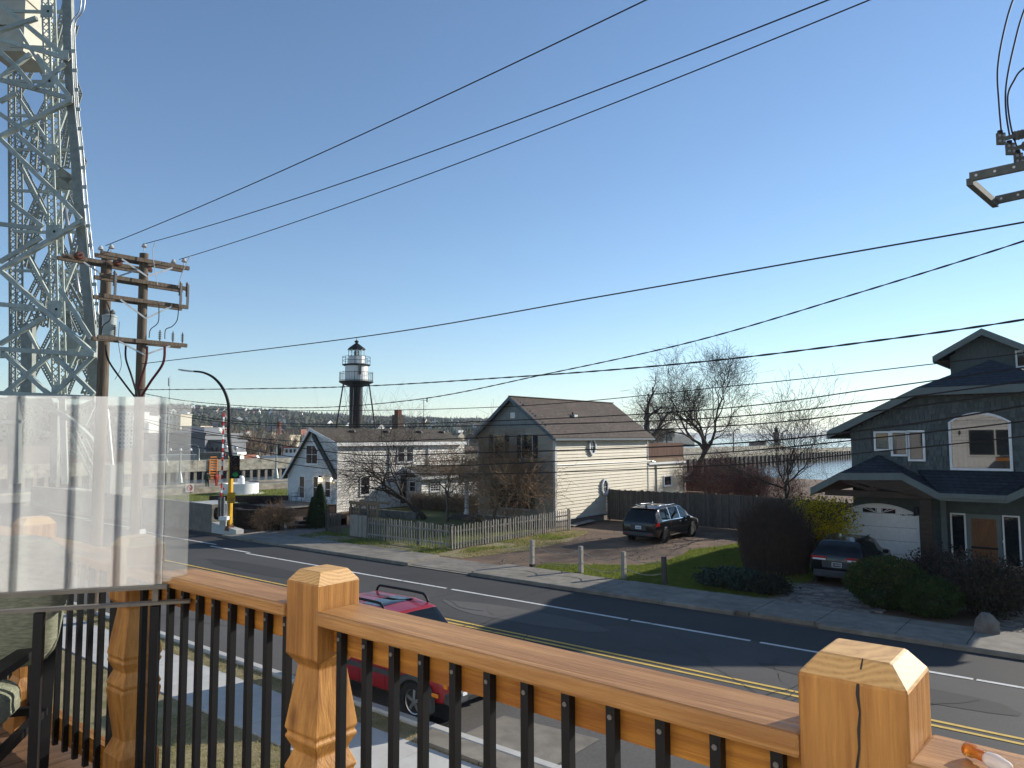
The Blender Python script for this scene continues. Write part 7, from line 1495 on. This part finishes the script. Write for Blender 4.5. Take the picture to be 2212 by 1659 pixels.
# paired arborvitae
for i, (px, yb, h, r0) in enumerate(((690, 1142, 2.5, .62), (676, 1142, 1.75, .42))):
    b0 = G(px, yb); t = thing('arborvitae', ['taller pointed evergreen by the white house steps', 'shorter pointed evergreen beside the taller one'][i], 'shrub', b0, group='pointed evergreens by the steps'); s = MB(); r_ = random.Random(i)
    for k in range(4200 - i * 1600):
        f = r_.random() ** .8; a = r_.uniform(0, 6.28); rad = r0 * (1 - f) ** .75 * r_.uniform(.55, 1.12) * (1 + .2 * math.sin(a * 3 + f * 9)) + .02; p = b0 + V((math.cos(a) * rad, math.sin(a) * rad, f * h)); o = V((math.cos(a) * .6, math.sin(a) * .6, .9)).normalized(); e = V((-math.sin(a), math.cos(a), 0)); s_ = r_.uniform(.07, .15); s.add([p, p + o * s_ * .6 + e * s_ * .28, p + o * s_ * 1.2, p + o * s_ * .6 - e * s_ * .28], [(0, 1, 2, 3)])
    s.build('foliage', MT['needles_gold' if False else 'needles'], t, fix=False); MB().tube([b0, b0 + UP * h * .8], [.06, .02], 6).build('trunk', MT['bark'], t)
buds_m = 'twig_brown'
b0 = z4(1080, 1190); bare_tree('brown_bush', 'brown twiggy bush in front of the brick planter wall', b0, .55, 91, .03, (0, 0), 4, 3, .7, 'bark', 'twig_brown', .1, kids=(6, 9), ratio=.9, stems=10, cat='bush', buds=.8)
for i, x in enumerate((700, 1020)): b0 = z4(x, 800, .3); b0.z = .2; bare_tree('planter_bush', ['dark arching bush on the park side of the brick wall', 'dark arching bush beside the patio fence'][i], b0, .42, 95 + i, .03, (0, 0), 4, 3, .8, 'bark', 'twig', .05, kids=(7, 9), ratio=.85, stems=8, cat='bush', droop=.3)
# dry hedge across the yard: tangled stalks
hd = thing('dry_hedge', 'long dry grey brown hedge across the back of the yard', 'hedge', (-37, 40.5, 0)); s = MB(); r_ = random.Random(77)
for i in range(4200):
    x = r_.uniform(-41.6, -31.9); y = 39.2 + r_.gauss(0, .35); h = r_.uniform(.5, 1.35); s.tube([(x, y, r_.uniform(0, .3)), (x + r_.gauss(0, .12), y + r_.gauss(0, .12), h * .6), (x + r_.gauss(0, .25), y + r_.gauss(0, .2), h)], [.014, .010, .006], 3, False)
s.build('stalks', MT['twig_tan'], hd, fix=False)
MB().box((-42.3, 33.6, 0), (-35.5, 33.9, .45)).build('garden_wall', MT['stone'], None, label='low stone garden edging wall before the dry hedge', cat='wall')
# ================= vehicles =================
def paint(name, c, rough=.22): 
    m = mat(name, c, tuple(x * .92 for x in c), rough, 3, coat=.35, spec=.35); m.node_tree.nodes['Principled BSDF'].inputs['Coat Roughness'].default_value = .06; return m
paint('paint_black', (.006, .007, .009)); paint('paint_red', (.25, .012, .020), .3); paint('paint_dark', (.007, .008, .010))
mat('car_glass', (.006, .008, .009), (.006, .008, .009), .03, spec=.35); mat('plastic_grey', (.055, .058, .062), (.045, .048, .05), .55); mat('lamp_red', (.42, .012, .014), (.36, .01, .012), .2, spec=.6); mat('lamp_white', (.75, .75, .75), (.7, .7, .7), .2, spec=.6); mat('lamp_amber', (.65, .22, .02), (.6, .2, .02), .25); mat('chrome', (.75, .75, .76), (.7, .7, .7), .12, metal=1); mat('plate_white', (.62, .68, .72), (.58, .64, .70), .4); mat('plate_ink', (.02, .035, .09), (.02, .035, .09), .5); mat('rim_alloy', (.45, .45, .46), (.4, .4, .41), .3, metal=.9)
class Car:
    def __init__(s, t, st): s.t = t; s.st = st
    def knots(s, x):
        st = s.st
        x = max(st[0][0], min(st[-1][0], x))
        for i in range(len(st) - 1):
            if x <= st[i + 1][0]:
                f = (x - st[i][0]) / (st[i + 1][0] - st[i][0]); q_ = [a + (b - a) * f for a, b in zip(st[i], st[i + 1])]; break
        _, zb, zm, zbl, zr, w0, w1, w2, w3 = q_
        return [(w0 * .9, zb), (w0, zb + .06), (w1, zm), (w2, zbl), (w3, zr), (w3 * .55, zr + .035), (0, zr + .045)]
    T = [0, .08, .28, .52, .78, .9, 1.0]
    def surf(s, x, t, off=0, sd=1):
        K = s.knots(x); T = s.T
        for i in range(len(T) - 1):
            if t <= T[i + 1] + 1e-9:
                f = (t - T[i]) / (T[i + 1] - T[i]); a, b = K[i], K[i + 1]; p0 = K[max(i - 1, 0)]; p3 = K[min(i + 2, len(K) - 1)]
                def cr(k): return .5 * (2 * a[k] + (b[k] - p0[k]) * f + (2 * p0[k] - 5 * a[k] + 4 * b[k] - p3[k]) * f * f + (3 * a[k] - p0[k] - 3 * b[k] + p3[k]) * f ** 3)
                lin = [a[k] + (b[k] - a[k]) * f for k in (0, 1)]; y, z = (.5 * cr(0) + .5 * lin[0], .5 * cr(1) + .5 * lin[1]) if i not in (0,) else lin; break
        if off:
            e = .01; p1 = s.surf(x + e, t); p0_ = s.surf(x - e, t); q1_ = s.surf(x, min(1, t + .01)); q0 = s.surf(x, max(0, t - .01)); n = (p1 - p0_).cross(q1_ - q0)
            n = n.normalized() if n.length > 1e-9 else V((0, 1, 0))
            c_ = V((x, 0, .9)); v_ = V((x, y, z))
            if n.dot(v_ - c_) < 0: n = -n
            v_ = v_ + n * off; return V((v_.x, v_.y * sd, v_.z))
        return V((x, y * sd, z))
    def body(s, m, name='body'):
        xs = []; a, b = s.st[0][0], s.st[-1][0]; n = int((b - a) / .07)
        xs = sorted(set([a + (b - a) * i / n for i in range(n + 1)] + [q_[0] for q_ in s.st])); ts = [i / 26 for i in range(27)]; B = MB(); rows = []
        for x in xs: rows.append([s.surf(x, t_, 0, 1) for t_ in ts] + [s.surf(x, t_, 0, -1) for t_ in reversed(ts[:-1])])
        B.grid(rows); nb = len(rows[0]); B.f.append(tuple(range(nb))); B.f.append(tuple((len(rows) - 1) * nb + i for i in reversed(range(nb))))
        for i in range(len(rows) - 1): B.f.append((i * nb, (i + 1) * nb, (i + 1) * nb + nb - 1, i * nb + nb - 1))
        return B.build(name, m, s.t, smooth=40)
    def patch(s, name, x0, x1, t0, t1, m, off=.006, sides=(1, -1), parent=None, n=8, skew=0, joined=False):
        out = []
        for sd in sides:
            B = MB(); rows = []
            for i in range(n + 1):
                f = i / n; row = []
                for j in range(n + 1): g = j / n; xx = x0 + (x1 - x0) * f + skew * (g - .5) * (1 if f > .5 else (1 if skew else 0)); row.append(s.surf(xx, t0 + (t1 - t0) * g, off, sd))
                rows.append(row)
            B.grid(rows); out.append(B.build(name, m, parent or s.t, smooth=True))
        return out
    def across(s, name, x0, x1, t0, m, off=.006, n=8, parent=None, t1=1.0):  # a pane across the centre line
        B = MB(); rows = []
        for i in range(n + 1):
            x = x0 + (x1 - x0) * i / n; ts = [t0 + (t1 - t0) * j / n for j in range(n + 1)]; rows.append([s.surf(x, t_, off, 1) for t_ in ts] + [s.surf(x, t_, off, -1) for t_ in reversed(ts[:-1])])
        B.grid(rows); return B.build(name, m, parent or s.t, smooth=True)
    def wheels(s, xs, y, r_, w_=.22, spokes=5, arch='plastic_grey'):
        for x in xs:
            for sd in (1, -1):
                c_ = V((x, y * sd, r_)); s_ = MB(); pr = [(r_ * .62, -w_ / 2), (r_ * .9, -w_ / 2), (r_, -w_ * .32), (r_, w_ * .32), (r_ * .9, w_ / 2), (r_ * .62, w_ / 2)]
                n = 28; b = 0
                for rr, o in pr:
                    for k in range(n): a = 2 * math.pi * k / n; s_.v.append(c_ + V((rr * math.cos(a), o * sd, rr * math.sin(a))))
                for i in range(len(pr) - 1):
                    for k in range(n): s_.f.append((i * n + k, i * n + (k + 1) % n, (i + 1) * n + (k + 1) % n, (i + 1) * n + k))
                wo = s_.build('wheel', MT['rubber'], s.t, smooth=30)
                h = MB(); fo = w_ * .36 * sd; h.tube([c_ + V((0, fo - .05 * sd, 0)), c_ + V((0, fo, 0))], r_ * .16, 12)
                for k in range(spokes):
                    a = 2 * math.pi * k / spokes + .3; d = V((math.cos(a), 0, math.sin(a))); h.beam(c_ + d * r_ * .1 + V((0, fo - .01 * sd, 0)), c_ + d * r_ * .64 + V((0, fo - .025 * sd, 0)), r_ * .16, .03, V((0, 1, 0)))
                ring = [c_ + V((r_ * .62 * math.cos(2 * math.pi * k / 24), fo - .01 * sd, r_ * .62 * math.sin(2 * math.pi * k / 24))) for k in range(25)]; h.tube(ring, r_ * .045, 6); h.build('rim', MT['rim_alloy'], wo)
                MB().tube([c_ + V((0, fo - .09 * sd, 0)), c_ + V((0, fo - .07 * sd, 0))], r_ * .6, 20).build('brake_disc', MT['metal_black'], wo)
                A = MB(); rings = []                                  # arch lip round the wheel
                for k in range(15): a = math.pi * (-.06 + 1.12 * k / 14); rings.append((math.cos(a), math.sin(a)))
                A.grid([[c_ + V((q_[0] * (r_ + .10), (s.wy - y + .008) * sd, q_[1] * (r_ + .10))) for q_ in rings], [c_ + V((q_[0] * (r_ + .04), (s.wy - y + .03) * sd, q_[1] * (r_ + .04))) for q_ in rings], [c_ + V((q_[0] * (r_ + .03), (s.wy - y - .1) * sd, q_[1] * (r_ + .03))) for q_ in rings]]); A.build('wheel_arch', MT[arch], s.t, smooth=40)
                D_ = MB().tube([c_ + V((0, (s.wy - y - .03) * sd, 0)), c_ + V((0, (s.wy - y + .003) * sd, 0))], r_ + .05, 24); D_.build('wheel_well', MT['tar'], s.t)
    def box(s, name, a, b, m, parent=None, bev=.012):
        o = MB().box(a, b).build(name, m, parent or s.t)
        if bev: bv = o.modifiers.new('b', 'BEVEL'); bv.width = bev; bv.segments = 2
        return o
    def txt(s, body, p, size, n, a=(0, -1, 0), m='plate_ink'): return text(s.t, body, p, a, n, size, MT[m])
# ---- black minivan ----
tv_ = thing('minivan', 'black minivan with silver roof rails parked nose-in on the dirt drive', 'van', (-18.75, 32.9, 0), R(90), local=True)
cv_ = Car(tv_, [(0, .42, .68, .93, .98, .78, .86, .84, .80), (.05, .34, .68, .98, 1.06, .88, .94, .92, .86), (.28, .27, .68, 1.03, 1.42, .93, .985, .955, .80), (.58, .25, .68, 1.06, 1.66, .95, 1.0, .97, .74), (1.2, .24, .68, 1.06, 1.72, .95, 1.0, .97, .72), (2.5, .24, .68, 1.05, 1.73, .95, .99, .965, .71), (3.2, .24, .68, 1.04, 1.66, .95, .99, .96, .69), (3.7, .24, .68, 1.03, 1.44, .95, .99, .96, .70), (4.2, .24, .66, 1.0, 1.10, .95, .99, .95, .74), (4.75, .26, .62, .90, .97, .93, .96, .90, .66), (5.05, .30, .55, .74, .80, .82, .84, .78, .50), (5.16, .38, .5, .6, .64, .62, .64, .58, .35)])
cv_.wy = .998; cv_.body(MT['paint_black'])
cv_.across('rear_window', .16, .55, .79, MT['car_glass']); cv_.across('windscreen', 3.32, 4.1, .78, MT['car_glass'])
for a, b in ((.72, 1.55), (1.66, 2.62), (2.74, 3.55)): cv_.patch('side_window', a, b, .545, .755, MT['car_glass'])
for x in (1.58, 2.645): cv_.patch('pillar_trim', x, x + .07, .54, .76, MT['chrome'], .008)
cv_.patch('window_trim', .7, 3.7, .525, .54, MT['chrome'], .01); cv_.patch('sill_trim', .9, 4.0, .085, .11, MT['chrome'], .01)
cv_.wheels((.98, 4.04), .91, .345, .23, 5, 'paint_black')
for sd in (1, -1):
    o = MB().tube([V((x, sd * .62, 1.80)) for x in (.75, .9, 2.6, 2.85)], [.01, .022, .022, .01], 8).build('roof_rail', MT['chrome'], tv_, smooth=True)
    cv_.patch('tail_lamp', .06, .42, .40, .52, MT['lamp_red'], .012, (sd,)); cv_.patch('head_lamp', 4.72, 5.0, .36, .5, MT['lamp_white'], .01, (sd,))
    o = cv_.box('mirror', (3.28, sd * 1.08 - .1, 1.0), (3.42, sd * 1.08 + .1, 1.16), MT['paint_black'], bev=.04)
    for x in (2.5, 3.1): cv_.box('door_handle', (x, sd * 1.005 - .015, .92), (x + .18, sd * 1.005 + .015, .96), MT['chrome'])
    for x in (1.6, 2.68, 3.68): cv_.patch('door_seam', x, x + .012, .1, .53, MT['tar'], .004, (sd,), n=10)
for x in (.95, 2.1): MB().beam((x, -.6, 1.835), (x, .6, 1.835), .06, .025).build('roof_bar', MT['metal_black'], tv_)
cv_.box('shark_fin', (.75, -.02, 1.72), (.95, .02, 1.84), MT['paint_black'], bev=.02); cv_.box('rear_bumper', (-.06, -.86, .36), (.12, .86, .56), MT['plastic_grey'], bev=.04)
cv_.box('number_plate', (-.012, -.16, .70), (.0, .16, .86), MT['plate_white'], bev=0); [cv_.box('plate_print', (-.0145, y, .735), (-.0125, y + w_, .80), MT['plate_ink'], bev=0) for y, w_ in ((-.12, .03), (-.07, .03), (-.02, .025), (.03, .03), (.085, .03))]; cv_.box('plate_recess', (-.005, -.42, .64), (.03, .42, .92), MT['plastic_grey'])
cv_.box('rear_wiper', (.20, -.3, 1.17), (.24, .1, 1.19), MT['metal_black'], bev=0); cv_.box('spoiler', (.42, -.66, 1.665), (.62, .66, 1.70), MT['paint_black'], bev=.01)
for y in (-.66, .66): cv_.box('reflector', (-.07, y - .08, .44), (-.055, y + .08, .48), MT['lamp_red'], bev=0)
# ---- dark small suv by the garage ----
ts_ = thing('small_suv', 'dark small suv with lit-edged tail lamps parked facing the garage', 'suv', (-7.8, 27.4, 0), R(90), local=True)
cs = Car(ts_, [(0, .46, .72, .98, 1.02, .74, .82, .80, .74), (.05, .36, .72, 1.02, 1.10, .84, .90, .88, .80), (.26, .28, .70, 1.04, 1.36, .88, .92, .90, .72), (.55, .25, .68, 1.05, 1.52, .89, .92, .90, .66), (1.2, .24, .68, 1.04, 1.58, .89, .92, .89, .64), (2.1, .24, .68, 1.02, 1.58, .89, .92, .89, .63), (2.6, .24, .68, 1.0, 1.48, .89, .92, .89, .62), (3.2, .24, .66, .98, 1.08, .89, .92, .88, .66), (3.9, .26, .62, .92, .98, .88, .90, .84, .60), (4.3, .30, .56, .76, .84, .80, .82, .76, .5), (4.42, .40, .54, .64, .7, .62, .64, .6, .35)])
cs.wy = .922; cs.body(MT['paint_dark']); cs.across('rear_window', .14, .50, .79, MT['car_glass']); cs.across('windscreen', 2.62, 3.12, .78, MT['car_glass'])
for a, b in ((.7, 1.2), (1.28, 1.98), (2.06, 2.7)): cs.patch('side_window', a, b, .55, .75, MT['car_glass'])
cs.wheels((.88, 3.52), .84, .34, .22, 5, 'plastic_grey')
for sd in (1, -1):
    cs.patch('tail_lamp', .01, .36, .46, .53, MT['lamp_red'], .014, (sd,)); o = cs.box('tail_lamp_strip', (-.03, sd * .58 - .22, .92), (.01, sd * .58 + .22, .975), MT['lamp_white'], bev=.005); cs.box('tail_lamp_strip', (-.028, sd * .58 - .23, .978), (.01, sd * .58 + .25, 1.05), MT['lamp_red'], bev=.005)
    cs.box('mirror', (2.5, sd * 1.0 - .09, .98), (2.62, sd * 1.0 + .09, 1.12), MT['paint_dark'], bev=.03); cs.box('reflector', (-.05, sd * .66 - .07, .46), (-.035, sd * .66 + .07, .51), MT['lamp_red'], bev=0)
    MB().tube([V((x, sd * .56, 1.64)) for x in (.7, .85, 2.1, 2.3)], [.01, .02, .02, .01], 8).build('roof_rail', MT['plastic_grey'], ts_, smooth=True)
cs.box('number_plate', (-.03, -.16, .70), (-.012, .16, .86), MT['plate_white'], bev=0); cs.box('plate_field', (-.033, -.145, .715), (-.0305, .145, .845), MT['tar'], bev=0); cs.txt('713AGD', (-.036, 0, .78), .085, (-1, 0, 0), m='lamp_white'); cs.box('rear_bumper', (-.06, -.8, .34), (.1, .8, .58), MT['plastic_grey'], bev=.05); cs.box('plate_recess', (-.012, -.5, .66), (.03, .5, .9), MT['plastic_grey'], bev=.02)
# ---- red boxy suv at the near kerb ----
tj = thing('red_suv', 'red boxy suv with grey fender flares and roof rack at the near kerb', 'suv', (-13.72, 10.68, 0), 0, local=True)
cj = Car(tj, [(0, .50, .78, 1.02, 1.08, .80, .86, .84, .78), (.06, .42, .78, 1.08, 1.20, .86, .90, .88, .80), (.22, .36, .76, 1.10, 1.66, .88, .91, .89, .70), (.5, .34, .76, 1.10, 1.75, .88, .91, .89, .68), (1.8, .34, .76, 1.09, 1.77, .88, .91, .89, .67), (2.35, .34, .76, 1.08, 1.70, .88, .91, .89, .66), (2.95, .34, .76, 1.06, 1.14, .88, .91, .87, .74), (3.2, .34, .74, 1.03, 1.10, .88, .90, .86, .74), (4.0, .40, .72, .98, 1.03, .86, .88, .82, .70), (4.18, .44, .70, .92, .96, .80, .82, .78, .62), (4.22, .50, .68, .86, .9, .74, .76, .72, .55)])
cj.wy = .912; cj.body(MT['paint_red']); cj.across('rear_window', .10, .22, .80, MT['car_glass']); cj.across('windscreen', 2.40, 2.90, .79, MT['car_glass']); cj.across('sun_roof', 1.35, 1.9, .86, MT['car_glass'])
for a, b in ((.45, 1.05), (1.13, 1.75), (1.83, 2.5)): cj.patch('side_window', a, b, .56, .74, MT['car_glass'])
for sd in (1, -1): cj.patch('door_moulding', .9, 3.1, .24, .30, MT['plastic_grey'], .014, (sd,)); cj.patch('sill_rust', .9, 3.1, .02, .07, MT['rust'], .006, (sd,))
cj.wheels((.78, 3.40), .845, .37, .24, 5, 'plastic_grey')
for x in (.78, 3.40):                                     # broad fender flares
    for sd in (1, -1):
        A = MB(); rg_ = [math.pi * (-.08 + 1.16 * k / 16) for k in range(17)]; c_ = V((x, 0, .37)); A.grid([[c_ + V((.52 * math.cos(a), sd * .90, .50 * math.sin(a) + .02)) for a in rg_], [c_ + V((.50 * math.cos(a), sd * .975, .47 * math.sin(a) + .01)) for a in rg_], [c_ + V((.42 * math.cos(a), sd * .975, .40 * math.sin(a))) for a in rg_], [c_ + V((.41 * math.cos(a), sd * .84, .39 * math.sin(a))) for a in rg_]]); A.build('fender_flare', MT['plastic_grey'], tj, smooth=40)
for i in range(7): y = -.33 + i * .11; cj.box('grille_slot', (4.205, y - .032, .72), (4.235, y + .032, .95), MT['tar'], bev=.008)
for sd in (1, -1):
    c_ = V((4.17, sd * .56, .84)); MB().tube([c_ - V((.04, 0, 0)), c_ + V((.05, 0, 0))], [.125, .115], 18).build('head_lamp', MT['lamp_white'], tj, smooth=40); MB().tube([c_ + V((.045, 0, 0)), c_ + V((.052, 0, 0))], .125, 18).build('lamp_ring', MT['paint_red'], tj) if False else None
    cj.box('turn_signal', (4.05, sd * .80 - .05, .70), (4.16, sd * .80 + .06, .79), MT['lamp_amber'], bev=.02); cj.box('marker_lamp', (3.86, sd * .92 - .02, .55), (4.02, sd * .92 + .02, .62), MT['lamp_amber'], bev=.01)
    cj.box('mirror', (2.42, sd * 1.02 - .1, 1.05), (2.54, sd * 1.02 + .1, 1.24), MT['plastic_grey'], bev=.03); MB().tube(bez([V((.55, sd * .60, 1.80)), V((.62, sd * .60, 1.90)), V((.8, sd * .60, 1.92)), V((1.9, sd * .60, 1.92)), V((2.1, sd * .60, 1.88)), V((2.2, sd * .60, 1.76))], 5), .028, 8).build('roof_rack', MT['metal_black'], tj, smooth=True)
    for x in (1.1, 1.78, 2.55): cj.patch('door_seam', x, x + .014, .1, .55, MT['tar'], .004, (sd,), n=10)
    cj.box('door_handle', (1.2, sd * .925 - .015, .98), (1.38, sd * .925 + .015, 1.02), MT['metal_black']); cj.box('door_handle', (1.9, sd * .925 - .015, .98), (2.08, sd * .925 + .015, 1.02), MT['metal_black'])
    cj.box('fog_lamp', (4.29, sd * .52 - .06, .56), (4.31, sd * .52 + .06, .62), MT['lamp_white'], bev=.005)
for k in range(5): y = -.4 + k * .2; cj.patch('roof_rib', .55, 1.25, .9 + .018 * k, .908 + .018 * k, MT['paint_red'], .012) if k < 4 else None
cj.box('front_bumper', (4.05, -.84, .42), (4.30, .84, .66), MT['plastic_grey'], bev=.05); cj.box('bumper_intake', (4.28, -.42, .44), (4.305, .42, .54), MT['tar'], bev=.01); cj.box('rear_bumper', (-.12, -.82, .46), (.10, .82, .68), MT['plastic_grey'], bev=.05)
cj.box('number_plate', (4.302, -.16, .56), (4.315, .16, .72), MT['plate_white'], bev=0); cj.txt('\u2022063', (4.318, 0, .64), .11, (1, 0, 0), (0, 1, 0))
for sd in (1, -1): MB().tube([V((3.05, sd * .55, 1.17)), V((3.0, sd * .1, 1.19))], .012, 5).build('wiper', MT['metal_black'], tj)
MB().tube([(3.2, -.82, 1.06), (3.15, -.83, 1.75)], .006, 5).build('aerial', MT['metal_black'], tj)
# ================= the air: far things fade =================
hz = MB().box((-4200, -600, -2.6), (3800, 16000, 125)).build('haze', bpy.data.materials.new('haze_air'), kind='stuff', label='pale lake haze filling the air', cat='haze')
hm = hz.data.materials[0]; hm.use_nodes = True; nn = hm.node_tree.nodes; nn.clear(); pvn = nn.new('ShaderNodeVolumePrincipled'); pvn.inputs['Color'].default_value = (.80, .88, .96, 1); pvn.inputs['Density'].default_value = .00011; pvn.inputs['Anisotropy'].default_value = .2
om = nn.new('ShaderNodeOutputMaterial'); hm.node_tree.links.new(pvn.outputs[0], om.inputs['Volume'])
